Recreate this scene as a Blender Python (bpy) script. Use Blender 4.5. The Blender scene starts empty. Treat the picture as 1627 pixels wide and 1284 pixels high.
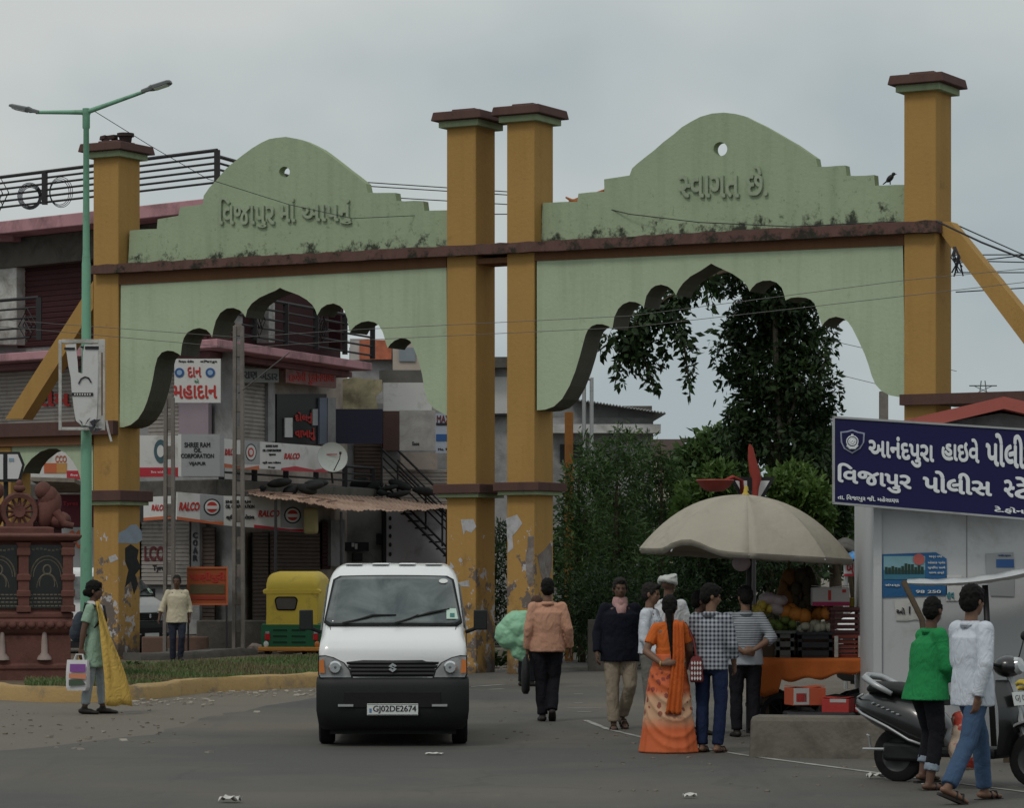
import bpy, bmesh, math, random
import numpy as np
from mathutils import Vector, Matrix
random.seed(7); np.random.seed(7)
R = math.radians
SC = bpy.context.scene
COL = SC.collection

# ---------------------------------------------------------------- camera, sky, sun, exposure
F, CX, HZ, EYE = 5000.0, 813.5, 905.0, 1.75
cam = bpy.data.cameras.new('camera'); camo = bpy.data.objects.new('camera', cam); COL.objects.link(camo)
cam.sensor_width = 36.0; cam.lens = F*36.0/1627.0
cam.shift_y = (HZ-642.0)/1627.0
cam.clip_end = 3000.0; cam.clip_start = 0.5
camo.location = (0, 0, EYE); camo.rotation_euler = (R(90), 0, 0)
SC.camera = camo
SUN_ELEV, SUN_AZ = 52.0, 215.0      # azimuth from +Y clockwise: behind the camera and to its side
world = bpy.data.worlds.new('World'); SC.world = world; world.use_nodes = True
nt = world.node_tree; N = nt.nodes; L = nt.links
bg = N['Background']; bg.inputs['Strength'].default_value = 0.1
sky = N.new('ShaderNodeTexSky'); sky.sky_type = 'NISHITA'; sky.sun_disc = False
sky.sun_elevation = R(SUN_ELEV); sky.sun_rotation = R(SUN_AZ); sky.air_density = 1.5; sky.dust_density = 3.0
tc = N.new('ShaderNodeTexCoord')
mp = N.new('ShaderNodeMapping'); mp.inputs['Scale'].default_value = (1.0, 1.0, 1.5); mp.inputs['Location'].default_value = (0.35, 0.0, 0.13)
L.new(tc.outputs['Generated'], mp.inputs['Vector'])
nz = N.new('ShaderNodeTexNoise'); nz.inputs['Scale'].default_value = 4.5; nz.inputs['Detail'].default_value = 5.0; nz.inputs['Roughness'].default_value = 0.45
L.new(mp.outputs['Vector'], nz.inputs['Vector'])
cr = N.new('ShaderNodeValToRGB'); cr.color_ramp.elements[0].position = 0.40; cr.color_ramp.elements[1].position = 0.61
cr.color_ramp.elements[0].color = (4.15, 4.85, 5.15, 1); cr.color_ramp.elements[1].color = (6.4, 6.75, 6.65, 1)
L.new(nz.outputs['Fac'], cr.inputs['Fac'])
# an overcast sky is brighter towards the zenith
sx = N.new('ShaderNodeSeparateXYZ'); L.new(tc.outputs['Generated'], sx.inputs['Vector'])
zr = N.new('ShaderNodeMapRange'); zr.inputs['From Min'].default_value = 0.2; zr.inputs['From Max'].default_value = 0.9
zr.inputs['To Min'].default_value = 1.0; zr.inputs['To Max'].default_value = 1.25; L.new(sx.outputs['Z'], zr.inputs['Value'])
lr = N.new('ShaderNodeMapRange'); lr.inputs['From Min'].default_value = 0.0; lr.inputs['From Max'].default_value = 0.2
lr.inputs['To Min'].default_value = -0.12; lr.inputs['To Max'].default_value = 0.10; L.new(sx.outputs['Z'], lr.inputs['Value'])
ad = N.new('ShaderNodeMath'); ad.operation = 'ADD'; L.new(nz.outputs['Fac'], ad.inputs[0]); L.new(lr.outputs['Result'], ad.inputs[1]); L.new(ad.outputs[0], cr.inputs['Fac'])
vm = N.new('ShaderNodeVectorMath'); vm.operation = 'SCALE'; L.new(cr.outputs['Color'], vm.inputs[0]); L.new(zr.outputs['Result'], vm.inputs['Scale'])
mx = N.new('ShaderNodeMix'); mx.data_type = 'RGBA'; mx.inputs['Factor'].default_value = 0.96
L.new(sky.outputs['Color'], mx.inputs['A']); L.new(vm.outputs['Vector'], mx.inputs['B'])
L.new(mx.outputs['Result'], bg.inputs['Color'])
sl = bpy.data.lights.new('sun', 'SUN'); sl.energy = 1.0; sl.angle = R(12); sl.color = (1.0, 0.95, 0.88)
so = bpy.data.objects.new('sun', sl); COL.objects.link(so)
_d = Vector((math.sin(R(SUN_AZ))*math.cos(R(SUN_ELEV)), math.cos(R(SUN_AZ))*math.cos(R(SUN_ELEV)), math.sin(R(SUN_ELEV))))
so.rotation_euler = (-_d).to_track_quat('-Z', 'Y').to_euler()
SC.view_settings.view_transform = 'Standard'; SC.view_settings.look = 'None'
SC.view_settings.exposure = -0.15; SC.view_settings.gamma = 1.0
SC.cycles.max_bounces = 8; SC.cycles.transparent_max_bounces = 16
SC.cycles.use_denoising = True

# ---------------------------------------------------------------- projection helpers (photo pixel -> point in the place)
def P(px, py, Y): return Vector(((px-CX)*Y/F, Y, EYE+(HZ-py)*Y/F))
def GY(py): return EYE*F/(py-HZ)
def G(px, py): return P(px, py, GY(py))

class Plane:
    """a vertical plane: origin (x, y), direction u along it, normal w pointing at the viewer"""
    def __init__(s, o, d):
        s.o = Vector((o[0], o[1])); s.d = Vector((d[0], d[1])).normalized()
        s.w = Vector((s.d.y, -s.d.x))       # towards -Y when d points to +X
    def shift(s, v): return Plane(s.o - s.w*v, s.d)      # v > 0: farther from the viewer
    def hit(s, px, py):
        a = (px-CX)/F                     # X = a*Y
        den = s.w.x*a + s.w.y
        Y = (s.w.dot(s.o))/den
        p = Vector((a*Y, Y)); return (p-s.o).dot(s.d), EYE+(HZ-py)*Y/F
    def at(s, u, z, v=0.0):
        p = s.o + s.d*u - s.w*v; return Vector((p.x, p.y, z))
    def mat(s, v=0.0):                   # local x = u, local y = up, local z = towards the viewer
        o = s.o - s.w*v
        return Matrix(((s.d.x, 0, s.w.x, o.x), (s.d.y, 0, s.w.y, o.y), (0, 1, 0, 0), (0, 0, 0, 1)))
    def quad(s, pts): return [s.hit(*p) for p in pts]

# ---------------------------------------------------------------- mesh helpers
class MB:
    def __init__(s): s.v = []; s.f = []
    def add(s, vs, fs, m=None):
        n = len(s.v)
        s.v += [tuple(m @ Vector(v)) if m is not None else tuple(v) for v in vs]
        s.f += [tuple(i+n for i in f) for f in fs]; return s
    def mesh(s, me):
        """take in an existing mesh's faces"""
        return s.add([v.co for v in me.vertices], [tuple(p.vertices) for p in me.polygons])
    def box(s, c, d, m=None, rot=None):
        x, y, z = d[0]/2, d[1]/2, d[2]/2
        vs = [Vector((sx*x, sy*y, sz*z)) for sx in (-1, 1) for sy in (-1, 1) for sz in (-1, 1)]
        if rot is not None: vs = [rot @ v for v in vs]
        vs = [v+Vector(c) for v in vs]
        return s.add(vs, [(0, 1, 3, 2), (4, 6, 7, 5), (0, 4, 5, 1), (2, 3, 7, 6), (0, 2, 6, 4), (1, 5, 7, 3)], m)
    def box2(s, a, b, m=None):
        return s.box([(a[i]+b[i])/2 for i in range(3)], [abs(b[i]-a[i]) for i in range(3)], m)
    def tube(s, pts, r, n=8, m=None, caps=True, flat=1.0):
        pts = [Vector(p) for p in pts]; rs = r if isinstance(r, (list, tuple)) else [r]*len(pts)
        vs = []; fs = []; up = None
        for i, p in enumerate(pts):
            t = (pts[min(i+1, len(pts)-1)]-pts[max(i-1, 0)])
            if t.length < 1e-9: t = Vector((0, 0, 1))
            t.normalize()
            if up is None or abs(up.dot(t)) > .98: up = Vector((0, 0, 1)) if abs(t.z) < .9 else Vector((0, 1, 0))
            a = t.cross(up).normalized(); b = a.cross(t).normalized(); up = b
            for k in range(n):
                q = 2*math.pi*k/n; vs.append(p+(a*math.cos(q)+b*math.sin(q)*flat)*rs[i])
        for i in range(len(pts)-1):
            for k in range(n):
                k2 = (k+1) % n; fs.append((i*n+k, i*n+k2, (i+1)*n+k2, (i+1)*n+k))
        if caps: fs.append(tuple(reversed(range(n)))); fs.append(tuple((len(pts)-1)*n+k for k in range(n)))
        return s.add(vs, fs, m)
    def loft(s, rings, caps=True, m=None):
        n = len(rings[0]); vs = [v for r in rings for v in r]; fs = []
        for i in range(len(rings)-1):
            for k in range(n):
                k2 = (k+1) % n; fs.append((i*n+k, i*n+k2, (i+1)*n+k2, (i+1)*n+k))
        if caps: fs.append(tuple(reversed(range(n)))); fs.append(tuple((len(rings)-1)*n+k for k in range(n)))
        return s.add(vs, fs, m)
    def lathe(s, prof, n=20, m=None):
        return s.loft([[Vector((r*math.cos(2*math.pi*k/n), r*math.sin(2*math.pi*k/n), z)) for k in range(n)] for r, z in prof], True, m)
    def ell(s, c, r, m=None, nu=14, nv=9, rot=None):
        rings = []
        for j in range(nv+1):
            a = math.pi*(j/nv)-math.pi/2; a = max(-1.55, min(1.55, a))
            ring = [Vector((r[0]*math.cos(a)*math.cos(2*math.pi*k/nu), r[1]*math.cos(a)*math.sin(2*math.pi*k/nu), r[2]*math.sin(a))) for k in range(nu)]
            if rot is not None: ring = [rot @ v for v in ring]
            rings.append([v+Vector(c) for v in ring])
        return s.loft(rings, True, m)
    def sheet(s, grid, m=None):
        """rows of points -> open surface"""
        n = len(grid[0]); vs = [v for r in grid for v in r]
        fs = [(i*n+k, i*n+k+1, (i+1)*n+k+1, (i+1)*n+k) for i in range(len(grid)-1) for k in range(n-1)]
        return s.add(vs, fs, m)
    def build(s, name, mat, parent=None, smooth=None, bevel=0, solid=0, sub=0):
        me = bpy.data.meshes.new(name); me.from_pydata(s.v, [], s.f); me.update()
        bm = bmesh.new(); bm.from_mesh(me); bmesh.ops.recalc_face_normals(bm, faces=bm.faces); bm.to_mesh(me); bm.free()
        return link(name, me, mat, parent, smooth, bevel, solid, sub)

def link(name, me, mat, parent=None, smooth=None, bevel=0, solid=0, sub=0):
    o = bpy.data.objects.new(name, me); COL.objects.link(o)
    if mat is not None and not me.materials: me.materials.append(mat)
    if smooth:
        me.shade_smooth()
        if smooth < 180: me.set_sharp_from_angle(angle=R(smooth))
    if solid:
        k = o.modifiers.new('solid', 'SOLIDIFY'); k.thickness = solid; k.offset = 0
    if sub:
        k = o.modifiers.new('sub', 'SUBSURF'); k.levels = sub; k.render_levels = sub
    if bevel:
        k = o.modifiers.new('bevel', 'BEVEL'); k.width = bevel; k.segments = 2; k.limit_method = 'ANGLE'; k.angle_limit = R(40)
    if parent is not None: o.parent = parent
    return o

def thing(name, label, cat, loc=(0, 0, 0), rz=0.0, group=None, scale=1.0):
    o = bpy.data.objects.new(name, None); COL.objects.link(o); o.empty_display_size = 0.2
    o.location = loc; o.rotation_euler = (0, 0, rz); o.scale = (scale,)*3
    return tag(o, label, cat, group)
def tag(o, label, cat, group=None):
    o['label'] = label; o['category'] = cat
    if group: o['group'] = group
    return o
def struct(o, kind='structure'): o['kind'] = kind; return o
def copy_thing(t, loc, rz, label, group=None):
    r = t.copy(); COL.objects.link(r); r.location = loc; r.rotation_euler = (0, 0, rz); r['label'] = label
    if group: r['group'] = group
    for ch in list(t.children):
        c = ch.copy(); COL.objects.link(c); c.parent = r
        for g in list(ch.children):
            d = g.copy(); COL.objects.link(d); d.parent = c
    return r

_tmp_dg = None
def curve_mesh(cu):
    o = bpy.data.objects.new('tmp', cu); COL.objects.link(o)
    dg = bpy.context.evaluated_depsgraph_get()
    me = bpy.data.meshes.new_from_object(o.evaluated_get(dg))
    bpy.data.objects.remove(o); bpy.data.curves.remove(cu); return me

def plate(loops, th, m, bev=0.0):
    """flat outline(s) (holes are further loops) with thickness th behind local z=0, put into place by matrix m"""
    cu = bpy.data.curves.new('c', 'CURVE'); cu.dimensions = '2D'; cu.fill_mode = 'BOTH'; cu.extrude = th/2-bev
    cu.bevel_depth = bev; cu.bevel_resolution = 1; cu.offset = -bev
    for lp in loops:
        sp = cu.splines.new('POLY'); sp.points.add(len(lp)-1); sp.use_cyclic_u = True
        for q, (x, y) in zip(sp.points, lp): q.co = (x, y, 0, 1)
    me = curve_mesh(cu)
    bm = bmesh.new(); bm.from_mesh(me); bmesh.ops.remove_doubles(bm, verts=bm.verts, dist=1e-4); bm.to_mesh(me); bm.free()
    me.transform(Matrix.Translation((0, 0, -th/2))); me.transform(m); me.update()
    b = MB(); b.mesh(me); bpy.data.meshes.remove(me); return b

def text_norm(txt, bold=0.0, clip=None):
    """a word's flat outline scaled to the unit square"""
    cu = bpy.data.curves.new('t', 'FONT'); cu.body = txt; cu.size = 1; cu.resolution_u = 3; cu.offset = 0.0; cu.fill_mode = 'FRONT'
    me = curve_mesh(cu)
    if clip:                                       # half letter: everything past x = clip is cut away
        bm = bmesh.new(); bm.from_mesh(me)
        bmesh.ops.bisect_plane(bm, geom=bm.verts[:]+bm.edges[:]+bm.faces[:], plane_co=(clip, 0, 0), plane_no=(1, 0, 0), clear_outer=True)
        bm.to_mesh(me); bm.free()
    return me

def add_text(b, pl, box, txt, bold=0.02, v=-0.01, depth=0.006, desc=1.0):
    """write txt on plane pl inside the photo box: (x0,y0,x1,y1) or four corners TL,TR,BR,BL"""
    if len(box) == 4 and not hasattr(box[0], '__len__'):
        x0, y0, x1, y1 = box; box = ((x0, y0), (x1, y0), (x1, y1), (x0, y1))
    tl, tr, br, bl = [Vector(q) for q in pl.quad(box)]
    parts = txt if isinstance(txt, list) else [(txt, None)]
    vs = []; fs = []; off = 0.0; lay = []
    for t, clip in parts:
        me = text_norm(t, bold, clip)
        xs = [v.co.x for v in me.vertices]; w0 = (clip if clip else (max(xs) if xs else 0))
        sh = [(0, 0)] if bold < .008 else [(bold*1.3*math.cos(a), bold*1.3*math.sin(a)) for a in (.4, 1.45, 2.5, 3.54, 4.6, 5.64)]+[(0, 0)]
        for q, (dx, dy) in enumerate(sh):            # a heavier stroke from slightly shifted copies
            n = len(vs); vs += [(v.co.x+off+dx, v.co.y+dy) for v in me.vertices]; lay += [q*.0008]*len(me.vertices); fs += [tuple(i+n for i in p.vertices) for p in me.polygons]
        off += w0
        bpy.data.meshes.remove(me)
    if not vs: return
    a = np.array(vs); a[:, 1] = np.where(a[:, 1] < 0, a[:, 1]*desc, a[:, 1])
    if txt == 'RALCO': a[:, 0] += .25*a[:, 1]
    mn = a.min(0); mxx = a.max(0); a = (a-mn)/np.maximum(mxx-mn, 1e-6)
    out = []
    for (s, t), lz in zip(a, lay):
        p = (bl*(1-s)+br*s)*(1-t)+(tl*(1-s)+tr*s)*t
        out.append(pl.at(p.x, p.y, v-lz))
    # thin raised letters: front faces plus side walls
    off_v = Vector((-pl.w.x, -pl.w.y, 0))*depth
    nb = len(out); faces = list(fs)
    from collections import Counter
    ec = Counter()
    for f in fs:
        for i in range(len(f)): ec[frozenset((f[i], f[(i+1) % len(f)]))] += 1
    for f in fs:
        for i in range(len(f)):
            e = (f[i], f[(i+1) % len(f)])
            if ec[frozenset(e)] == 1: faces.append((e[0], e[0]+nb, e[1]+nb, e[1]))
    b.add(out+[o+off_v for o in out], faces)

# ---------------------------------------------------------------- materials
def newmat(name):
    m = bpy.data.materials.new(name); m.use_nodes = True
    return m, m.node_tree, m.node_tree.nodes['Principled BSDF']
def nd(t, typ, **kw):
    n = t.nodes.new(typ)
    for k, v in kw.items():
        if hasattr(n, k) and not k[0].isupper(): setattr(n, k, v)
        else: n.inputs[k.replace('_', ' ')].default_value = v
    return n
def coords(t, space='Object', scale=(1, 1, 1)):
    c = t.nodes.new('ShaderNodeTexCoord'); mp = t.nodes.new('ShaderNodeMapping'); mp.inputs['Scale'].default_value = scale
    if space == 'World':
        g = t.nodes.new('ShaderNodeNewGeometry'); t.links.new(g.outputs['Position'], mp.inputs['Vector'])
    else: t.links.new(c.outputs[space], mp.inputs['Vector'])
    return mp.outputs['Vector']
def noise(t, vec, scale, detail=4, rough=.55, dist=0.0):
    n = nd(t, 'ShaderNodeTexNoise', Scale=scale, Detail=detail, Roughness=rough, Distortion=dist); t.links.new(vec, n.inputs['Vector']); return n.outputs['Fac']
def ramp(t, fac, a, b, ca=(0, 0, 0, 1), cb=(1, 1, 1, 1)):
    r = t.nodes.new('ShaderNodeValToRGB'); e = r.color_ramp.elements; e[0].position = a; e[1].position = b; e[0].color = ca; e[1].color = cb
    t.links.new(fac, r.inputs['Fac']); return r.outputs['Color']
def mixc(t, fac, a, b, mode='MIX'):
    m = t.nodes.new('ShaderNodeMix'); m.data_type = 'RGBA'; m.blend_type = mode
    for k, x in (('Factor', fac), ('A', a), ('B', b)):
        if isinstance(x, (int, float)): m.inputs[k].default_value = x
        elif isinstance(x, (tuple, list)): m.inputs[k].default_value = tuple(x)+((1,) if len(x) == 3 else ())
        else: t.links.new(x, m.inputs[k])
    return m.outputs['Result']
def mth(t, op, a, b=0.0, clamp=False):
    m = t.nodes.new('ShaderNodeMath'); m.operation = op; m.use_clamp = clamp
    for i, x in enumerate((a, b)):
        if isinstance(x, (int, float)): m.inputs[i].default_value = x
        else: t.links.new(x, m.inputs[i])
    return m.outputs[0]
def c4(c, k=1.0): return (min(c[0]*k, 1), min(c[1]*k, 1), min(c[2]*k, 1), 1)
def bump(t, bs, h, strength=.3, dist=.02):
    b = nd(t, 'ShaderNodeBump', Strength=strength, Distance=dist); t.links.new(h, b.inputs['Height']); t.links.new(b.outputs['Normal'], bs.inputs['Normal'])
_mats = {}
def M(name, col, rough=.8, var=.18, scale=3.0, bmp=.15, bscale=30.0, spec=.3, metal=0.0, dirt=0.0, dirtcol=(.06, .05, .04), dscale=1.2, coat=0.0):
    if name in _mats: return _mats[name]
    m, t, b = newmat(name); v = coords(t)
    c = mixc(t, noise(t, v, scale), c4(col, 1-var), c4(col, 1+var))
    if dirt:
        f = ramp(t, noise(t, v, dscale, 8, .7, .4), .62-dirt*.3, .72-dirt*.1)
        c = mixc(t, mth(t, 'MULTIPLY', f, .75), c, dirtcol)
    t.links.new(c, b.inputs['Base Color']); b.inputs['Roughness'].default_value = rough
    b.inputs['Specular IOR Level'].default_value = spec; b.inputs['Metallic'].default_value = metal
    if coat: b.inputs['Coat Weight'].default_value = coat; b.inputs['Coat Roughness'].default_value = .08
    if bmp: bump(t, b, noise(t, v, bscale, 3), bmp)
    _mats[name] = m; return m
# ---------------------------------------------------------------- surface recipes with more to them
def band(t, z, a, b):       # 1 below a, 0 above b
    m = nd(t, 'ShaderNodeMapRange', From_Min=a, From_Max=b, To_Min=1.0, To_Max=0.0); t.links.new(z, m.inputs['Value']); return m.outputs['Result']
def zof(t, v):
    s = t.nodes.new('ShaderNodeSeparateXYZ'); t.links.new(v, s.inputs['Vector']); return s.outputs['Z']
def painted_plaster(name, col, old, zmould=None, peel=False, streak=.5):
    m, t, b = newmat(name); v = coords(t, 'World'); z = zof(t, v)
    c = mixc(t, noise(t, v, .9, 6), c4(col, .86), c4(col, 1.1))
    vs = coords(t, 'World', (3.2, 3.2, .28))                       # rain streaks run down
    c = mixc(t, mth(t, 'MULTIPLY', ramp(t, noise(t, vs, 1.6, 5, .6), .48, .78), streak), c, c4(old, .9))
    c = mixc(t, mth(t, 'MULTIPLY', ramp(t, noise(t, v, 5.5, 8, .75), .60, .72), .35), c, c4(old, .55))
    if zmould is not None:                                         # black mould creeping up from the ledge
        ff = mth(t, 'ADD', noise(t, v, 3.3, 9, .72), mth(t, 'MULTIPLY', band(t, z, zmould-.05, zmould+.75), .36))
        c = mixc(t, mth(t, 'MULTIPLY', ramp(t, ff, .70, .80), .93), c, (.022, .024, .018))
        ff = mth(t, 'ADD', noise(t, v, 7.3, 9, .8), mth(t, 'MULTIPLY', band(t, z, zmould, zmould+2.6), .12))
        c = mixc(t, mth(t, 'MULTIPLY', ramp(t, ff, .66, .76), .6), c, (.07, .09, .055))
    if peel:
        zz = band(t, z, .9, 3.0)
        vo = nd(t, 'ShaderNodeTexVoronoi', Scale=1.7); vv = coords(t, 'World', (1, 1, .8)); t.links.new(vv, vo.inputs['Vector'])
        f = mth(t, 'ADD', noise(t, v, 2.3, 7, .65), mth(t, 'MULTIPLY', zz, .22))
        c = mixc(t, mth(t, 'MULTIPLY', ramp(t, f, .742, .765), band(t, z, 2.55, 2.75)), c, (.145, .115, .10))     # bare plaster
        f = mth(t, 'ADD', noise(t, coords(t, 'World', (2.2, 2.2, 1.7)), 2.2, 6, .7), mth(t, 'MULTIPLY', zz, .10))
        c = mixc(t, mth(t, 'MULTIPLY', ramp(t, f, .665, .675), band(t, z, 2.4, 2.7)), c, (.42, .41, .42))         # torn paper
        f = mth(t, 'ADD', noise(t, v, 1.4, 7, .6), mth(t, 'MULTIPLY', band(t, z, 0.0, 1.5), .30))
        c = mixc(t, mth(t, 'MULTIPLY', ramp(t, f, .62, .82), .85), c, (.05, .038, .03))                            # splash grime
    t.links.new(c, b.inputs['Base Color']); b.inputs['Roughness'].default_value = .85; b.inputs['Specular IOR Level'].default_value = .2
    bump(t, b, noise(t, v, 14, 6, .6), .35, .02); return m
m_mustard = painted_plaster('mustard_paint', (.38, .225, .072), (.27, .15, .05), None, True, .35)
m_brownf = painted_plaster('brown_paint', (.12, .065, .056), (.06, .035, .03), 6.78, False, .5)
m_brownb = painted_plaster('brown_paint_plain', (.095, .052, .045), (.05, .03, .027), None, False, .5)
m_green = painted_plaster('green_paint', (.38, .455, .315), (.25, .30, .19), None, False, .35)
m_greent = painted_plaster('green_paint_mouldy', (.315, .385, .255), (.20, .25, .165), 7.02, False, .35)
m_beam = painted_plaster('beam_paint', (.16, .078, .04), (.12, .06, .03))  # orange-brown kept dark: the ledge's shadow is put into the beam colour
m_reveal = painted_plaster('reveal_concrete', (.085, .085, .065), (.05, .05, .04))  # much darker tone for the panel edges than for the front
m_letter = painted_plaster('letter_paint', (.31, .365, .26), (.22, .26, .19))
m_gstrip = painted_plaster('strip_paint', (.27, .33, .20), (.16, .18, .12))

def asphalt():
    m, t, b = newmat('asphalt'); v = coords(t, 'World')
    c = mixc(t, noise(t, v, 60, 3), (.054, .053, .050), (.094, .092, .086))
    c = mixc(t, mth(t, 'MULTIPLY', ramp(t, noise(t, coords(t, 'World', (.5, .55, 1)), .35, 5, .6), .42, .68), .7), c, (.140, .120, .094))   # dust drifts
    c = mixc(t, mth(t, 'MULTIPLY', ramp(t, noise(t, v, 1.9, 7, .7), .58, .7), .35), c, (.045, .045, .043))
    c = mixc(t, mth(t, 'MULTIPLY', ramp(t, noise(t, v, 3.1, 7, .75), .60, .70), .35), c, (.19, .165, .13))
    c = mixc(t, mth(t, 'MULTIPLY', ramp(t, noise(t, coords(t, 'World', (1.6, .16, 1)), 1.0, 4, .6), .56, .70), .35), c, (.05, .05, .049))
    wv = nd(t, 'ShaderNodeTexNoise', Scale=1.1, Detail=4.0); t.links.new(v, wv.inputs['Vector']); wp = nd(t, 'ShaderNodeVectorMath'); wp.operation = 'MULTIPLY_ADD'; t.links.new(wv.outputs['Color'], wp.inputs[0]); wp.inputs[1].default_value = (.9, .9, 0); t.links.new(v, wp.inputs[2])
    vo = nd(t, 'ShaderNodeTexVoronoi', Scale=.42); vo.feature = 'DISTANCE_TO_EDGE'; t.links.new(wp.outputs[0], vo.inputs['Vector'])
    ck = mth(t, 'MULTIPLY', mth(t, 'LESS_THAN', vo.outputs['Distance'], .012), ramp(t, noise(t, v, .25, 2), .46, .56)); c = mixc(t, mth(t, 'MULTIPLY', ck, .18), c, (.025, .024, .023))     # cracks
    t.links.new(c, b.inputs['Base Color']); b.inputs['Roughness'].default_value = .82; b.inputs['Specular IOR Level'].default_value = .25
    bump(t, b, noise(t, v, 45, 4, .7), .5, .01); return m
m_asphalt = asphalt()
def earth():
    m, t, b = newmat('earth'); v = coords(t, 'World')
    c = mixc(t, noise(t, v, .7, 6), (.112, .098, .08), (.155, .134, .108))
    c = mixc(t, mth(t, 'MULTIPLY', ramp(t, noise(t, v, 9, 6, .75), .55, .7), .5), c, (.11, .09, .07))
    c = mixc(t, mth(t, 'MULTIPLY', ramp(t, noise(t, v, 23, 3, .7), .66, .70), .6), c, (.35, .31, .26))
    t.links.new(c, b.inputs['Base Color']); b.inputs['Roughness'].default_value = .95
    bump(t, b, noise(t, v, 11, 7, .7), .8, .03); return m
m_earth = earth()
def kerb_paint():
    m, t, b = newmat('kerb_paint'); v = coords(t, 'World')
    c = mixc(t, noise(t, v, 2.0, 5), (.31, .20, .08), (.39, .26, .105))
    c = mixc(t, ramp(t, noise(t, v, 1.3, 7, .7), .52, .66), c, (.17, .135, .095))
    c = mixc(t, mth(t, 'MULTIPLY', ramp(t, noise(t, v, 6, 6, .75), .62, .7), .8), c, (.05, .045, .035))
    t.links.new(c, b.inputs['Base Color']); b.inputs['Roughness'].default_value = .9; bump(t, b, noise(t, v, 20, 5), .5); return m
m_kerb = kerb_paint()
m_concrete = M('concrete', (.20, .175, .145), .9, .25, 2, .5, 18, .2, 0, .5, (.07, .065, .055), 1.6)
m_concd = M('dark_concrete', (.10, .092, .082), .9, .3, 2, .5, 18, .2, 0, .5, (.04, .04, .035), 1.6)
m_white = M('white_paint', (.62, .63, .62), .55, .06, 3, .05, 30, .3, 0, .35, (.30, .28, .25), 2.0)
m_whitew = M('worn_white', (.50, .50, .48), .7, .12, 2.5, .1, 20, .3, 0, .7, (.16, .14, .11), 2.5)
m_black = M('black_metal', (.010, .010, .011), .55, .2, 4, .05, 30, .4)
m_rail = M('railing_metal', (.022, .02, .022), .6, .25, 5, .05, 30, .4)
m_letterk = M('black_lettering', (.02, .02, .025), .6, .1, 3, 0)
m_letterr = M('red_lettering', (.42, .035, .03), .6, .12, 3, 0)
m_letterw = M('white_lettering', (.66, .68, .70), .5, .06, 3, 0)
m_letterb = M('blue_lettering', (.03, .09, .25), .6, .1, 3, 0)
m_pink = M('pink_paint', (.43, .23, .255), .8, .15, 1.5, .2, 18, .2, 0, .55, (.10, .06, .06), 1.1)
m_pinkd = M('pink_paint_soffit', (.22, .11, .12), .8, .15, 1.5, .2, 18, .2, 0, .4, (.10, .06, .06), 1.1)  # darker copy of the slab pink, underside shade put into the colour
m_maroon = M('maroon_wall', (.05, .018, .02), .8, .2, 1.5, .2, 18, .2)
m_wall = M('cream_wall', (.42, .355, .31), .85, .15, 1.2, .2, 18, .2, 0, .5, (.15, .12, .10), .9)
m_wallg = M('grey_wall', (.30, .30, .30), .85, .15, 1.2, .2, 18, .2, 0, .6, (.11, .105, .10), .9)
m_wally = M('yellow_wall', (.56, .49, .31), .85, .12, 1.2, .2, 18, .2, 0, .6, (.13, .11, .08), 1.3)
m_wallw = M('white_wall', (.52, .52, .51), .85, .10, 1.2, .15, 18, .2, 0, .45, (.25, .24, .22), 1.0)
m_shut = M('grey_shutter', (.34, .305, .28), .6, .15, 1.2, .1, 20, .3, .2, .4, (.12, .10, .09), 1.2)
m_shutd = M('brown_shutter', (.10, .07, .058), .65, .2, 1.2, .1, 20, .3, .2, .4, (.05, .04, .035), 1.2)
m_navy = M('navy_board', (.012, .013, .035), .5, .15, 2, .05, 20, .4)
m_glass, t_, b_ = newmat('dark_glass'); b_.inputs['Base Color'].default_value = (.03, .035, .035, 1); t_.links.new(mixc(t_, ramp(t_, noise(t_, coords(t_), 2.6, 4, .6, .6), .40, .68), (.045, .055, .055), (.13, .15, .145)), b_.inputs['Base Color']); b_.inputs['Roughness'].default_value = .06; b_.inputs['Specular IOR Level'].default_value = .9  # teal-grey mottling in the base colour imitates reflections on the glass
m_steel = M('galvanised', (.34, .35, .35), .5, .15, 3, .1, 20, .5, .4, .3, (.15, .12, .1), 2)
m_lampg = M('lamp_pole_green', (.16, .36, .24), .5, .12, 3, .05, 20, .4, 0, .25, (.10, .16, .11), 2)
m_sand = M('red_sandstone', (.135, .058, .047), .85, .2, 2.5, .4, 25, .2, 0, .5, (.07, .035, .03), 1.8)
m_granite = M('black_granite', (.012, .012, .012), .25, .3, 40, 0, 20, .5)
m_etch = M('etched_line', (.14, .125, .09), .7, .2, 10, 0)
m_tar = M('corrugated_roof', (.36, .25, .19), .8, .2, 1.5, .2, 20, .2, 0, .6, (.16, .09, .06), 1.2)
m_bark = M('bark', (.075, .058, .042), .95, .3, 4, .8, 16, .1)

# ---------------------------------------------------------------- setting: ground, road
def sheet_obj(name, pts, z, mat, kind='structure', parent=None):
    b = MB(); b.add([(p[0], p[1], z) for p in pts], [tuple(range(len(pts)))]); o = b.build(name, mat, parent); struct(o, kind); return o
def wav(pts, amp, step, seed=1):
    """resample a ground outline and roughen it"""
    rr = random.Random(seed); out = []
    for i in range(len(pts)):
        a = Vector(pts[i]).to_2d() if len(pts[i]) > 2 else Vector(pts[i]); q = pts[(i+1) % len(pts)]; q = Vector(q[:2])
        a = Vector(a[:2]); n = max(1, int((q-a).length/step))
        for k in range(n):
            p = a.lerp(q, k/n); out.append((p.x+rr.uniform(-amp, amp), p.y+rr.uniform(-amp, amp)))
    return out
g_ = MB(); g_.add([(-900, -60, 0), (900, -60, 0), (900, 2500, 0), (-900, 2500, 0)], [(0, 1, 2, 3)])
struct(g_.build('ground', m_earth))
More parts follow.
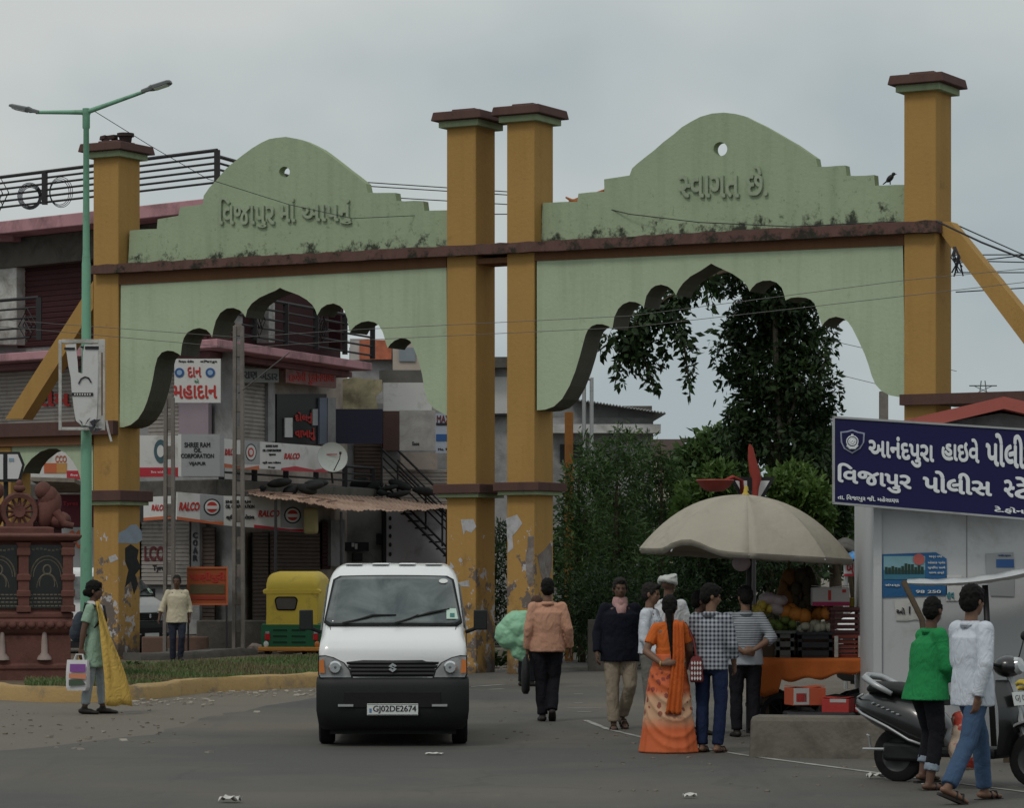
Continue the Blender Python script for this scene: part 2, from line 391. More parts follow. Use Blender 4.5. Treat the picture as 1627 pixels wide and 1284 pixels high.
rd = [G(-260, 1215), G(60, 1188), G(240, 1168), G(330, 1140), G(520, 1105), G(640, 1085), G(770, 1068), G(830, 1055),
      P(800, 1030, 68), P(1030, 1030, 68), G(1060, 1062), G(1140, 1085), G(1200, 1120), G(1230, 1150), G(1420, 1185), G(1700, 1215), G(2000, 1240)]
rd = [(p.x, p.y) for p in rd]+[(30, 10), (30, 4), (-30, 4), (-30, 26)]
sheet_obj('road', wav(rd, .10, .5, 3), .004, m_asphalt)
m_line = M('road_line', (.36, .36, .34), .8, .1, 4, .1, 30, .2, 0, .85, (.13, .12, .105), 3.0)
def ground_strip(name, pts, w, z, mat, seed=5):
    b = MB(); rr = random.Random(seed); row = []
    for i in range(len(pts)-1):
        a, c = Vector(pts[i][:2]), Vector(pts[i+1][:2]); n = max(1, int((c-a).length/.25))
        for k in range(n+(i == len(pts)-2)): row.append(a.lerp(c, k/n))
    g = []
    for i, p in enumerate(row):
        d = (row[min(i+1, len(row)-1)]-row[max(i-1, 0)]).normalized(); nn = Vector((-d.y, d.x)); ww = w/2*rr.uniform(.75, 1.1)
        g.append([Vector((*(p+nn*ww), z)), Vector((*(p-nn*ww), z))])
    b.sheet(g); return struct(b.build(name, mat))
ground_strip('road_line', [G(930, 1146), G(965, 1160), G(1040, 1178), G(1190, 1203), G(1400, 1231), G(1640, 1262)], .07, .009, m_line)
for q in ([(742, 1093), (800, 1089)], [(900, 1092), (950, 1092)], [(912, 1104), (926, 1104)], [(912, 1118), (926, 1118)], [(902, 1127), (955, 1127)], [(918, 1133), (940, 1133)], [(778, 1097), (800, 1096)]):
    ground_strip('road_marking', [G(*q[0]), G(*q[1])], .09, .009, m_line)

# traffic island: painted kerb, grass inside
def kerb(name, line, w, h, mat, label):
    pts = [Vector((p.x, p.y)) for p in line]; row = []
    for i in range(len(pts)-1):
        n = max(1, int((pts[i+1]-pts[i]).length/.3)); row += [pts[i].lerp(pts[i+1], k/n) for k in range(n)]
    row.append(pts[-1]); rr = random.Random(4)
    rings = []
    for i, p in enumerate(row):
        d = (row[min(i+1, len(row)-1)]-row[max(i-1, 0)]).normalized(); nn = Vector((-d.y, d.x)); j = lambda: rr.uniform(-.012, .012)
        a, c = p, p+nn*w
        rings.append([Vector((a.x+j(), a.y+j(), -.05)), Vector((a.x+d.x*0+j()+nn.x*.02, a.y+nn.y*.02+j(), h*.8+j())), Vector((a.x+nn.x*.05, a.y+nn.y*.05, h+j())), Vector((c.x, c.y, h+j())), Vector((c.x, c.y, -.05))])
    b = MB(); b.loft(rings); o = b.build(name, mat, None, 50); return tag(o, label, 'kerb')
kerb('kerb', [G(-330, 1092), G(-60, 1106), G(0, 1113), G(70, 1117), G(165, 1117), G(215, 1115), G(330, 1101), G(500, 1093), G(640, 1075), G(690, 1066), G(700, 1050)], .28, .20, m_kerb, 'worn yellow painted kerb curving round the grassy traffic island')
kerb('concrete_kerb', [G(225, 1062), G(300, 1060), G(410, 1052)], .55, .26, m_concd, 'grimy bare concrete divider kerb behind the island grass')
m_soil = M('island_soil', (.13, .10, .07), .95, .25, 1.5, .6, 12, .1)
isl = [G(-300, 1086), G(0, 1106), G(165, 1109), G(330, 1094), G(500, 1086), G(690, 1058), P(690, 1045, 60), P(225, 1045, 60), P(-300, 1045, 60)]
sheet_obj('island_ground', [(p.x, p.y) for p in isl], .13, m_soil)
def grass_mat():
    m, t, b = newmat('grass'); v = coords(t, 'World'); g = t.nodes.new('ShaderNodeNewGeometry')
    c = mixc(t, g.outputs['Random Per Island'], (.04, .10, .02), (.10, .15, .04)); c = mixc(t, ramp(t, noise(t, v, .6, 4), .42, .6), c, (.13, .105, .05))
    t.links.new(c, b.inputs['Base Color']); b.inputs['Roughness'].default_value = .7; return m
m_grass = grass_mat()
def grass(name, areas, n, z, hmin=.05, hmax=.14, seed=2):
    rr = random.Random(seed); b = MB()
    for (px0, px1, pya, pyb, w) in areas:          # the strip between two photo lines on the ground
        for _ in range(int(n*w)):
            s = rr.random(); px = px0+(px1-px0)*s; y0 = pya[0]+(pya[1]-pya[0])*s; y1 = pyb[0]+(pyb[1]-pyb[0])*s
            Y0, Y1 = GY(y0), GY(y1); Y = rr.uniform(min(Y0, Y1), max(Y0, Y1)); p = Vector(((px-CX)*Y/F, Y, z))
            a = rr.uniform(0, 6.28); h = rr.uniform(hmin, hmax); wd = rr.uniform(.006, .014); l = Vector((rr.uniform(-1, 1), rr.uniform(-1, 1), 0))*h*.5
            q = Vector((math.cos(a), math.sin(a), 0))*wd
            b.add([p-q, p+q, p+q*.5+l*.5+Vector((0, 0, h*.7)), p-q*.5+l*.5+Vector((0, 0, h*.7)), p+l+Vector((0, 0, h))], [(0, 1, 2, 3), (3, 2, 4)])
    return struct(b.build(name, m_grass), 'stuff')
grass('grass', [(165, 520, (1107, 1084), (1072, 1052), 1.0), (40, 165, (1106, 1108), (1092, 1088), .25), (500, 690, (1084, 1056), (1054, 1046), .3), (150, 235, (1100, 1100), (1075, 1068), .25)], 9500, .12, .04, .10)
# grit, leaf scraps and paper swept against the kerb: nobody could count it
def litter(name, spots, mat, seed, smin, smax):
    rr = random.Random(seed); b = MB()
    for (xa, xb, ya, yb, n) in spots:
        for _ in range(n):
            p = G(rr.uniform(xa, xb), rr.uniform(ya, yb)); s = rr.uniform(smin, smax)
            k = 5; ang = rr.uniform(0, 6.28)
            top = [Vector((p.x+math.cos(ang+2*math.pi*i/k)*s*rr.uniform(.5, 1.2), p.y+math.sin(ang+2*math.pi*i/k)*s*rr.uniform(.5, 1.2), .006+rr.uniform(0, s*.5))) for i in range(k)]
            b.add(top+[Vector((v.x, v.y, .002)) for v in top], [tuple(range(k)), tuple(range(2*k-1, k-1, -1))]+[(i, (i+1) % k, (i+1) % k+k, i+k) for i in range(k)])
    return struct(b.build(name, mat), 'stuff')
litter('litter', [(205, 340, 1112, 1122, 40), (330, 500, 1098, 1108, 60), (700, 830, 1060, 1068, 40), (20, 150, 1170, 1195, 4), (60, 420, 1125, 1200, 9)], M('pale_scraps', (.28, .25, .21), .9, .35, 9), 3, .02, .065)
litter('gravel', [(0, 330, 1122, 1185, 70), (500, 1000, 1070, 1180, 60), (930, 1600, 1150, 1260, 110)], M('grit', (.16, .135, .105), .95, .35, 9), 5, .008, .03)
def scrap(name, px, py, s, label, cat, mat, seed, flat=.35):
    rr = random.Random(seed); b = MB(); p = G(px, py); g = []
    for i in range(6):
        row = []
        for j in range(5):
            x, y = (i/5-.5)*s, (j/4-.5)*s*.6
            row.append(Vector((x, y+rr.uniform(-.02, .02)*s, .008+abs(math.sin(i*1.3+j))*s*flat*rr.uniform(.5, 1))))
        g.append(row)
    b.sheet(g); o = b.build(name, mat, None, 180, solid=.003); o.location = (p.x, p.y, .006); o.rotation_euler = (0, 0, rr.uniform(-.4, .4)); return tag(o, label, cat)
m_paper = M('paper', (.55, .54, .51), .8, .1, 8)
scrap('paper_scrap', 366, 1277, .16, 'torn pale paper scrap on the asphalt at the bottom edge', 'paper', m_paper, 1)
scrap('paper_scrap', 1096, 1270, .10, 'small white paper scrap on the road below the orange sari', 'paper', m_paper, 2)
scrap('plastic_scrap', 1392, 1239, .15, 'flattened white plastic scrap beside the scooter rear wheel', 'litter', m_paper, 3)
scrap('plastic_scrap', 690, 1201, .16, 'flat whitish scrap under the front of the white van', 'litter', m_paper, 4, .1)
def rock(px, py, Y, s, label, seed):
    rr = random.Random(seed); b = MB(); bm = bmesh.new(); bmesh.ops.create_icosphere(bm, subdivisions=2, radius=1)
    for v in bm.verts: v.co *= rr.uniform(.75, 1.15); v.co.x *= s[0]; v.co.y *= s[1]; v.co.z *= s[2]
    me = bpy.data.meshes.new('rock'); bm.to_mesh(me); bm.free(); o = link('rock', me, M('rock_face', (.17, .135, .12), .95, .35, 3, .6, 12))
    p = P(px, py, Y); o.location = (p.x, p.y, .12+s[2]*.5); return tag(o, label, 'rock', 'rocks beside the auto rickshaw')
rock(463, 1040, 62.5, (.36, .25, .2), 'largest brown rock just under the rickshaw tail lights', 1)
rock(490, 1042, 62, (.2, .18, .13), 'smaller brown rock next to the white van side', 2)
rock(408, 1048, 62, (.2, .2, .12), 'flat rock at the end of the concrete divider kerb', 3)
# ---------------------------------------------------------------- the twin arch gateway
ta = 1.127e-4*F; ca = math.atan(ta); YL = 56.5
GP = Plane(((188-CX)*YL/F, YL), (math.cos(ca), -math.sin(ca)))        # front face of the pillars
gate = thing('gateway', 'twin arched welcome gateway with mustard pillars and pale green scalloped panels', 'gateway', (GP.o.x, GP.o.y, 0))
def gb(name, b, mat, parent=None, **kw):
    o = b.build(name, mat, parent or gate, **kw)
    return o
def gbox(u0, u1, v0, v1, z0, z1):
    b = MB(); vs = [GP.at(u, z, v)-Vector((GP.o.x, GP.o.y, 0)) for u in (u0, u1) for v in (v0, v1) for z in (z0, z1)]
    return b.add(vs, [(0, 1, 3, 2), (4, 6, 7, 5), (0, 4, 5, 1), (2, 3, 7, 6), (0, 2, 6, 4), (1, 5, 7, 3)])
def gloc(b):
    o = Vector((GP.o.x, GP.o.y, 0)); b.v = [tuple(Vector(v)-o) for v in b.v]; return b
DP = .66
pill = {}
for k, (xa, xb, top) in dict(a=(148, 188, 247), b=(709.5, 756, 198), c=(805, 849, 190), d=(1436, 1487, 141)).items():
    u0 = GP.hit(xa, 500)[0]; u1 = GP.hit(xb, 500)[0]; zt = GP.hit(xb, top)[1]; pill[k] = (u0, u1, zt)
    p = gb('pillar', gbox(u0, u1, 0, DP, -.1, zt), m_mustard, bevel=.02)
    lab = {'a': 'pillar with broken bricks on its cap', 'b': None, 'c': None, 'd': 'tallest looking pillar beside the police cabin'}[k]
    c0 = MB(); cu, cv = (u0+u1)/2, DP/2; hw, hd = (u1-u0)/2, DP/2
    def slab(e, z0, z1, e2=None):
        e2 = e if e2 is None else e2
        r = lambda ee, z: [GP.at(cu+sx*(hw+ee), z, cv+sy*(hd+ee))-Vector((GP.o.x, GP.o.y, 0)) for sx, sy in ((-1, -1), (1, -1), (1, 1), (-1, 1))]
        return MB().loft([r(e, z0), r(e2, z1)])
    gb('cap_moulding', slab(.10, zt-.02, zt+.09), m_gstrip, p, bevel=.01)
    sl_ = slab(.20, zt+.09, zt+.24, .17); sl_.v += []
    cap = gb('pillar_cap', sl_, m_brownb, p, bevel=.015)
    tb = slab(-.05, zt+.24, zt+.30, -.07)
    gb('cap_knob', tb, m_brownb, p)
    # belt moulding round the foot
    if k != 'd':
        zb = {'a': (780, 797, 803), 'b': (770, 785, 791), 'c': (767, 781, 787)}[k]
        x = {'a': 148, 'b': 709, 'c': 805}[k]
        z1, z2, z3 = [GP.hit(x, q)[1] for q in zb]
        gb('belt', slab(.17, z2, z1), m_brownb, p, bevel=.012); gb('belt_moulding', slab(.11, z3-.0, z2-.002), m_gstrip, p)
U = lambda px, v=0.0: GP.shift(v).hit(px, 500)[0]
Zp = lambda px, py, v=0.0: GP.shift(v).hit(px, py)[1]
# ledge over both arches and the beam under it
zc1, zc0 = Zp(1487, 349, -.15), Zp(1487, 368, -.15)
uA, uB = U(144, -.15), U(1487, -.15); zl_1, zl_0 = Zp(144, 421, -.15), Zp(144, 435, -.15)
b = MB(); nseg = 90; rr = random.Random(9); rings = []
for i in range(nseg+1):
    u = uA+(uB-uA)*i/nseg; j = lambda s=.012: rr.uniform(-s, s)
    f = 1-i/nseg; a0, a1 = zc0+(zl_0-zc0)*f, zc1+(zl_1-zc1)*f
    rings.append([GP.at(u, a0+j(.006), -.15+j(.008)), GP.at(u, a1+j(.010), -.15+j(.008)), GP.at(u, a1+.01+j(.01), .72), GP.at(u, a0, .72)])
b.loft(rings); gb('ledge', gloc(b), m_brownf)
zb1, zb0 = zc0, Zp(853, 414, .0)
for q in ([(189, 425), (709, 395), (709, 424.5), (189, 452.5)], [(849.5, 385), (1436, 358), (1436, 389.5), (849.5, 414.5)]):
    gb('beam', gloc(plate([GP.shift(.012).quad(q)], .5, GP.shift(.012).mat())), m_beam)
for (ua, ub) in ((pill['b'][1], pill['c'][0]),):
    gb('beam', gbox(ua+.001, ub-.001, .02, .62, zb0, zc0-.002), m_beam)
print('ledge', zc0, zc1, 'beam', zb0)
arch_l = [(192, 452), (709.5, 424), (711, 661), (689, 649), (680, 639), (674, 620), (671, 597), (666, 577), (659, 557), (652, 542), (645, 538), (636, 537.5), (627, 541), (620, 547), (616, 553),
  (613, 545), (611, 537), (608, 527), (602, 517), (595, 512), (585, 510), (574, 512), (565, 517), (559, 523), (556, 529), (554, 520), (552, 507), (547, 493), (540, 486), (530, 482), (519, 484), (510, 490), (504, 501),
  (501, 492), (496, 484), (487, 476), (475, 469), (462, 464), (453, 461), (445, 457), (437, 462), (427, 466), (412, 473), (400, 482), (393, 492), (390, 504), (387, 499), (381, 493), (371, 489), (360, 490), (350, 497), (343, 509), (339, 524), (337, 536),
  (334, 530), (328, 524), (317, 521), (307, 523), (298, 528), (292, 537), (289, 549), (287, 565), (283, 562), (275, 558), (266, 557), (257, 560), (250, 569), (246, 584), (243, 602), (239, 620), (234, 637), (228, 652), (219, 666), (208, 675), (196, 679), (190, 679)]
arch_r = [(853, 414), (1434.5, 389), (1439, 631), (1429, 631), (1413, 628), (1400, 621), (1391, 611), (1385, 597), (1380, 580), (1374, 563), (1364, 541), (1354, 521), (1347, 511), (1340, 506), (1328, 503), (1317, 506), (1310, 512), (1306, 518),
  (1303, 508), (1299, 495), (1294, 482), (1288, 476), (1280, 473), (1268, 472), (1257, 473), (1248, 477), (1246, 468), (1242, 457), (1234, 449), (1224, 445.5), (1212, 446), (1202, 450), (1195, 457), (1191, 463), (1187, 454), (1180, 446), (1164, 435), (1145, 426), (1138, 423), (1130, 418.5), (1122, 424), (1113, 430), (1097, 439), (1085, 450), (1078, 460), (1074, 469),
  (1069, 461), (1061, 455), (1050, 452), (1041, 454), (1034, 459), (1027, 470), (1023, 488), (1017, 483), (1010, 480), (1000, 479), (990, 483), (982, 491), (976, 504), (973, 522), (966, 518), (957, 515), (948, 515), (940, 518), (934, 524), (930, 533), (926, 548), (921, 567), (914, 590), (905, 613), (893, 634), (880, 646), (866, 651), (853, 652)]
ped_l = [(203, 432), (206, 366), (249, 363), (250, 348), (284, 343), (286, 329), (322, 324), (324, 311), (333, 298), (345, 284), (359, 268), (372, 256), (385, 246), (400, 235), (415, 226), (427, 221), (438, 218.5), (454, 217), (473, 220), (485, 224), (496, 229), (510, 237), (522, 245), (542, 261), (565, 279), (581, 292), (584, 306), (628, 306), (630, 319), (672, 319), (674, 335), (712, 334), (712, 400)]
ped_r = [(860, 392), (862, 322), (917, 320), (919, 307), (960, 304), (960, 285), (1000, 278), (1004, 267), (1013, 259), (1024, 250), (1040, 238), (1054, 226), (1070, 213), (1083, 202), (1098, 193), (1113, 185), (1131, 179.5), (1150, 178), (1168, 180), (1181, 184), (1194, 190), (1212, 199), (1231, 210), (1264, 229), (1297, 251), (1299, 265), (1343, 263), (1345, 279), (1389, 278), (1390, 295), (1438, 293), (1438, 372)]
def hole(cx, cy, r): return [(cx+r*math.cos(2*math.pi*k/20), cy+r*1.02*math.sin(2*math.pi*k/20)) for k in range(20)]
def rough(pts, a, seed):
    rr = random.Random(seed); out = []
    for i in range(len(pts)):
        p, q = pts[i], pts[(i+1) % len(pts)]; n = max(1, int(math.hypot(q[0]-p[0], q[1]-p[1])/14))
        for k in range(n): out.append((p[0]+(q[0]-p[0])*k/n+rr.uniform(-a, a), p[1]+(q[1]-p[1])*k/n+rr.uniform(-a, a)))
    return out
PA = GP.shift(.03); PB = GP.shift(.24)
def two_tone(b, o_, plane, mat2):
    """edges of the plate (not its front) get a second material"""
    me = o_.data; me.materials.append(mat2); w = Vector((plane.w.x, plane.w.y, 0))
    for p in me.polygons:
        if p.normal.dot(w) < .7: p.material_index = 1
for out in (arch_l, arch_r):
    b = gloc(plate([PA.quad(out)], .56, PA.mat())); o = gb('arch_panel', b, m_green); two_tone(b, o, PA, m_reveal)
for out, h, txts in ((rough(ped_l, .5, 2), hole(452, 273, 8.5), [((350, 312, 438, 362), 'િવજાપુર'), ((446, 314, 471, 353), 'માં'), ((480, 316, 560, 356), 'આપનું')]),
                     (rough(ped_r, .5, 3), hole(1144.5, 236.5, 11), [((1080, 278, 1176, 314), [('સ', .50), ('વાગત', None)]), ((1188, 262, 1221, 311), 'છે.')])):
    b = gloc(plate([PB.quad(out), PB.quad(h)], .17, PB.mat())); o = gb('pediment', b, m_greent); two_tone(b, o, PB, m_gstrip)
    lb = MB()
    for bx, t in txts: add_text(lb, PB, bx, t, .017, -.045, .045, .4)
    gb('lettering', gloc(lb), m_letter, o)
# diagonal struts and the low side wings over the footpaths
def gquad(pts, th, v): return gloc(plate([GP.shift(v).quad(pts)], th, GP.shift(v).mat()))
gb('strut', gquad([(148, 446), (148, 490), (36, 666), (8, 666)], .3, .15), m_mustard)
gb('strut', gquad([(1489, 352), (1510, 352), (1760, 660), (1712, 660), (1497, 374)], .3, .12), m_mustard)
zl1, zl0 = Zp(187, 668, -.15), Zp(187, 690, -.15)
w1 = gb('wing_ledge', gbox(U(-240), pill['a'][0]-.001, -.16, .8, zl0, zl1), m_brownb)
gb('wing_ledge', gbox(pill['a'][0], pill['a'][1]+.0, -.16, -.002, zl0, zl1), m_brownb)
zr1, zr0 = Zp(1430, 627, -.15), Zp(1430, 644, -.15)
gb('wing_ledge', gbox(pill['d'][1]+.001, U(1930), -.16, .8, zr0, zr1), m_brownb); gb('wing_ledge', gbox(U(1429, -.16), pill['d'][1], -.16, -.002, zr0, zr1), m_brownb)
gb('wing_beam', gbox(U(-240), pill['a'][0]-.002, -.06, .7, zl0-.17, zl0-.001), m_beam)
wing = [(17, 704), (148, 702), (148, 790), (131, 790), (129, 765), (124, 748), (115, 732), (104, 720), (90, 713), (78, 713), (64, 718), (50, 729), (40, 742), (36, 752), (30, 748), (20, 745), (17, 744)]
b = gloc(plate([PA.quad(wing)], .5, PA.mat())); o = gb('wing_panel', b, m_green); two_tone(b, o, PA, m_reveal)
gb('wing_pillar', gbox(U(-30), U(17), 0, .6, -.1, zl0-.171), m_mustard, bevel=.02)
gb('wing_pillar', gbox(U(1700), U(1745), 0, .6, -.1, zr0-.01), m_mustard, bevel=.02)
# things left on top
bp = MB(); rr = random.Random(3); ua = pill['a'][0]; zt = pill['a'][2]+.24
o_ = MB()
for i in range(7):
    o_.box(GP.at(ua+.18+rr.uniform(-.12, .16), zt+.04+.07*(i//4)+rr.uniform(0, .03), .25+rr.uniform(-.12, .12)), (.2, .1, .075), rot=Matrix.Rotation(rr.uniform(0, 3), 3, 'Z') @ Matrix.Rotation(rr.uniform(-.3, .3), 3, 'X'))
tag(o_.build('brick_heap', M('old_brick', (.05, .03, .027), .95, .4, 6), bevel=.008), 'small heap of dark broken bricks on a gateway pillar cap', 'bricks')
fp = MB(); c = GP.at(ua+.50, zt, .3)
fp.lathe([(.09, 0), (.10, .01), (.12, .13), (.155, .14), (.155, .20), (.13, .20), (.12, .15), (.0, .15)], 14, Matrix.Translation(c))
tag(fp.build('flower_pot', M('dark_clay', (.045, .03, .028), .9, .3, 6), None, 40), 'dark flower pot beside the bricks on the pillar cap', 'pot')
tw = MB(); rr = random.Random(6)
pr_ = [GP.at(*GP.hit(*q), .33) for q in ((884, 310), (893, 315), (903, 318), (912, 314), (925, 307), (958, 294))]
tw.tube(pr_, [.015, .03, .06, .04, .03, .02], 6); tw.tube([GP.at(*GP.hit(*q), .33) for q in ((889, 318), (903, 312), (916, 318))], .02, 6)
tag(tw.build('cloth_rag', M('orange_rag', (.34, .12, .04), .9, .3, 8), None, 180), 'twisted orange rag tied behind the gate pediment step', 'rag')
# torn bills and bare patches stuck on the pillars' feet
m_bill = M('torn_bill', (.40, .40, .41), .85, .25, 7, .2, 20, .2, 0, .5, (.2, .19, .18), 5); m_billd = M('dark_bill', (.02, .02, .022), .85, .4, 9); m_billg = M('grey_bill', (.17, .14, .125), .9, .45, 9, .3, 16, .2, 0, .6, (.30, .28, .26), 4); m_billb = M('pale_blue_bill', (.26, .31, .37), .85, .2, 6, .1)
def side(k): c = GP.at(pill[k][1], 0); return Plane((c.x, c.y), (-GP.w.x, -GP.w.y))
def bill(label, pl, pts, mat, seed, v=-.004, a=1.9):
    b = plate([pl.shift(v).quad(rough(rough(pts, a*.6, seed), a, seed+50))], .004, pl.shift(v).mat()); tag(b.build('torn_bill', mat), label, 'poster', 'bills pasted on the gateway pillars')
SA, SBm, SC_ = side('a'), side('b'), side('c')
bill('pale blue bill with a rounded top on the gate pillar nearest the memorial', SA, [(190, 862), (190, 846), (200, 842), (206, 834), (216, 834), (224, 844), (225, 860), (216, 864)], m_billb, 1)
bill('black torn figure shaped bill under the pale blue one', SA, [(196, 872), (208, 866), (218, 874), (216, 890), (222, 902), (216, 915), (219, 930), (213, 946), (209, 925), (200, 935), (203, 905), (198, 890)], m_billd, 2)
bill('white scrap of bill high on the front of the peeling pillar', GP, [(172, 884), (184, 880), (186, 890), (176, 893)], m_bill, 3)
bill('white torn bill on the twin pillar just above the white van roof', GP, [(731, 828), (752, 826), (756, 838), (748, 846), (740, 842), (735, 850)], m_bill, 4)
bill('long white strips of torn bill down the edge of the other twin pillar', GP, [(805, 822), (822, 816), (828, 830), (822, 846), (812, 850), (814, 872), (807, 880), (806, 850)], m_bill, 5)
bill('grey bare strip scraped down the front of a twin pillar', GP, [(836, 852), (848, 852), (848, 925), (840, 928), (836, 905)], m_billg, 6)
bill('grey and white torn bill on the shaded side of a twin pillar', SC_, [(856, 884), (866, 876), (872, 864), (876, 868), (877, 900), (873, 922), (862, 925), (857, 905)], m_billg, 7)
bill('small white scraps of bill by the mirror of the white van', GP, [(716, 893), (722, 900), (719, 906), (714, 902)], m_bill, 8); bill('pale torn patch low on the twin pillar beside the white van mirror', GP, [(728, 925), (744, 923), (746, 932), (732, 935)], m_bill, 9)
# ---------------------------------------------------------------- vehicles
m_vanw = M('van_white', (.70, .71, .71), .28, .03, 2, 0, 20, .5, 0, .12, (.55, .53, .49), 1.5, .6)
m_rub = M('tyre_rubber', (.010, .010, .010), .85, .2, 6, .2, 40, .2)
m_plast = M('black_plastic', (.009, .0095, .010), .6, .2, 5, .08, 60, .35)
m_chrome = M('chrome', (.62, .63, .64), .2, .05, 5, 0, 20, .5, .9)
m_redl = M('red_lens', (.45, .015, .02), .2, .1, 5, 0, 20, .5)
m_amber = M('amber_lens', (.55, .17, .04), .25, .1, 5, 0, 20, .5)
m_lens = M('clear_lens', (.42, .44, .45), .15, .35, 14, 0, 20, .6, .3)
m_plate = M('number_plate', (.60, .62, .60), .5, .05, 5, 0)
def wheel(parent, x, y, r, w, axis='X', rim=m_steel, name='wheel'):
    b = MB(); pr = [(r*.62, -w/2), (r*.9, -w/2), (r*.98, -w*.38), (r, -w*.15), (r, w*.15), (r*.98, w*.38), (r*.9, w/2), (r*.62, w/2)]
    m = Matrix.Translation((x, y, r)) @ (Matrix.Rotation(R(90), 4, 'Y') if axis == 'X' else Matrix.Rotation(R(90), 4, 'X'))
    n = 28; rings = [[Vector((q*math.cos(2*math.pi*k/n), q*math.sin(2*math.pi*k/n), z)) for k in range(n)] for q, z in pr]
    b.loft(rings, False, m)
    t = b.build(name, m_rub, parent, 40)
    d = MB(); d.lathe([(.02, -w*.42), (r*.2, -w*.44), (r*.3, -w*.3), (r*.55, -w*.3), (r*.64, -w*.45), (r*.64, w*.45), (r*.55, w*.3), (r*.3, w*.3), (r*.2, w*.44), (.02, w*.42)], 24, m)
    d.build('rim', rim, t, 40); return t
def rrect(w, z0, z1, r, y, n=5, tum=0.0, crown=0.0):
    """ring of a body section at length y: width w, from z0 to z1, corner radius r, narrowing by tum at the top"""
    pts = []
    for cx, cz, a0 in ((w/2-r, z0+r*.6, -90), (w/2-r, z1-r, 0), (-w/2+r, z1-r, 90), (-w/2+r, z0+r*.6, 180)):
        rr_ = r if cz > (z0+z1)/2 else r*.6
        for k in range(n+1):
            a = R(a0+90*k/n); pts.append([cx+rr_*math.cos(a)*(r/rr_ if False else 1), cz+rr_*math.sin(a)])
    # extra points along the top for crown
    out = []
    for x, z in pts:
        t = (z-z0)/(z1-z0); x2 = x*(1-tum*max(0, t-.5)*2); out.append(Vector((x2, y, z+crown*(1-(2*x/w)**2)*max(0, t-.6)/.4)))
    return out
def van(label, loc, rz, plate_txt=True, group='white vans'):
    """small one-box van, nose towards local -Y"""
    t = thing('minivan', label, 'van', loc, rz, group)
    W = 1.475; Lg = 3.65
    st = [(0.0, .30, .94, 1.38, .08, 0, .01), (.03, .27, 1.00, 1.445, .08, .01, .012), (.08, .25, 1.05, W, .10, .02, .015), (.20, .25, 1.12, W, .10, .03, .015), (.30, .25, 1.17, W, .10, .045, .015),
          (.50, .25, 1.395, W, .11, .085, .02), (.72, .25, 1.635, W, .12, .125, .025), (.80, .25, 1.70, W, .13, .135, .03), (.92, .25, 1.755, W, .14, .14, .035), (1.15, .25, 1.785, W, .15, .145, .04), (2.0, .25, 1.80, W, .15, .145, .04), (3.3, .25, 1.79, W, .15, .14, .04), (3.55, .27, 1.72, 1.44, .15, .13, .03), (3.63, .32, 1.55, 1.38, .14, .10, .02), (Lg, .40, 1.3, 1.30, .12, .06, .01)]
    b = MB(); rings = []
    for y, z0, z1, w, r, tum, cw in st: rings.append(rrect(w, z0, z1, r, y, 5, tum, cw))
    b.loft(rings); body = b.build('body', m_vanw, t, 45)
    # roof ribs
    for i in range(4):
        d = MB(); x = (i-1.5)*.27
        d.loft([[Vector((x-.09, 1.02, 1.80)), Vector((x+.09, 1.02, 1.80)), Vector((x+.08, 1.04, 1.815-abs(x)*.022)), Vector((x-.08, 1.04, 1.815-abs(x)*.022))], [Vector((x-.09, 3.2, 1.80)), Vector((x+.09, 3.2, 1.80)), Vector((x+.08, 3.18, 1.825-abs(x)*.025)), Vector((x-.08, 3.18, 1.825-abs(x)*.025))]])
        d.build('roof_rib', m_vanw, body, bevel=.006)
    # windscreen lies on the slope between (y .30, z 1.17) and (y .78, z 1.69)
    nrm = Vector((0, -.735, .678)).normalized()
    def ws(x, s, off): p = Vector((x, .315+.455*s, 1.19+.487*s))+nrm*off; return p
    def ws_grid(hb, ht, s0, s1, off, r):
        g = []; n = 14
        for i in range(n+1):
            s = s0+(s1-s0)*i/n; h = hb+(ht-hb)*i/n; e = min(i, n-i)/n*2; cut = max(0, (r-min(s-s0, s1-s)*.67)); h2 = h-(r-math.sqrt(max(0, r*r-cut*cut)))
            g.append([ws(h2*x, s, off+.012*(1-x*x)) for x in [k/8 for k in range(-8, 9)]])
        return g
    d = MB(); d.sheet(ws_grid(.695, .60, -.02, 1.0, .006, .06)); d.build('windscreen_seal', m_plast, t, 180, solid=.012)
    d = MB(); d.sheet(ws_grid(.672, .578, .015, .965, .018, .06)); wsn = d.build('windscreen', m_glass, t, 180, solid=.006)
    d = MB(); d.add([ws(.50, .86, .036)+Vector((.045*math.cos(a), 0, 0))+Vector((0, .683, .731))*.03*math.sin(a) for a in [2*math.pi*k/16 for k in range(16)]], [tuple(range(16))]); d.build('round_sticker', m_plate, wsn)
    d = MB(); d.add([ws(x, s, .036) for x, s in ((.53, .09), (.645, .09), (.625, .30), (.53, .30))], [(0, 1, 2, 3)]); d.build('green_sticker', M('sticker_green', (.42, .55, .47), .6, .05), wsn)
    d = MB(); d.add([ws(x, s, .04) for x, s in ((.565, .12), (.61, .12), (.61, .2), (.565, .2))], [(0, 1, 2, 3)]); d.build('sticker_print', M('sticker_ink', (.05, .16, .15), .6, .05), wsn)
    for pts, bl in (([(-.50, -.01), (-.34, .07), (-.22, .13)], [(-.36, .065), (-.2, .155), (.03, .165)]), ([(.02, -.01), (.16, .08), (.25, .16)], [(.20, .115), (.36, .2), (.56, .29)])):
        d = MB(); d.tube([ws(x, s, .045) for x, s in pts], [.012, .009, .007], 6); d.tube([ws(x, s, .04) for x, s in bl], [.006, .016, .006], 6); d.build('wiper', m_plast, t, 180)
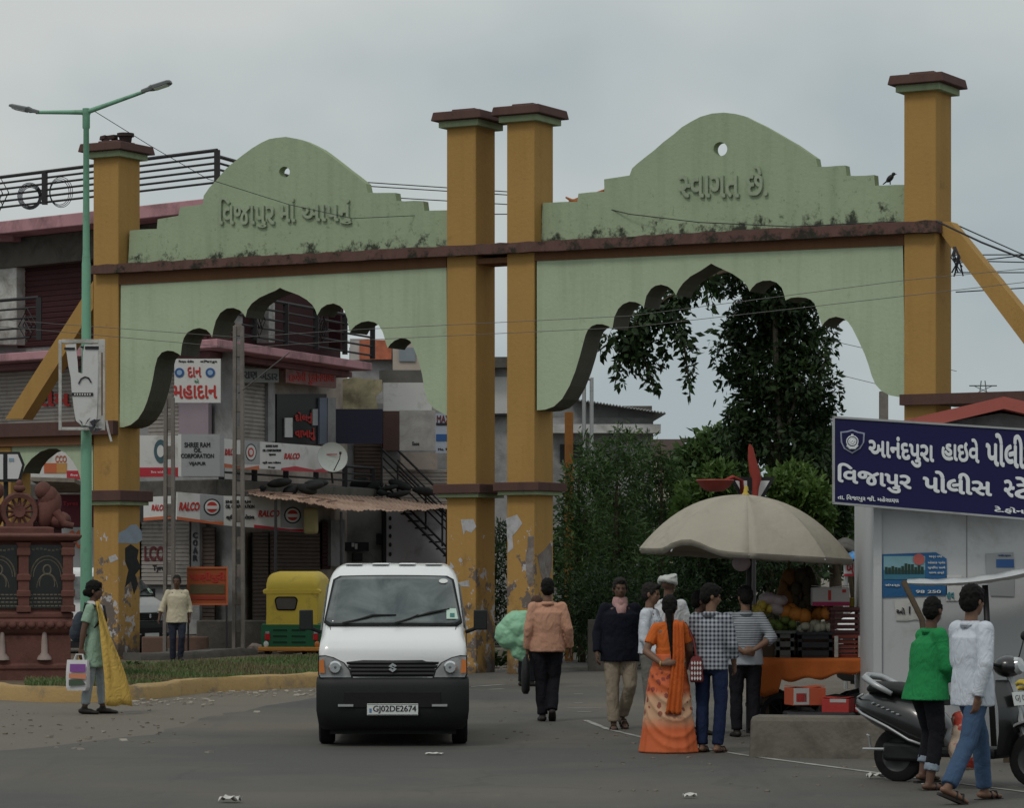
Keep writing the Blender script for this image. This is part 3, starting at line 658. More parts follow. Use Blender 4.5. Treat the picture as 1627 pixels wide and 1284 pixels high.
    # nose panel seams, grille, badge, lamps, bumper
    for s in (-1, 1):
        d = MB(); d.tube([Vector((s*.585, .095-.004, .93)), Vector((s*.60, .19-.0, 1.09)), Vector((s*.625, .29, 1.18))], .004, 4); d.build('panel_seam', M('seam', (.12, .12, .12), .7, .1), body)
    d = MB(); gr = []
    for i in range(9):
        z = .70+.15*i/8; hw = .43+.03*abs(i-4)/4
        gr.append([Vector((-hw, .012-(i % 2)*.012+(.03 if i == 8 else 0), z)), Vector((-hw*.5, -.006-(i % 2)*.012, z)), Vector((0, -.012-(i % 2)*.012, z)), Vector((hw*.5, -.006-(i % 2)*.012, z)), Vector((hw, .012-(i % 2)*.012+(.03 if i == 8 else 0), z))])
    d.sheet(gr); grl = d.build('grille', m_plast, t, solid=.02)
    d = MB()    # stylised metal badge on the grille: an angular letter S
    S = [(-.042, .012), (.0, .045), (.042, .018), (.022, .004), (.0, .02), (-.012, .012), (.042, -.014), (.0, -.045), (-.042, -.018), (-.022, -.004), (.0, -.02), (.012, -.012)]
    d = plate([[(x, y) for x, y in S]], .012, Matrix.Translation((0, -.045, .785)) @ Matrix.Rotation(R(90), 4, 'X')); d.build('badge', m_chrome, grl)
    for s in (-1, 1):
        o = [(s*.725, .895), (s*.66, .90), (s*.58, .88), (s*.48, .83), (s*.42, .755), (s*.40, .685), (s*.71, .685), (s*.728, .72)]
        if s < 0: o = o[::-1]
        def hl(sc, y, dep):
            cx_, cz_ = s*.60, .785; pts = [((x-cx_)*sc+cx_, (z-cz_)*sc+cz_) for x, z in o]
            return MB().loft([[Vector((x, y+(abs(x)-.42)**2*.15, z)) for x, z in pts], [Vector((x, y+dep+(abs(x)-.42)**2*.9, z)) for x, z in pts]])
        hb = hl(1.05, -.012, .14).build('headlight', m_plast, t); hl(.96, -.024, .05).build('lens', M('lamp_glass', (.33, .34, .345), .12, .5, 16, 0, 20, .7, .2), hb)
        d = MB(); d.lathe([(.0, -.002), (.055, 0), (.066, .010), (.05, .03), (0, .03)], 18, Matrix.Translation((s*.565, -.035, .785)) @ Matrix.Rotation(R(90), 4, 'X')); d.build('reflector', m_chrome, hb, 40)
        d = MB(); d.ell((s*.562, -.055, .787), (.028, .012, .028)); d.build('bulb', M('bulb_dark', (.12, .125, .13), .1, .2), hb, 180)
        d = MB(); d.loft([[Vector((s*x, -.036+(x-.42)**2*.15-e, z)) for x, z in ((.665, .73), (.722, .735), (.722, .85), (.678, .875))] for e in (0, .012)]); d.build('indicator', m_amber, hb)
    bm_ = MB(); rg = []
    for z, off, hw in ((.17, .05, .69), (.22, -.02, .728), (.36, -.065, .75), (.52, -.075, .75), (.60, -.075, .75), (.635, -.068, .75), (.665, -.055, .748), (.685, -.03, .745)):
        row = []
        for k in range(17):
            x = (k/8-1); row.append(Vector((x*hw, off+.055*abs(x)**12+.015*x*x, z)))
        row += [Vector((hw, .42, z)), Vector((-hw, .42, z))]
        rg.append(row)
    bm_.loft(rg); bmp_ = bm_.build('bumper', m_plast, t, 50)
    d = MB(); d.box((0, -.066, .47), (.95, .02, .16)); d.build('air_intake', M('intake_black', (.008, .008, .008), .8, .1), bmp_, bevel=.02)
    for s in (-1, 1):
        d = MB(); d.box((s*.46, -.075, .415), (.15, .03, .022)); d.build('fog_lamp_trim', m_steel, bmp_)
        # mirrors, side glass, wheels, door seam
        d = MB(); d.box((s*.87, .52, 1.245), (.135, .10, .20)); d.tube([Vector((s*.72, .55, 1.12)), Vector((s*.85, .53, 1.17))], .022, 6); d.build('wing_mirror', m_plast, t, 40, bevel=.035)
        for (ya, yb) in ((.62, 1.42), (1.5, 2.4), (2.48, 3.35)):
            d = MB(); f = lambda z: s*(W/2*(1-.145*max(0, (z-.25)/1.55-.5)*2)+.006)
            ya2 = ya+(.25 if ya < 1 else 0)
            d.add([(f(1.14), ya, 1.14), (f(1.14), yb, 1.14), (f(1.60), yb, 1.60), (f(1.60), ya2, 1.60)], [(0, 1, 2, 3)]); d.build('side_window', m_glass, t, solid=.012)
        for yw in (.62, 3.0):
            d = MB(); d.add([(s*(W/2+.002), yw+.34*math.cos(a), .26+.34*math.sin(a)) for a in [math.pi*k/12 for k in range(13)]], [tuple(range(13))]); d.build('wheel_arch', m_plast, t, solid=.01)
            wheel(t, s*(W/2-.075), yw, .27, .155)
        d = MB(); d.tube([Vector((s*(W/2+.003), 1.46, .36)), Vector((s*(W/2+.003), 1.46, 1.1))], .005, 4); d.build('door_seam', M('seam', (.12, .12, .12)), body)
    d = MB(); d.box((0, 1.8, .22), (1.25, 3.2, .2)); d.build('underbody', m_plast, t)
    PV = Plane((0, -.098), (1, 0))
    if plate_txt:
        d = MB(); d.box((0, -.087, .375), (.50, .014, .115)); np_ = d.build('number_plate', m_plate, t, bevel=.004)
        fr = MB()
        for q in (((-.245, .423), (.245, .427)), ((-.245, .323), (.245, .327))): fr.box2((q[0][0], -.0962, q[0][1]), (q[1][0], -.094, q[1][1]))
        tn = text_norm('GJ02DE2674', .012); xs = np.array([(v.co.x, v.co.y) for v in tn.vertices]); mn, mxx = xs.min(0), xs.max(0); xs = (xs-mn)/(mxx-mn)
        for q, (dx, dz) in enumerate(((0, 0), (.002, 0), (-.002, 0), (0, .002))): fr.add([(-.19+.42*a+dx, -.0965-.0004*q, .336+.076*c+dz) for a, c in xs], [tuple(p.vertices) for p in tn.polygons])
        fr.build('lettering', m_letterk, np_)
        d = MB(); d.box((-.217, -.0955, .365), (.022, .003, .04)); d.build('plate_mark', M('plate_blue', (.10, .18, .35), .5, .1), np_)
    else:
        d = MB(); d.box((0, -.087, .375), (.50, .014, .115)); np_ = d.build('number_plate', m_plate, t, bevel=.004)
    # no cabin behind the opaque glass; its lighter patches stand in for sky reflections
    return t
vx = (500+748)/2; vl = G(vx, 1188); van('white minivan driving towards the viewer beside the yellow kerb', (vl.x, vl.y, 0), R(1.5))
vb = P(178, 1040, 61); van_b = van('white minivan parked behind the peeling gate pillar by the shops', (P(236, 905, 65).x, 65.0, .0), R(62), False)
vc = P(1362, 1040, 44); van('white vehicle mostly hidden behind the police cabin wall and fruit cart', (vc.x, vc.y, 0), R(-70), False)

def rickshaw(px0, Y):
    base = P(px0, 1045, Y); t = thing('auto_rickshaw', 'green and yellow auto rickshaw seen from behind, parked beside the white van', 'auto rickshaw', (base.x+.62, base.y, .02), R(-4), None, .89)
    my = M('canopy_yellow', (.60, .44, .06), .6, .1, 2, .15, 12, .3, 0, .2, (.30, .22, .05), 2); mg = M('rickshaw_green', (.008, .105, .04), .45, .12, 2, .05, 20, .4)
    b = MB()      # rear faces local -Y
    def ring(y, wb, wt, z0, z1, r): return rrect((wb+wt)/2, z0, z1, r, y, 4, 1-wt/wb if wb else 0, .05)
    b.loft([ring(.00, 1.28, 1.10, .72, 1.62, .10), ring(.10, 1.32, 1.16, .70, 1.76, .15), ring(.35, 1.34, 1.2, .70, 1.85, .16), ring(1.2, 1.34, 1.2, .9, 1.88, .16), ring(1.9, 1.3, 1.12, 1.2, 1.84, .15), ring(2.1, 1.2, 1.0, 1.3, 1.72, .12)])
    can = b.build('canopy', my, t, 50)
    d = MB(); d.loft([ring(-.012, 1.27, 1.22, 1.42, 1.50, .03), ring(.06, 1.33, 1.25, 1.44, 1.52, .03)]); d.build('canopy_seam', my, can, 40)
    d = MB(); o = rrect(.50, 1.06, 1.36, .09, 0, 5); d.loft([[v+Vector((-.12, -.015, 0)) for v in o], [v+Vector((-.12, .02, 0)) for v in o]]); fr = d.build('rear_window', m_rub, can)
    d = MB(); o = rrect(.44, 1.09, 1.33, .07, 0, 5); d.loft([[v+Vector((-.12, -.022, 0)) for v in o], [v+Vector((-.12, .0, 0)) for v in o]]); d.build('pane', M('dim_pane', (.085, .075, .065), .3, .3, 5, 0), fr)
    b = MB(); b.loft([ring(-.02, 1.32, 1.32, .27, .75, .03), ring(.1, 1.36, 1.34, .25, .78, .04), ring(1.6, 1.36, 1.34, .25, .72, .04), ring(2.2, 1.0, 1.0, .3, .9, .1), ring(2.45, .6, .6, .4, 1.0, .1)]); bod = b.build('body', mg, t, 45)
    d = MB()
    for i in range(3):
        for s in (-1, 1): d.box((s*.2-.05, -.025, .64-.13*i), (.30, .02, .035))
    d.build('louvre', M('louvre_dark', (.004, .03, .013), .6, .1), bod)
    for s in (-1, 1):
        d = MB(); d.box((s*.52, -.04, .50), (.11, .04, .16)); tl = d.build('tail_light', m_redl, t, bevel=.015)
        d = MB(); d.box((s*.52, -.05, .59), (.08, .03, .05)); d.build('lens', m_lens, tl)
        d = MB(); d.ell((s*.55, -.04, .34), (.055, .02, .07)); d.build('reflector', m_plate if s < 0 else m_amber, tl, 180)
    d = MB(); d.box((0, -.06, .235), (1.44, .09, .09)); d.build('rear_bumper', M('bumper_orange', (.50, .21, .04), .6, .1), t, bevel=.02)
    for s in (-1, 1): wheel(t, s*.56, .35, .23, .11)
    wheel(t, 0, 2.15, .23, .11)
    d = MB()
    for s in (-1, 1): d.tube([Vector((s*.62, 1.75, .7)), Vector((s*.58, 1.85, 1.7))], .025, 6)
    d.build('windscreen_frame', m_black, t); return t
rickshaw(412, 60)

def scooter(Y=25.9):
    """black step-through scooter; local x runs forward, local y away from the viewer"""
    p = P(1429, 1247, Y); t = thing('scooter', 'black scooter with silver grab rail parked by the police cabin', 'scooter', (p.x, p.y, 0), R(-37))
    mb = M('scooter_black', (.008, .008, .009), .3, .15, 3, 0, 20, .5, 0, 0, (0, 0, 0), 1, .5); silver = M('silver_trim', (.36, .37, .38), .4, .06, 4, 0, 20, .5, .4)
    m_rimd = M('dark_rim', (.045, .046, .047), .5, .2, 4, 0, 20, .4, .3); wheel(t, 0, 0, .225, .10, 'Y', m_rimd, 'rear_wheel'); wheel(t, 1.25, 0, .225, .09, 'Y', m_rimd, 'front_wheel')
    # tail body: rings along x
    def yz(x, zc, hz, hy, n=14): return [Vector((x, hy*math.cos(2*math.pi*k/n), zc+hz*math.sin(2*math.pi*k/n))) for k in range(n)]
    b = MB(); b.loft([yz(-.38, .63, .03, .05), yz(-.35, .63, .09, .11), yz(-.2, .60, .15, .18), yz(0, .55, .19, .20), yz(.2, .49, .22, .20), yz(.38, .42, .19, .18), yz(.5, .36, .12, .15)]); tb = b.build('tail_body', mb, t, 60)
    for s in (-1, 1):
        d = MB(); d.tube([Vector((-.35, s*.10, .60)), Vector((-.25, s*.175, .56)), Vector((0, s*.195, .46)), Vector((.2, s*.2, .36)), Vector((.42, s*.16, .29))], .011, 6); d.build('body_trim', silver, tb, 180)
        d = MB(); d.tube([Vector((-.24, s*.177, .72)), Vector((-.33, s*.11, .69)), Vector((-.36, 0, .68))], .010, 6); d.build('body_trim', silver, tb, 180)
    PS = Plane((0, -.197), (1, 0)); d = MB(); q = text_norm('active', .01); xs = np.array([(v.co.x, v.co.y) for v in q.vertices]); mn, mxx = xs.min(0), xs.max(0); xs = (xs-mn)/(mxx-mn)
    d = MB()
    for i in range(6): d.tube([Vector((-.16+.05*i, -.178-.006*i, .645-.016*i)), Vector((-.13+.05*i, -.182-.006*i, .655-.018*i))], .006, 4)
    d.build('script_lettering', silver, tb)
    b = MB(); b.loft([yz(-.27, .76, .03, .07), yz(-.22, .77, .055, .12), yz(0, .765, .06, .15), yz(.2, .735, .06, .145), yz(.38, .70, .06, .12), yz(.46, .68, .04, .09)]); b.build('seat', M('seat_vinyl', (.009, .009, .010), .6, .2, 5, .1, 40, .3), t, 60)
    d = MB(); d.tube([Vector((.02, -.16, .73)), Vector((-.13, -.17, .80)), Vector((-.25, -.13, .855)), Vector((-.30, 0, .87)), Vector((-.25, .13, .855)), Vector((-.13, .17, .80)), Vector((.02, .16, .73))], [.02, .026, .03, .03, .03, .026, .02], 8); d.build('grab_rail', silver, t, 180)
    d = MB(); d.box((-.365, 0, .60), (.04, .14, .07)); d.build('tail_light', m_redl, t, bevel=.015)
    b = MB(); b.box((.12, .0, .25), (.46, .2, .15)); b.tube([Vector((.3, .09, .2)), Vector((-.1, .13, .22)), Vector((-.3, .14, .27))], [.03, .05, .055], 10); b.build('engine', m_plast, t, 40, bevel=.03)
    d = MB(); d.tube([Vector((-.20, -.12, .27)), Vector((-.20, -.15, .38)), Vector((-.22, -.15, .385))], .012, 6); d.tube([Vector((-.25, -.16, .27)), Vector((-.05, -.16, .275))], .012, 6); d.build('footrest', silver, t)
    b = MB(); b.box((.68, 0, .27), (.56, .30, .09)); b.build('floorboard', m_plast, t, bevel=.03)
    b = MB(); b.loft([[Vector((x, s*hy, z)) for s, x in ((-1, xb), (-.5, xb+.06), (0, xb+.085), (.5, xb+.06), (1, xb), (.6, xb-.03), (-.6, xb-.03))] for z, xb, hy in ((.26, .98, .16), (.45, 1.03, .21), (.62, 1.03, .22), (.78, .98, .18), (.86, .95, .12))]); b.build('front_apron', mb, t, 50)
    b = MB(); b.loft([[Vector((1.25+.30*math.cos(a)*k, s*.075, .24+.30*math.sin(a)*k)) for s, k in ((-1, .9), (-.8, 1), (.8, 1), (1, .9))] for a in [R(20+14*i) for i in range(11)]]); fe = b.build('front_fender', mb, t, 50)
    d = MB(); d.tube([Vector((1.25+.30*math.cos(a), -.08, .24+.30*math.sin(a))) for a in [R(20+14*i) for i in range(11)]], .012, 5); d.build('fender_trim', silver, fe)
    b = MB(); b.tube([Vector((1.25, 0, .225)), Vector((1.12, 0, .5)), Vector((1.0, 0, .95))], .03, 8); b.build('fork', m_steel, t)
    b = MB(); b.ell((1.0, 0, .97), (.12, .13, .09)); b.build('handlebar_cowl', mb, t, 180)
    d = MB(); d.lathe([(.0, .03), (.06, .02), (.075, -.02), (.0, -.03)], 16, Matrix.Translation((1.1, 0, .98)) @ Matrix.Rotation(R(75), 4, 'Y')); d.build('headlamp', m_lens, t, 40)
    for s in (-1, 1):
        d = MB(); d.tube([Vector((1.0, s*.1, .97)), Vector((.95, s*.25, 1.0)), Vector((.88, s*.35, .98))], [.014, .014, .019], 8); d.build('handlebar', m_plast, t, 180)
        d = MB(); d.tube([Vector((.96, s*.24, 1.0)), Vector((.98, s*.30, 1.17))], .006, 5); d.ell((.98, s*.32, 1.21), (.02, .06, .04)); d.build('mirror', m_plast, t, 180)
    mf = Matrix.Translation((1.06, 0, .70)) @ Matrix.Rotation(R(90), 4, 'Z') @ Matrix.Rotation(R(78), 4, 'X')
    d = MB(); d.box((0, 0, .055), (.24, .11, .012), mf); npl = d.build('number_plate', m_plate, t, bevel=.003)
    d = MB(); q = text_norm('GJ 02', .012); xs = np.array([(v.co.x, v.co.y) for v in q.vertices]); mn, mxx = xs.min(0), xs.max(0); xs = (xs-mn)/(mxx-mn)
    d.add([(-.10+.20*a, -.03+.06*c, .063) for a, c in xs], [tuple(p.vertices) for p in q.polygons], mf); d.build('lettering', m_letterk, npl)
    for xx in (.3,):
        d = MB(); d.tube([Vector((.35, -.08, .2)), Vector((.33, -.2, .0))], .012, 6); d.build('side_stand', m_steel, t)
    return t
sc1 = scooter()
# ---------------------------------------------------------------- buildings
def panel(pl, q, th=.06, v=0.0, loops=None):
    if len(q) == 4 and not hasattr(q[0], '__len__'): q = [(q[0], q[1]), (q[2], q[1]), (q[2], q[3]), (q[0], q[3])]
    return plate([pl.quad(q)], th, pl.mat(v)) if v == 0 else plate([pl.shift(v).quad(q)], th, pl.shift(v).mat())
class Bld:
    """a building: a thing whose parts are placed on its facade planes"""
    def __init__(s, name, label, cat, o):
        s.t = thing(name, label, cat, (o[0], o[1], 0)); s.o = Vector((o[0], o[1], 0))
    def put(s, name, b, mat, parent=None, **kw):
        b.v = [tuple(Vector(v)-s.o) for v in b.v]; return b.build(name, mat, parent or s.t, **kw)
    def pan(s, name, pl, q, mat, th=.06, v=0.0, parent=None, **kw): return s.put(name, panel(pl, q, th, v), mat, parent, **kw)
def shutter_mb(pl, q, v=0.0, pitch=.085, depth=.022):
    """rolling shutter: ribbed sheet"""
    pp = pl.shift(v); (x0, y0, x1, y1) = q
    (ua, za), (ub, zb), (uc, zc), (ud, zd) = pp.quad([(x0, y0), (x1, y0), (x1, y1), (x0, y1)]); zt = (za+zb)/2; zl = (zc+zd)/2
    n = max(2, int((zt-zl)/pitch)); g = []
    for i in range(n):
        z = zl+(zt-zl)*i/n; dz = (zt-zl)/n
        for f, dv in ((.02, 0), (.15, -depth), (.80, -depth), (.95, 0)):
            g.append([pp.at(ua, z+dz*f, dv), pp.at(ub, z+dz*f, dv)])
    b = MB(); b.sheet(g); b.add([pp.at(ua, zl, .03), pp.at(ub, zl, .03), pp.at(ub, zt, .03), pp.at(ua, zt, .03)], [(0, 1, 2, 3)]); return b
def rail_mb(pl, pts, h, nbars=5, posts=(), r=.022, v=0.0, slope=True):
    b = MB(); pp = pl.shift(v); (u0, z0), (u1, z1) = pp.quad(pts)
    for i in range(nbars): zz = h*(i+.5)/(nbars-.5) if nbars > 1 else h; b.tube([pp.at(u0, z0+zz), pp.at(u1, z1+zz)], r if i < nbars-1 else r*1.5, 6)
    return b
def sign(name, label, pl, q, mat, th=.08, v=0.0, texts=(), frame=None, cat='sign', group=None, extra=(), bold=.02):
    b = panel(pl, q, th, v); o = b.build(name, mat); tag(o, label, cat, group)
    pp = pl.shift(v)
    byc = {}
    for bx, t, mm in texts: byc.setdefault(mm.name, (mm, []))[1].append((bx, t))
    for mm, lst in byc.values():
        l = MB()
        for bx, t in lst: add_text(l, pp, bx, t, bold, -.008, .006)
        if l.v: l.build('lettering', mm, o)
    for nm, bq, mm, vv in extra:
        panel(pp, bq, .012, vv).build(nm, mm, o)
    return o
def disc(pl, cx, cy, r, n=20, k=1.0): return [(cx+r*math.cos(2*math.pi*i/n), cy+r*k*math.sin(2*math.pi*i/n)) for i in range(n)]
Yc = 66.0; cn = P(345, 600, Yc); lf = P(0, 600, Yc/.935); rg = P(570, 600, Yc/.904)
PL = Plane((lf.x, lf.y), (cn.x-lf.x, cn.y-lf.y)); PR = Plane((cn.x, cn.y), (rg.x-cn.x, rg.y-cn.y))
A = Bld('shop_building', 'three storey shopping building with pink floor slabs, dark maroon walls and black roof railing', 'building', (cn.x, cn.y))
def wallbox(b, pl, px0, px1, z0, z1, v, th):
    pp = pl.shift(v); u0, u1 = pp.hit(px0, 600)[0], pp.hit(px1, 600)[0]
    vs = [pp.at(u, z, w) for u in (u0, u1) for w in (0, th) for z in (z0, z1)]
    return b.add(vs, [(0, 1, 3, 2), (4, 6, 7, 5), (0, 4, 5, 1), (2, 3, 7, 6), (0, 2, 6, 4), (1, 5, 7, 3)])
zroof = PL.hit(345, 313)[1]; zs2t = PR.hit(345, 538)[1]; zs1 = PR.hit(400, 765)[1]
# wall masses behind the slabs
A.put('wall', wallbox(MB(), PL, -420, 372, 0, zroof-.3, 1.1, .25), m_wallg)
A.put('wall', wallbox(MB(), PR, 345, 552, 0, zs2t, 1.05, .25), m_wall)
A.put('upper_wall', wallbox(MB(), PR, 345, 541, zs2t, zroof-.3, 1.02, .25), m_maroon)
A.put('upper_wall', wallbox(MB(), PL, 200, 368, zs2t, zroof-.35, 1.02, .07), m_maroon)
# floor and roof slabs: L-shaped plates following both fronts
def slab_L(z0, z1, pxl, pxr, name, mat, out=0.0, back=7.0):
    a = PL.shift(-out); c = PR.shift(-out); ul = a.hit(pxl, 600)[0]; ur = c.hit(pxr, 600)[0]
    p0 = a.at(ul, 0).to_2d(); p2 = c.at(ur, 0).to_2d()
    # corner where the two front planes meet
    d1, d2 = a.d, c.d; den = d1.x*d2.y-d1.y*d2.x; w = c.o-a.o; s = (w.x*d2.y-w.y*d2.x)/den; p1 = a.o+d1*s
    pts = [p0, p1, p2, p2-c.w*back, p1-(a.w+c.w)*back*.6, p0-a.w*back]
    b = MB(); b.loft([[Vector((*p, z0)) for p in pts], [Vector((*p, z1)) for p in pts]]); return A.put(name, b, mat, bevel=.02)
slab_L(zroof-.28, zroof, -420, 548, 'roof_slab', m_pink)
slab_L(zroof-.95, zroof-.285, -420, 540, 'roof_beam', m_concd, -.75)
zf = PR.hit(345, 552)[1]
slab_L(zf, zs2t, -420, 592, 'balcony_slab', m_pink)
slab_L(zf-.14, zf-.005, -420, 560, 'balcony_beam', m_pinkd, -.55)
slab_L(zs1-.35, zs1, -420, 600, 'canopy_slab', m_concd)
# top floor front: white column, big maroon shutters
A.pan('column', PL, (-60, 394, 26, 548), m_whitew, .3, .8, bevel=.02)
A.put('shutter', shutter_mb(PL, (28, 400, 150, 549), 1.07, .12, .015), m_maroon)
A.put('shutter', shutter_mb(PL, (155, 400, 330, 549), 1.0, .12, .015), m_maroon)
A.pan('column', PR, (427, 470, 437, 545), m_whitew, .3, .6, bevel=.02)
A.pan('column', PR, (541, 470, 546, 556), m_maroon, .3, .6, bevel=.02)
A.pan('column_head', PL, (-40, 362, 20, 383), m_pink, .4, .5, bevel=.03)
# railings
def railing(pl, xa, xb, ya, yb, h, n, step, v, name='railing', diamond=()):
    b = MB(); pp = pl.shift(v); (u0, z0), (u1, z1) = pp.quad([(xa, ya), (xb, yb)]); zm = max(z0, z1)*0+((z0+z1)/2)
    for i in range(n): b.tube([pp.at(u0, zm+h*(i+.35)/(n-.65)), pp.at(u1, zm+h*(i+.35)/(n-.65))], .026 if i < n-1 else .04, 6)
    k = max(1, int(abs(u1-u0)/step))
    for i in range(k+1): u = u0+(u1-u0)*i/k; b.box(pp.at(u, zm+h/2), (.12, .12, h))
    for cx, cy, s in diamond:
        cu, cz = pp.hit(cx, cy)
        for f in (1, .5): 
            q = [pp.at(cu+s*f*a, cz+s*1.25*f*c, -.03) for a, c in ((-1, 0), (0, 1), (1, 0), (0, -1), (-1, 0))]; b.tube(q, .014, 5)
        b.tube([pp.at(cu-s*.5, cz+s*.62, -.03), pp.at(cu+s*.5, cz-s*.62, -.03)], .014, 5)
    return A.put(name, b, m_rail)
railing(PL, -400, 345, 362, 313, PL.hit(345, 258)[1]-zroof, 6, 2.6, .06, diamond=((-4, 308, .42),))
railing(PR, 345, 545, 313, 345, PL.hit(345, 258)[1]-zroof, 6, 2.6, .06)
railing(PL, -400, 62, 566, 549, .95, 5, 2.4, .1, diamond=((45, 517, .30),))
railing(PR, 352, 592, 541, 562, .92, 5, 1.6, .1, diamond=((410, 508, .30), (511, 522, .26)))
railing(PR, 352, 592, 766, 782, .55, 4, 1.5, .12)
# first floor: shutters, pillars, open shop
A.put('shutter', shutter_mb(PL, (-60, 590, 120, 700), 1.05), m_shut); A.put('shutter', shutter_mb(PL, (236, 590, 332, 692), 1.02), m_shut)
A.pan('pilaster', PL, (284, 640, 331, 692), M('lilac_panel', (.27, .22, .25), .8, .1, 2), .1, .9)
A.put('shutter', shutter_mb(PR, (368, 606, 425, 702), .95), m_shut)
A.pan('pilaster', PR, (426, 603, 437, 702), m_wallg, .25, .85); A.pan('pilaster', PR, (521, 632, 534, 726), m_wallg, .25, .85)
A.pan('shop_front', PR, (440, 626, 519, 706), m_black, .05, .93)
A.pan('door_frame', PR, (508, 632, 520, 706), M('blue_grey', (.16, .19, .25), .7, .1), .05, .87)
# ground floor
A.put('shutter', shutter_mb(PL, (226, 828, 302, 930), .95), m_shut)
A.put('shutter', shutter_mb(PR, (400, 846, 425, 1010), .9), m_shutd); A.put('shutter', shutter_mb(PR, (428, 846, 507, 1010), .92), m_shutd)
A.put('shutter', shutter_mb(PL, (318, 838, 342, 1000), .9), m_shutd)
A.pan('pilaster', PL, (304, 828, 317, 985), m_wallg, .2, .8)
A.put('shutter', shutter_mb(PR, (511, 830, 524, 905), .9), m_maroon)
A.pan('pilaster', PR, (526, 826, 548, 900), m_wallg, .2, .8)
A.put('plinth', wallbox(MB(), PR, 350, 600, -.1, .35, .3, 1.0), m_concrete); A.put('plinth', wallbox(MB(), PL, -420, 342, -.1, .35, .3, 1.0), m_concrete)
A.put('shutter', shutter_mb(PL, (-60, 830, 220, 1000), .95), m_maroon)
def loose_text(parent, bl, items, mat):
    l = MB()
    for pl, bx, t in items: add_text(l, pl, bx, t, .03, -.012, .008)
    return bl.put('lettering', l, mat, parent)
loose_text(None, A, [(PL.shift(.93), (230, 868, 262, 892), 'LCO')], M('maroon_lettering', (.13, .03, .035)))
loose_text(None, A, [(PR.shift(.92), (468, 655, 496, 673), 'દોલનું'), (PR.shift(.92), (468, 680, 500, 700), 'વાખાનું'), (PL.shift(1.0), (56, 616, 112, 646), 'રીમ')], m_letterr)
loose_text(None, A, [(PL.shift(.93), (243, 898, 262, 910), 'Tyre'), (PL.shift(.79), (307, 846, 314, 856), 'C'), (PL.shift(.79), (307, 858, 314, 868), 'O'), (PL.shift(.79), (307, 870, 314, 880), 'A'), (PL.shift(.79), (307, 882, 314, 892), 'R')], m_letterk)
# signs fixed to it
S_ = lambda *a, **k: sign(*a, **k)
m_sign = M('sign_white', (.56, .56, .55), .5, .06, 3, .03, 20, .3, 0, .2, (.35, .33, .30), 2)
m_signr = M('sign_red', (.40, .03, .045), .5, .08, 3, 0); m_signo = M('sign_orange', (.45, .12, .05), .6, .1, 3, 0); m_signg = M('sign_grey', (.30, .31, .32), .55, .06, 2, .03, 20, .3, 0, .2, (.2, .2, .2), 2)
PLs = PL.shift(.05); PRs = PR.shift(-.05)
PF = Plane((P(316, 700, 65.0).x, 65.0), (1, -.12))          # hangs off the corner, square to the road
o = S_('donation_board', 'square white board with red Gujarati letters and two blue emblems under a pink slab', PF, (277, 570, 350, 640), m_sign, .06, 0.0,
   [((298, 583, 320, 600), 'દાન', m_letterr), ((276, 612, 345, 634), 'મહાદાન', m_letterr), ((309, 602, 316, 609), 'એ', M('green_lettering', (.03, .22, .10))), ((284, 572, 308, 577), 'િજલ્લા પોલીસ', m_letterk), ((318, 572, 345, 577), 'વિજાપુર', m_letterk)])
for cx in (285, 334):
    panel(PF, disc(PF, cx, 592, 7.5), .012, -.015).build('emblem', m_letterb, o); panel(PF, disc(PF, cx, 592, 4.2), .012, -.022).build('emblem_centre', M('pale_blue', (.25, .36, .50)), o)
S_('oil_shop_sign', 'grey box sign reading SHREE RAM OIL CORPORATION VIJAPUR', PF, (288, 690, 349, 757), m_signg, .45, 0.0,
   [((293, 703, 334, 711), 'SHREE RAM', m_letterk), ((308, 712, 320, 719), 'OIL', m_letterk), ((287.5, 721, 340, 728), 'CORPORATION', m_letterk), ((300, 734, 327, 741), 'VIJAPUR', m_letterk)], extra=[('edge_strip', (283, 690, 288, 757), m_sign, 0.0)])
o = S_('tyre_sign', 'white sign with a dark tyre picture and red lower strip beside a grey box sign', PF, (200, 692, 283, 758), m_sign, .10, .1, [((240, 748, 262, 752), 'five wide', m_letterw)], extra=[('red_strip', (200, 743, 283, 758), m_signr, -.012)])
for rr_, mm, vv in ((17, M('tyre_picture', (.05, .10, .12), .6, .3, 8), -.02), (9, m_sign, -.03)):
    panel(PF, disc(PF, 255, 717, rr_*.62, 24, 1.75), .012, vv+.1).build('tyre_picture', mm, o)
def ralco(name, label, pl, q, cells, v=0.0):
    """shop board: white cells, red maker's name, round emblem, red wave along the bottom"""
    o = S_(name, label, pl, q, m_sign, .06, v, cells, cat='sign', group='white and red tyre shop boards', bold=.035)
    return o
PRb = PR.shift(-.35)
QU = [(353, 697), (521, 710), (521, 751), (353, 742)]
o = ralco('shop_board', 'long white shop board under the black shopfront, partly covered by a dish', PRb, QU,
   [((357, 713, 374, 724), 'RALCO', m_letterr), ((451, 720, 476, 730), 'RALCO', m_letterr), ((422, 707, 441, 711), 'SHREE RAM', m_letterk), ((417, 714, 446, 718), 'OIL CORPORATION', m_letterk), ((427, 721, 438, 725), 'VIJAPUR', m_letterk), ((417, 733, 446, 738), 'શ્રી રામ ઓઇલ', m_letterk), ((426, 741, 437, 745), 'િવજાપુર', m_letterk)])
for q, mm in (([(353, 736), (372, 739), (388, 744), (412, 740), (412, 747), (353, 743)], m_signo), ([(448, 744), (470, 741), (500, 747), (521, 743), (521, 751), (448, 748)], m_signr), ([(388, 699.8), (413, 701.6), (413, 738), (388, 737)], m_signg)):
    panel(PRb, q, .012, -.008 if mm is m_signg else -.016).build('printed_band', mm, o)
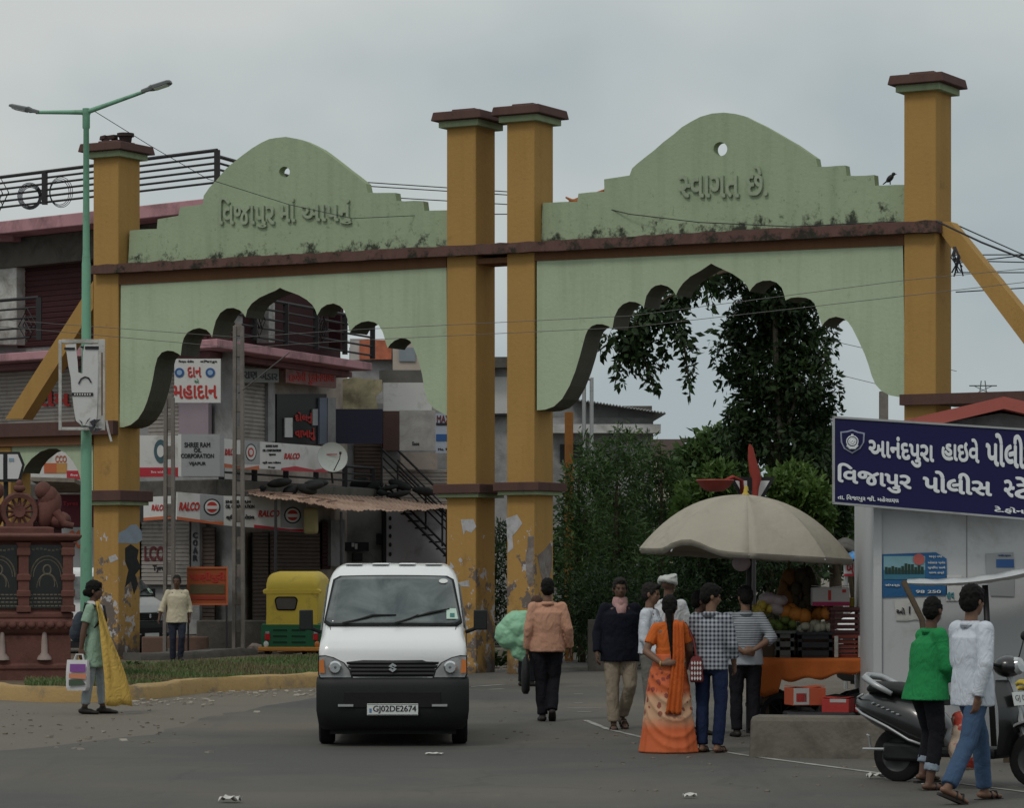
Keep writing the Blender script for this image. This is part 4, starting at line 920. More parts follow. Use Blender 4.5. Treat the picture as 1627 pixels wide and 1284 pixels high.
for r1, mm, vv in ((14, m_letterk, -.012), (12, m_sign, -.02), (7.5, m_letterr, -.027), (4.5, m_sign, -.034)):
    panel(PRb, disc(PRb, 399, 719, r1*.62, 20, 1.6), .012, vv).build('emblem', mm, o)
BN = Plane((P(283, 800, 64.4).x, 64.4), (1.0, .55))
o = ralco('shop_banner', 'longest white banner hung over the dark brown shutters, two round emblems', BN, [(282, 782), (356, 788), (420, 790), (488, 797), (486, 846), (420, 840), (356, 835), (281, 826)],
   [((284, 798, 317, 812), 'RALCO', m_letterr), ((410, 811, 444, 822), 'RALCO', m_letterr), ((358, 795, 398, 800), 'SHREE RAM', m_letterk), ((358, 802, 404, 808), 'OIL CORPORATION', m_letterk), ((359, 818, 404, 827), 'શ્રી રામ ઓઇલ', m_letterk)])
for q, mm in (([(281, 821), (310, 825), (335, 829), (355, 829), (355, 835), (281, 826)], m_signo), ([(404, 834), (430, 837), (460, 841), (486, 841), (486, 846), (404, 839)], m_signr), ([(318, 785.5), (355, 788), (355, 828), (318, 826)], m_signg), ([(446, 794.5), (487, 798), (486, 840), (446, 838)], m_signg)):
    panel(BN, q, .012, -.008 if mm is m_signg else -.016).build('printed_band', mm, o)
for cx, cy in ((337, 806), (465, 819)):
    for r1, mm, vv in ((13.5, m_letterk, -.014), (11.2, m_sign, -.021), (8.5, m_letterr, -.028)):
        panel(BN, disc(BN, cx, cy, r1), .012, vv).build('emblem', mm, o)
    panel(BN, (cx-9, cy-2, cx+9, cy+3), .012, -.035).build('emblem_bar', m_sign, o)
o = ralco('shop_banner', 'short end of a white banner just beside the left gate pillar belt'.replace('left ', ''), PLs, [(228, 790), (276, 788), (276, 824), (228, 828)], [((241, 802, 264, 812), 'RALCO', m_letterr)], -.2)
panel(PLs.shift(-.2), [(228, 823), (276, 819), (276, 824), (228, 828)], .012, -.012).build('printed_band', m_signo, o)
S_('shop_nameboard', 'dark green grey nameboard with black Gujarati words under the pink balcony', PR, (386, 586, 443, 608), M('board_grey', (.17, .18, .165), .7, .1, 2, 0, 20, .2, 0, .3, (.08, .08, .07), 2), .06, .6, [((387, 590, 409, 604), 'રાણ', m_letterk), ((413, 590, 441, 604), 'બંડાર', m_letterk)])
S_('shop_nameboard', 'dull pink nameboard with red Gujarati words above a black shopfront', PR, [(454, 586), (534, 596), (534, 617), (454, 608)], M('board_pink', (.24, .13, .12), .7, .1, 2, 0, 20, .2, 0, .3, (.10, .06, .06), 2), .06, .6, [((459, 590, 486, 606), 'દાબેલી', m_letterr), ((490, 593, 531, 612), 'દુકાનવાલા', m_letterr)])
S_('shop_nameboard', 'narrow board with dark red letters half hidden by the taller concrete pole', PR, (352, 580, 378, 602), M('board_pink', (.24, .13, .12)), .06, .6, [((354, 584, 375, 598), 'પેસ્ટ', m_letterr)])
S_('white_notice', 'small blank white notice on the black shopfront', PR, (453, 664, 465, 695), m_sign, .03, .88); S_('paper_notice', 'small grey printed notice on the black shopfront door', PR, (497, 650, 505, 676), m_signg, .03, .88)
# satellite dish on the parapet
dp = PRb.at(*PRb.hit(498, 728), -.45); d = MB(); rings = []
for r1, zz in ((.001, 0), (.12, .008), (.22, .03), (.33, .07), (.335, .075), (.34, .06), (.22, .015), (.001, -.015)): rings.append((r1, zz))
mt = Matrix.Translation(dp) @ Matrix.Rotation(R(14), 4, 'Z') @ Matrix.Rotation(R(82), 4, 'X')
t = thing('satellite_dish', 'round white satellite dish in front of the long shop board', 'satellite dish', dp)
mt = Matrix.Rotation(R(14), 4, 'Z') @ Matrix.Rotation(R(80), 4, 'X')
d.lathe(rings, 28, mt); d.build('dish', M('dish_white', (.50, .53, .50), .5, .06, 3, 0, 20, .3, 0, .2, (.3, .3, .28), 2), t, 40)
d = MB(); d.tube([mt @ Vector((.02, -.30, .05)), mt @ Vector((.10, -.1, .36)), mt @ Vector((.12, .02, .36))], .012, 6); d.box(mt @ Vector((.12, .03, .36)), (.05, .07, .06)); d.build('receiver_arm', m_rail, t)
d = MB(); d.tube([mt @ Vector((0, 0, -.02)), mt @ Vector((0, -.05, -.2)), Vector((0, .3, -.55))], .025, 6); d.build('mount', m_rail, t)
l = MB(); l.box(mt @ Vector((-.02, .07, .035)), (.26, .01, .02), rot=mt.to_3x3() if False else None); l.build('printed_line', m_letterr, t)
# clutter on the canopy edge
for i, (x, y, w, h, lab) in enumerate(((425, 783, .9, .22, 'dark heap of rags and tarpaulin on the shop canopy edge'), (600, 786, .8, .28, 'black bundle lying on the canopy end beside the stair railing'))):
    rr = random.Random(i+4); b = MB(); c = PR.at(*PR.hit(x, y), -.35)
    for k in range(9): b.ell(c+Vector((rr.uniform(-w, w), rr.uniform(-.15, .15), rr.uniform(0, h))), (rr.uniform(.12, .3), .15, rr.uniform(.06, .13)), rot=Matrix.Rotation(rr.uniform(-.4, .4), 3, 'Y'))
    tag(b.build('rag_heap', M('dark_rag', (.022, .024, .024), .95, .5, 6, .5, 9), None, 180), lab, 'bundle')
# corrugated awning on props
t = thing('awning', 'rusty corrugated awning sagging over the dark shopfront behind the white van roof', 'awning', (0, 0, 0)); g = []
top = [PR.at(*PR.shift(-.3).hit(x, y), -.3) for x, y in ((398, 782), (450, 783), (520, 786), (620, 791), (716, 800))]
bot = [P(x, y, Y) for x, y, Y in ((392, 786, 64.2), (487, 799, 64.8), (542, 811, 65.5), (640, 812, 68.5), (716, 808, 71))]
def lerpl(pts, s): k = s*(len(pts)-1); i = min(int(k), len(pts)-2); return pts[i].lerp(pts[i+1], k-i)
for j in range(7):
    row = []
    for i in range(121):
        s = i/120; a, c = lerpl(top, s), lerpl(bot, s); p = a.lerp(c, j/6); p.z += (.011 if i % 2 else -.011)+(math.sin(i*.35)+math.sin(i*.9+j))*.012*j/6; row.append(p)
    g.append(row)
b = MB(); b.sheet(g); b.build('roof_sheet', m_tar, t, solid=.008)
d = MB()
for s in (.12, .5, .98): q = lerpl(bot, s); d.tube([Vector((q.x, q.y+.05, 0)), q-Vector((0, -.05, .03))], .03, 6)
d.build('prop', m_rail, t)
b = MB(); rr = random.Random(12)
for k in range(16):
    s = rr.random(); a, c = lerpl(top, s), lerpl(bot, s); p = a.lerp(c, rr.uniform(.2, .85)); b.box(p+Vector((0, 0, .05)), (rr.uniform(.1, .5), rr.uniform(.05, .2), .03), rot=Matrix.Rotation(rr.uniform(-.2, .2), 3, 'Y') @ Matrix.Rotation(rr.uniform(0, 3), 3, 'Z'))
struct(b.build('debris', M('debris_mix', (.20, .14, .11), .9, .6, 4)), 'stuff')
d = MB(); d.box(P(494, 828, 65.6), (.30, .22, .55)); tag(d.build('yellow_box', M('faded_yellow_box', (.30, .25, .12), .7, .1, 3), None, bevel=.06), 'faded yellow cabinet hanging at the end of the longest white banner', 'box')
# orange notice on legs, low front wall
ON = Plane((P(330, 930, 62.5).x, 62.5), (1, .05))
o = S_('orange_notice', 'orange notice board on thin legs between the two concrete poles', ON, (297, 901, 362, 962), M('notice_orange', (.30, .075, .03), .7, .15, 3, .05, 20, .2, 0, .35, (.16, .06, .03), 2), .05, 0, [((301, 909, 358, 926), 'પાણીપુરી', m_letterr)], extra=[('printed_band', (301, 929, 357, 944), M('band_olive', (.10, .075, .04), .8, .2), -.012), ('printed_band', (301, 948, 357, 953), M('red_dull', (.26, .04, .025)), -.012), ('frame_edge', (297, 901, 362, 904), m_signo, -.02), ('frame_edge', (297, 959, 362, 962), m_signo, -.02), ('frame_edge', (359.5, 904, 362, 959), m_signo, -.02)])
d = MB()
for x in (299, 360): a = P(x, 962, 62.5); d.tube([a, Vector((a.x, a.y, 0))], .02, 6)
d.build('leg', m_rail, o)
def block(name, label, cat, px0, px1, pytop, Y, dep, mat, z0=0.0, rz=0, bev=.03, **kw):
    a, c = P(px0, pytop, Y), P(px1, pytop, Y); b = MB(); b.box((0, 0, (a.z+z0)/2), (c.x-a.x, dep, a.z-z0)); o = b.build(name, mat, bevel=bev); o.location = ((a.x+c.x)/2, Y+dep/2, 0); o.rotation_euler = (0, 0, rz); return tag(o, label, cat, **kw)
block('low_wall', 'low stained concrete wall in front of the brown shutters', 'wall', 312, 440, 986, 63.6, .25, m_concd)
block('low_wall', 'low reddish wall behind the man in the cream shirt', 'wall', 225, 330, 1012, 63, .25, M('reddish_wall', (.15, .095, .075), .9, .2, 2, .3, 15, .2, 0, .5, (.07, .05, .04), 1.5))

# --- building with boards and outside staircase
b2o = P(620, 700, 75); P2 = Plane((b2o.x, 75.0), (1, .22)); B2 = Bld('stair_building', 'cluttered two storey building with sign boards and a black outside staircase', 'building', (b2o.x, 75.0))
B2.put('wall', wallbox(MB(), P2, 530, 718, 0, P2.hit(620, 640)[1], .3, 4), m_wallg)
B2.pan('plaster_wall', P2, rough([(534, 612), (545, 602), (563, 598), (580, 602), (606, 603), (607, 622), (598, 630), (600, 652), (534, 652)], 1.2, 5), m_wally, .3, 0)
B2.pan('parapet', P2, (606, 588, 676, 609), M('stone_dark', (.13, .125, .115), .9, .4, 3, .4, 9), .3, .1)
B2.pan('brick_wall', P2, (609, 650, 637, 716), M('brown_brick', (.10, .06, .05), .9, .2, 3, .3), .2, .05)
B2.put('shutter', shutter_mb(P2, (563, 705, 606, 775), .25), m_shutd); B2.put('shutter', shutter_mb(P2, (608, 746, 718, 815), .2), m_shut)
B2.pan('white_wall', P2, (614, 812, 716, 1000), M('lilac_wall', (.48, .45, .48), .8, .08, 2, .1, 15, .2, 0, .3, (.2, .18, .18), 1), .2, .0)
B2.pan('inner_wall', P2, (546, 806, 612, 1000), m_wallg, .2, .22)
B2.pan('corner_post', P2, (609, 806, 614, 1000), m_black, .3, -.02)
for y in (824, 838, 852, 866, 881): B2.put('vent_hole', panel(P2, disc(P2, 620, y, 2.4, 12, 1.5), .02, -.015), m_black)
for q in ((547, 862, 586, 876), (561, 879, 576, 892), (599, 848, 609, 866)): B2.pan('meter_box', P2, q, m_black, .15, .1)
for q in ((559, 863, 563, 869), (564, 864, 568, 873)): B2.pan('meter_dial', P2, q, m_sign, .02, .08)
B2.pan('cream_panel', P2, (636, 719, 695, 746), m_wall, .1, -.1)
st_ = MB()
for dx, dy in ((0, 0), (3, 10), (6, 21), (9, 34)): pass
for (x0, y0), (x1, y1), rr_ in (((595, 716), (716, 838), .03), ((595, 728), (716, 850), .02), ((595, 741), (716, 862), .02), ((620, 718), (716, 812), .03), ((620, 733), (716, 828), .02), ((620, 748), (700, 826), .02), ((590, 775), (716, 903), .035), ((600, 772), (716, 889), .03)):
    st_.tube([P2.at(*P2.hit(x0, y0), -1.0 if rr_ != .02 else -.95), P2.at(*P2.hit(x1, y1), -1.0 if rr_ != .02 else -.95)], rr_, 6)
for x in (595, 620, 664, 690): y = 718+(x-597)*1.0; st_.tube([P2.at(*P2.hit(x, y), -1.0), P2.at(*P2.hit(x, y+58), -1.0)], .025, 6)
for k in range(11): x = 606+k*11; y = 785+k*11; st_.box(P2.at(*P2.hit(x, y), -.6), (.26, .8, .03))
B2.put('staircase', st_, m_rail)
sB = Plane((P(572, 680, 73).x, 73.0), (1, .2))
S_('dark_board', 'blank dark navy board beside the black shopfront', sB, (534, 650, 608, 705), m_navy, .06, 0)
S_('blank_board', 'blank white board under a grey stone parapet', sB, (609, 608, 686, 653), m_sign, .06, 0.05)
S_('marble_board', 'smudged marble looking board with a small dark mark', sB, (635, 652, 692, 716), M('marble_board', (.38, .37, .35), .6, .3, 2, 0, 20, .3, 0, .6, (.2, .19, .18), 1.4), .06, -.05, [((655, 702, 666, 708), 'Ease', m_letterk)])
o = S_('advert_board', 'pale blue advert board with maroon letters and a dark picture beside a gate pillar', sB, (692, 657, 722, 720), M('advert_blue', (.34, .38, .45), .5, .1), .06, -.05, [((694, 660, 715, 672), 'MAX', M('maroon_lettering', (.2, .03, .06))), ((696, 712, 714, 716), 'Mo. 98', m_letterk)], extra=[('picture', (693, 690, 716, 701), m_letterb, -.012), ('picture', (693, 672, 716, 676), m_letterk, -.012)])
# far buildings seen through the lobes and between the pillars
def house(name, label, px0, px1, pytop, Y, dep, mat, roof=None, bits=(), cat='building', z0=-.1):
    c = P((px0+px1)/2, 700, Y); B = Bld(name, label, cat, (c.x, Y)); pl = Plane((c.x, Y), (1, .02)); zt = pl.hit((px0+px1)/2, pytop)[1]
    B.put('wall', wallbox(MB(), pl, px0, px1, z0, zt, 0, dep), mat)
    for nm, q, mm, th, v in bits: B.pan(nm, pl, q, mm, th, v)
    return B, pl
house('hoarding_house', 'far pale house with faded orange hoardings seen through the scalloped arch', 555, 690, 552, 90, 6, m_wallg, None,
   [('hoarding', (556, 538, 590, 572), M('hoarding_white', (.45, .42, .40), .7, .3, 4), .1, -.2), ('hoarding', (571, 540, 622, 571), M('hoarding_orange', (.42, .13, .07), .7, .5, 5), .1, -.25), ('hoarding', (624, 545, 668, 588), M('hoarding_cream', (.42, .36, .31), .7, .15, 3), .1, -.25), ('window_frame', (634, 552, 660, 574), M('pane_grey', (.22, .25, .28), .4, .15), .05, -.30)])
B, pl = house('grey_block', 'tall grey concrete building glimpsed in the gap between the twin middle pillars', 760, 812, 569, 88, 8, m_wallg, None,
   [('roof_slab', (755, 567, 815, 584), m_concd, .8, -.6), ('white_wall', (770, 599, 812, 657), m_wallw, .2, -.12), ('shade_ledge', (765, 657, 812, 660), m_black, .4, -.35)])
B, pl = house('metal_roof_house', 'long grey house with sloping metal roof sheets behind the dark shrubs', 870, 1038, 664, 100, 10, m_wallg, None,
   [('ledge', (868, 674, 1050, 688), m_wallw, .7, -.6), ('window', (975, 718, 1000, 740), m_glass, .1, -.05), ('window', (890, 706, 930, 735), m_black, .1, -.05)])
B.pan('wall', pl, [(870, 640), (920, 638), (1038, 657), (1038, 675), (870, 676)], M('house_grey', (.21, .215, .215), .9, .15, 1, .2, 12, .2, 0, .4, (.1, .1, .1), 1), 9, .01)
b = MB(); rows = []
for j in range(2):
    row = []
    for i in range(61): s = i/60; x = 905+150*s; y = 637+23*s-(10 if j else 0)*(1-s*.6); p = pl.at(*pl.hit(x, y), -.9 if j == 0 else 9.0); p.z += .05*(i % 2); row.append(p)
    rows.append(row)
b.sheet(rows); B.put('roof', b, m_steel, solid=.03)
B.pan('parapet', pl, (990, 645, 1036, 660), m_concd, .3, 6)
B, pl = house('gable_house', 'small cream house with a slanting tiled roof beyond the shrubs', 1060, 1112, 705, 125, 8, M('cream_paint', (.42, .39, .30), .8, .1, 1), None, [('roof', [(1010, 698), (1090, 698), (1075, 735), (1000, 735)], M('old_tiles', (.12, .09, .08), .9, .3, 3), .3, -.6), ('roof_slab', (1084, 696, 1116, 702), m_concd, 1, -.6)])
# posts and poles
def post(name, label, cat, px, y0, Y, w, mat, zbase=0.0, top=None, taper=1.0, holes=False, **kw):
    a = P(px, y0, Y); b = MB(); h = a.z
    if holes:      # H-section concrete pole with a row of openings
        for s in (-1, 1): b.loft([[Vector((s*w*.36*k+x*w*.14, y*w*.45*k, z)) for x, y in ((-1, -1), (1, -1), (1, 1), (-1, 1))] for z, k in ((-.1, 1.0), (h, taper))])
        n = int(h/.55)
        for i in range(n+1):
            z = i*h/n; b.box((0, 0, min(z, h-.13)+.06), (w*.62*(1-(1-taper)*z/h), w*.5, .26))
    else: b.loft([[Vector((x*w/2*k, y*w/2*k, z)) for x, y in ((-1, -1), (1, -1), (1, 1), (-1, 1))] for z, k in ((-.1, 1.0), (h, taper))])
    o = b.build(name, mat, bevel=.008); o.location = (a.x, Y, 0); return tag(o, label, cat, **kw)
m_polec = M('pole_concrete', (.20, .18, .165), .9, .2, 2.5, .4, 15, .2, 0, .45, (.09, .08, .07), 1.5)
post('concrete_pole', 'shorter weathered concrete pole in front of the tyre sign', 'pole', 269, 632, 62, .24, m_polec, holes=True, taper=.8)
post('concrete_pole', 'taller weathered concrete pole reaching the arch lobes', 'pole', 379, 518, 63, .25, m_polec, holes=True, taper=.8)
post('concrete_pole', 'slim pale pole rising behind the blue police sign', 'pole', 1404, 622, 60, .16, m_polec)
post('orange_post', 'thin orange post among the dark shrubs beside the gate', 'post', 904, 655, 60, .16, M('orange_post', (.26, .11, .03), .8, .2, 2, .2, 12, .2, 0, .3, (.1, .05, .03), 1))
t = MB(); 
for x in (928, 940): a = P(x, 600, 95); t.tube([Vector((a.x, 95, 0)), a], .06, 6)
t.tube([P(928, 602, 95), P(940, 602, 95)], .06, 6); tag(t.build('pipe_frame', m_steel), 'tall narrow grey pipe frame standing before the metal roofed house', 'frame')
t = MB(); c = P(1562, 605, 500); rr = .0
for s in (-1, 1):
    t.tube([Vector((c.x+s*3.0, 500, 0)), Vector((c.x+s*.9, 500, c.z-5)), Vector((c.x+s*.3, 500, c.z))], .09, 4)
for z in (0, 1.2, 2.5):
    t.tube([Vector((c.x-2.2+z*.2, 500, c.z-.8-z)), Vector((c.x+2.2-z*.2, 500, c.z-.8-z))], .1, 4)
    for s in (-1, 1): t.tube([Vector((c.x-s*1.5, 500, c.z-.8-z)), Vector((c.x+s*1.5, 500, c.z-2.2-z))], .06, 4)
for k in range(10): t.tube([Vector((c.x-1.1-k*.2, 500, c.z-6-k*3)), Vector((c.x+1.1+k*.2, 500, c.z-9-k*3))], .07, 4); t.tube([Vector((c.x+1.1+k*.2, 500, c.z-6-k*3)), Vector((c.x-1.1-k*.2, 500, c.z-9-k*3))], .07, 4)
tag(t.build('lattice_tower', M('tower_steel', (.14, .15, .15), .7, .1)), 'distant steel lattice tower showing above the red cabin roof', 'tower')
# left end of the picture: posters and boards behind the small arch
PW = Plane((P(100, 740, 63).x, 63.0), (1, -.2))
o = S_('advert_board', 'white and orange tyre advert board seen through the small side arch', PW, (40, 712, 150, 762), m_sign, .08, 0, [((88, 724, 106, 735), 'CCO', m_signo), ((112, 753, 124, 757), 'five', m_letterw)], extra=[('orange_panel', (70, 736, 90, 752), m_signo, -.012), ('amber_panel', (90, 736, 106, 752), M('sign_amber', (.45, .24, .08)), -.012), ('red_strip', (106, 748, 150, 762), m_signr, -.012)])
S_('maroon_board', 'dark maroon board behind the red stone memorial', PW, (60, 786, 150, 836), M('maroon_board', (.10, .012, .025), .6, .1), .08, 0, [((100, 797, 124, 805), 'Tyres', m_signr)], extra=[('photo_patch', (70, 806, 92, 826), M('mauve_patch', (.24, .16, .18)), -.012)])
S_('price_board', 'pale board with an orange ring and the figure 5 beside the green lamp pole', PW, (98, 838, 150, 902), m_signg, .08, 0, [((108, 878, 115, 889), '5', m_letterk), ((108, 843, 132, 872), 'CO', m_signo)])
b = MB(); pq = [PW.at(*PW.hit(x, y), v) for x, y, v in ((82, 764, -1.2), (150, 766, -1.2), (150, 780, -.0), (82, 780, -.0))]; b.add(pq, [(0, 1, 2, 3)]); tag(b.build('shop_awning', m_concrete, solid=.08), 'grey shop awning under the orange advert board', 'awning')
o = S_('chevron_sign', 'black framed white road sign at the picture edge above the memorial', Plane((P(10, 740, 49).x, 49.0), (1, .1)), [(-40, 718), (31, 718), (39, 738), (33, 766), (-40, 766)], m_black, .06, 0, [], extra=[('white_panel', [(-38, 722), (5, 722), (5, 762), (-38, 762)], m_sign, -.012), ('white_panel', [(12, 722), (28, 722), (35, 739), (29, 761), (12, 761)], m_sign, -.012), ('grey_print', (14, 728, 22, 733), M('print_blue', (.2, .3, .38)), -.022)])
d = MB(); a = P(8, 766, 49.05); d.tube([Vector((a.x, 49.08, 0)), a+Vector((0, .08, 0))], .04, 8); d.build('post', m_black, o)
# ---------------------------------------------------------------- trees and shrubs
def leaf_mat(name, dark, light, edge=.5):
    m, t, b = newmat(name); g = t.nodes.new('ShaderNodeNewGeometry'); v = coords(t, 'World')
    c = mixc(t, g.outputs['Random Per Island'], dark, light); c = mixc(t, ramp(t, noise(t, v, .8, 3), .4, .65), c, mixc(t, .5, c, dark))
    t.links.new(c, b.inputs['Base Color']); b.inputs['Roughness'].default_value = edge; b.inputs['Specular IOR Level'].default_value = .25
    tr = nd(t, 'ShaderNodeBsdfTranslucent'); t.links.new(c, tr.inputs['Color']); ms = nd(t, 'ShaderNodeMixShader', Fac=.28)
    t.links.new(b.outputs[0], ms.inputs[1]); t.links.new(tr.outputs[0], ms.inputs[2]); t.links.new(ms.outputs[0], t.nodes['Material Output'].inputs['Surface']); return m
m_lfdark = leaf_mat('leaf_dark', (.012, .027, .009), (.042, .076, .025))
m_lfmid = leaf_mat('leaf_mid', (.024, .055, .018), (.10, .165, .048))
m_lflight = leaf_mat('leaf_light', (.045, .09, .018), (.13, .21, .05))
m_lfpale = leaf_mat('leaf_pale', (.028, .055, .020), (.075, .12, .045))
def leaves(clumps, n, size, seed, aspect=.45, droop=.0, hollow=.45):
    """clumps: (centre, radii, weight) -> many folded leaf faces through their volume"""
    rg = np.random.RandomState(seed); w = np.array([c[2] for c in clumps], float); w /= w.sum(); cnt = rg.multinomial(n, w); V = []; 
    for (c, r, _), k in zip(clumps, cnt):
        d = rg.normal(size=(k, 3)); d /= np.linalg.norm(d, axis=1)[:, None]; rad = hollow+(1-hollow)*rg.rand(k)**.6; rad *= 1+.18*rg.normal(size=k)
        p = np.array(c)+d*rad[:, None]*np.array(r)
        ax = rg.normal(size=(k, 3)); ax[:, 2] -= droop; ax += d*.7; ax /= np.linalg.norm(ax, axis=1)[:, None]
        sd = np.cross(ax, rg.normal(size=(k, 3))); sd /= np.linalg.norm(sd, axis=1)[:, None]+1e-9
        s = size*(.6+.8*rg.rand(k))[:, None]
        V.append(np.stack([p, p+ax*s*.5+sd*s*aspect*.5, p+ax*s, p+ax*s*.5-sd*s*aspect*.5], 1))
    V = np.concatenate(V); m = len(V); b = MB(); b.v = [tuple(x) for x in V.reshape(-1, 3).tolist()]; b.f = [(4*i, 4*i+1, 4*i+2, 4*i+3) for i in range(m)]; return b
def raw(b, name, mat, parent):
    me = bpy.data.meshes.new(name); me.from_pydata(b.v, [], b.f); me.update(); return link(name, me, mat, parent)
def plant(name, label, cat, base, clumps, n, size, mat, seed, trunk=None, aspect=.45, droop=0., limbs=5, bark=None, group=None, hollow=.45):
    t = thing(name, label, cat, base, 0, group); o = Vector(base)
    cl = [(tuple(Vector(c)-o), r, w) for c, r, w in clumps]
    raw(leaves(cl, n, size, seed, aspect, droop, hollow), 'crown', mat, t)
    rr = random.Random(seed); d = MB(); tr = trunk or .06
    top = max(c[2] for c, r, w in cl)
    mid = Vector((rr.uniform(-.1, .1), rr.uniform(-.1, .1), top*.45))
    d.tube([Vector((0, 0, -.1)), mid*.5, mid, Vector((mid.x*.6, mid.y, top*.9))], [tr*1.25, tr, tr*.8, tr*.35], 8)
    for c, r, w in sorted(cl, key=lambda q: -q[2])[:limbs]:
        e = Vector(c); a = mid*rr.uniform(.5, 1.1); d.tube([a, a.lerp(e, .5)+Vector((0, 0, .1)), e], [tr*.5, tr*.35, tr*.15], 6)
    d.build('trunk', bark or m_bark, t, 180); return t
def clump_px(px, py, Y, rx, rz, w=1.0, ry=None):
    s = Y/F; return (tuple(P(px, py, Y)), (rx*s, (ry or rx)*s, rz*s), w)
# the tall leaf-clad tree seen through the arch
YT = 62; rr = random.Random(21); cl = []
for px, py, rx, rz, w in ((1232, 470, 62, 48, 2.2), (1190, 520, 42, 50, 1.5), (1255, 540, 52, 55, 1.6), (1222, 590, 58, 55, 2), (1275, 600, 45, 50, 1.2), (1210, 650, 58, 50, 1.8), (1270, 665, 48, 45, 1.4), (1230, 700, 66, 45, 1.6), (1190, 700, 30, 32, .6), (1285, 720, 40, 40, 1.0), (1225, 400, 70, 50, 1.6), (1150, 450, 36, 22, .30), (1165, 585, 22, 30, .25), (1300, 560, 22, 45, .3), (1305, 640, 20, 40, .28), (1170, 660, 18, 28, .2), (1270, 480, 40, 30, .5), (1175, 420, 50, 30, .5), (1230, 560, 100, 150, 1.1), (1152, 560, 30, 60, .22), (1312, 520, 26, 60, .30), (1322, 640, 20, 70, .26), (1158, 690, 26, 40, .18), (1290, 470, 30, 24, .2)):
    cl.append(clump_px(px, py, YT+rr.uniform(-.5, .5), rx*.84, rz*.92, w))
bt = P(1244, 905, YT); big = plant('leafy_tree', 'tall dark tree wrapped in leaves and seen through the scalloped arch', 'tree', (bt.x, YT, 0), cl, 17000, .155, m_lfdark, 3, .13, .40, .6, 9, M('bark_pale', (.16, .135, .11), .95, .3, 4, .8, 12, .1))
cl = []
def strand(pts, w):
    for i in range(len(pts)-1):
        (xa, ya, ra), (xb, yb, rb) = pts[i], pts[i+1]; n = max(1, int(math.hypot(xb-xa, yb-ya)/9))
        for k in range(n): s = k/n; cl.append(clump_px(xa+(xb-xa)*s+rr.uniform(-4, 4), ya+(yb-ya)*s, YT-1+rr.uniform(-.3, .3), ra+(rb-ra)*s, ra+(rb-ra)*s, w*(ra+(rb-ra)*s)**1.3))
strand([(1180, 430, 14), (1120, 440, 16), (1090, 460, 20), (1070, 500, 20), (1085, 540, 16), (1097, 580, 11), (1094, 612, 7), (1096, 638, 3)], 1)
strand([(1090, 460, 18), (1040, 490, 24), (1000, 530, 30), (1020, 560, 24), (1030, 590, 14), (1040, 625, 7)], 1.1)
strand([(1000, 520, 26), (965, 545, 16), (945, 560, 8)], 1); strand([(1000, 540, 22), (985, 580, 14), (990, 605, 6), (975, 616, 3)], .9)
strand([(1060, 500, 16), (1055, 550, 10), (1062, 590, 7)], .8); strand([(1140, 440, 14), (1130, 470, 10), (1120, 500, 7)], .5); strand([(1030, 500, 22), (1010, 580, 12), (1000, 598, 6)], .9)
o = Vector((bt.x, YT, 0)); cl = [(tuple(Vector(c)-o), r, w) for c, r, w in cl]
raw(leaves(cl, 2300, .17, 9, .46, .9, .1), 'hanging_branch', m_lfdark, big)
d = MB(); q = lambda x, y: P(x, y, YT-1)-o
for pp in ([(1235, 430), (1150, 432), (1090, 458), (1072, 500), (1086, 540), (1095, 610), (1097, 640)], [(1110, 446), (1040, 486), (1010, 530), (1024, 570), (1040, 624)], [(1020, 510), (975, 540), (945, 562)], [(1008, 530), (985, 575), (976, 616)]):
    d.tube([q(*x) for x in pp], [.05*(1-.85*i/(len(pp)-1)) for i in range(len(pp))], 5)
d.build('hanging_bough', m_bark, big, 180)
def shrub(label, px, Y, parts, n, size, mat, seed, name='shrub', cat='shrub', group=None, **k):
    b = P(px, 905, Y); rr = random.Random(seed)
    return plant(name, label, cat, (b.x, Y, 0), [clump_px(x, y, Y+rr.uniform(-.5, .5), rx, rz, w) for x, y, rx, rz, w in parts], n, size, mat, seed, group=group, **k)
GSH = 'dark shrubs beyond the gate'
shrub('feathery dark green shrub directly beside the orange post', 925, 59, [(912, 770, 22, 40, .8), (940, 735, 22, 34, .7), (955, 760, 26, 26, .7), (926, 708, 10, 20, .18), (930, 810, 42, 55, 2), (925, 880, 46, 55, 2), (935, 940, 50, 50, 2), (930, 1005, 54, 40, 2), (905, 850, 24, 80, 1)], 5500, .15, m_lfmid, 31, aspect=.2, group=GSH)
shrub('tallest feathery dark shrub in front of the metal roofed house', 985, 60, [(970, 722, 16, 28, .4), (998, 712, 20, 30, .5), (984, 690, 10, 16, .15), (1010, 735, 22, 26, .5), (985, 770, 42, 45, 1.6), (970, 830, 48, 50, 2), (1000, 880, 52, 55, 2), (985, 945, 55, 50, 2), (985, 1010, 58, 38, 2), (955, 745, 26, 30, .7)], 6500, .15, m_lfmid, 32, aspect=.2, group=GSH)
shrub('feathery shrub in front of the cream gabled house', 1050, 61, [(1036, 728, 18, 28, .5), (1062, 750, 22, 24, .6), (1028, 705, 9, 18, .15), (1082, 775, 20, 26, .5), (1050, 790, 45, 45, 1.8), (1085, 800, 30, 40, 1), (1055, 860, 55, 55, 2), (1060, 930, 60, 50, 2), (1060, 1000, 62, 42, 2), (1020, 760, 30, 40, 1)], 6000, .15, m_lfmid, 33, aspect=.2, group=GSH)
shrub('dark bush filling the gap between the twin middle pillars', 782, 61, [(782, 890, 30, 35, 1), (775, 940, 34, 40, 1.3), (790, 985, 34, 35, 1), (785, 1025, 36, 26, 1), (795, 850, 16, 22, .4)], 4500, .10, m_lfdark, 34, aspect=.3, group=GSH)
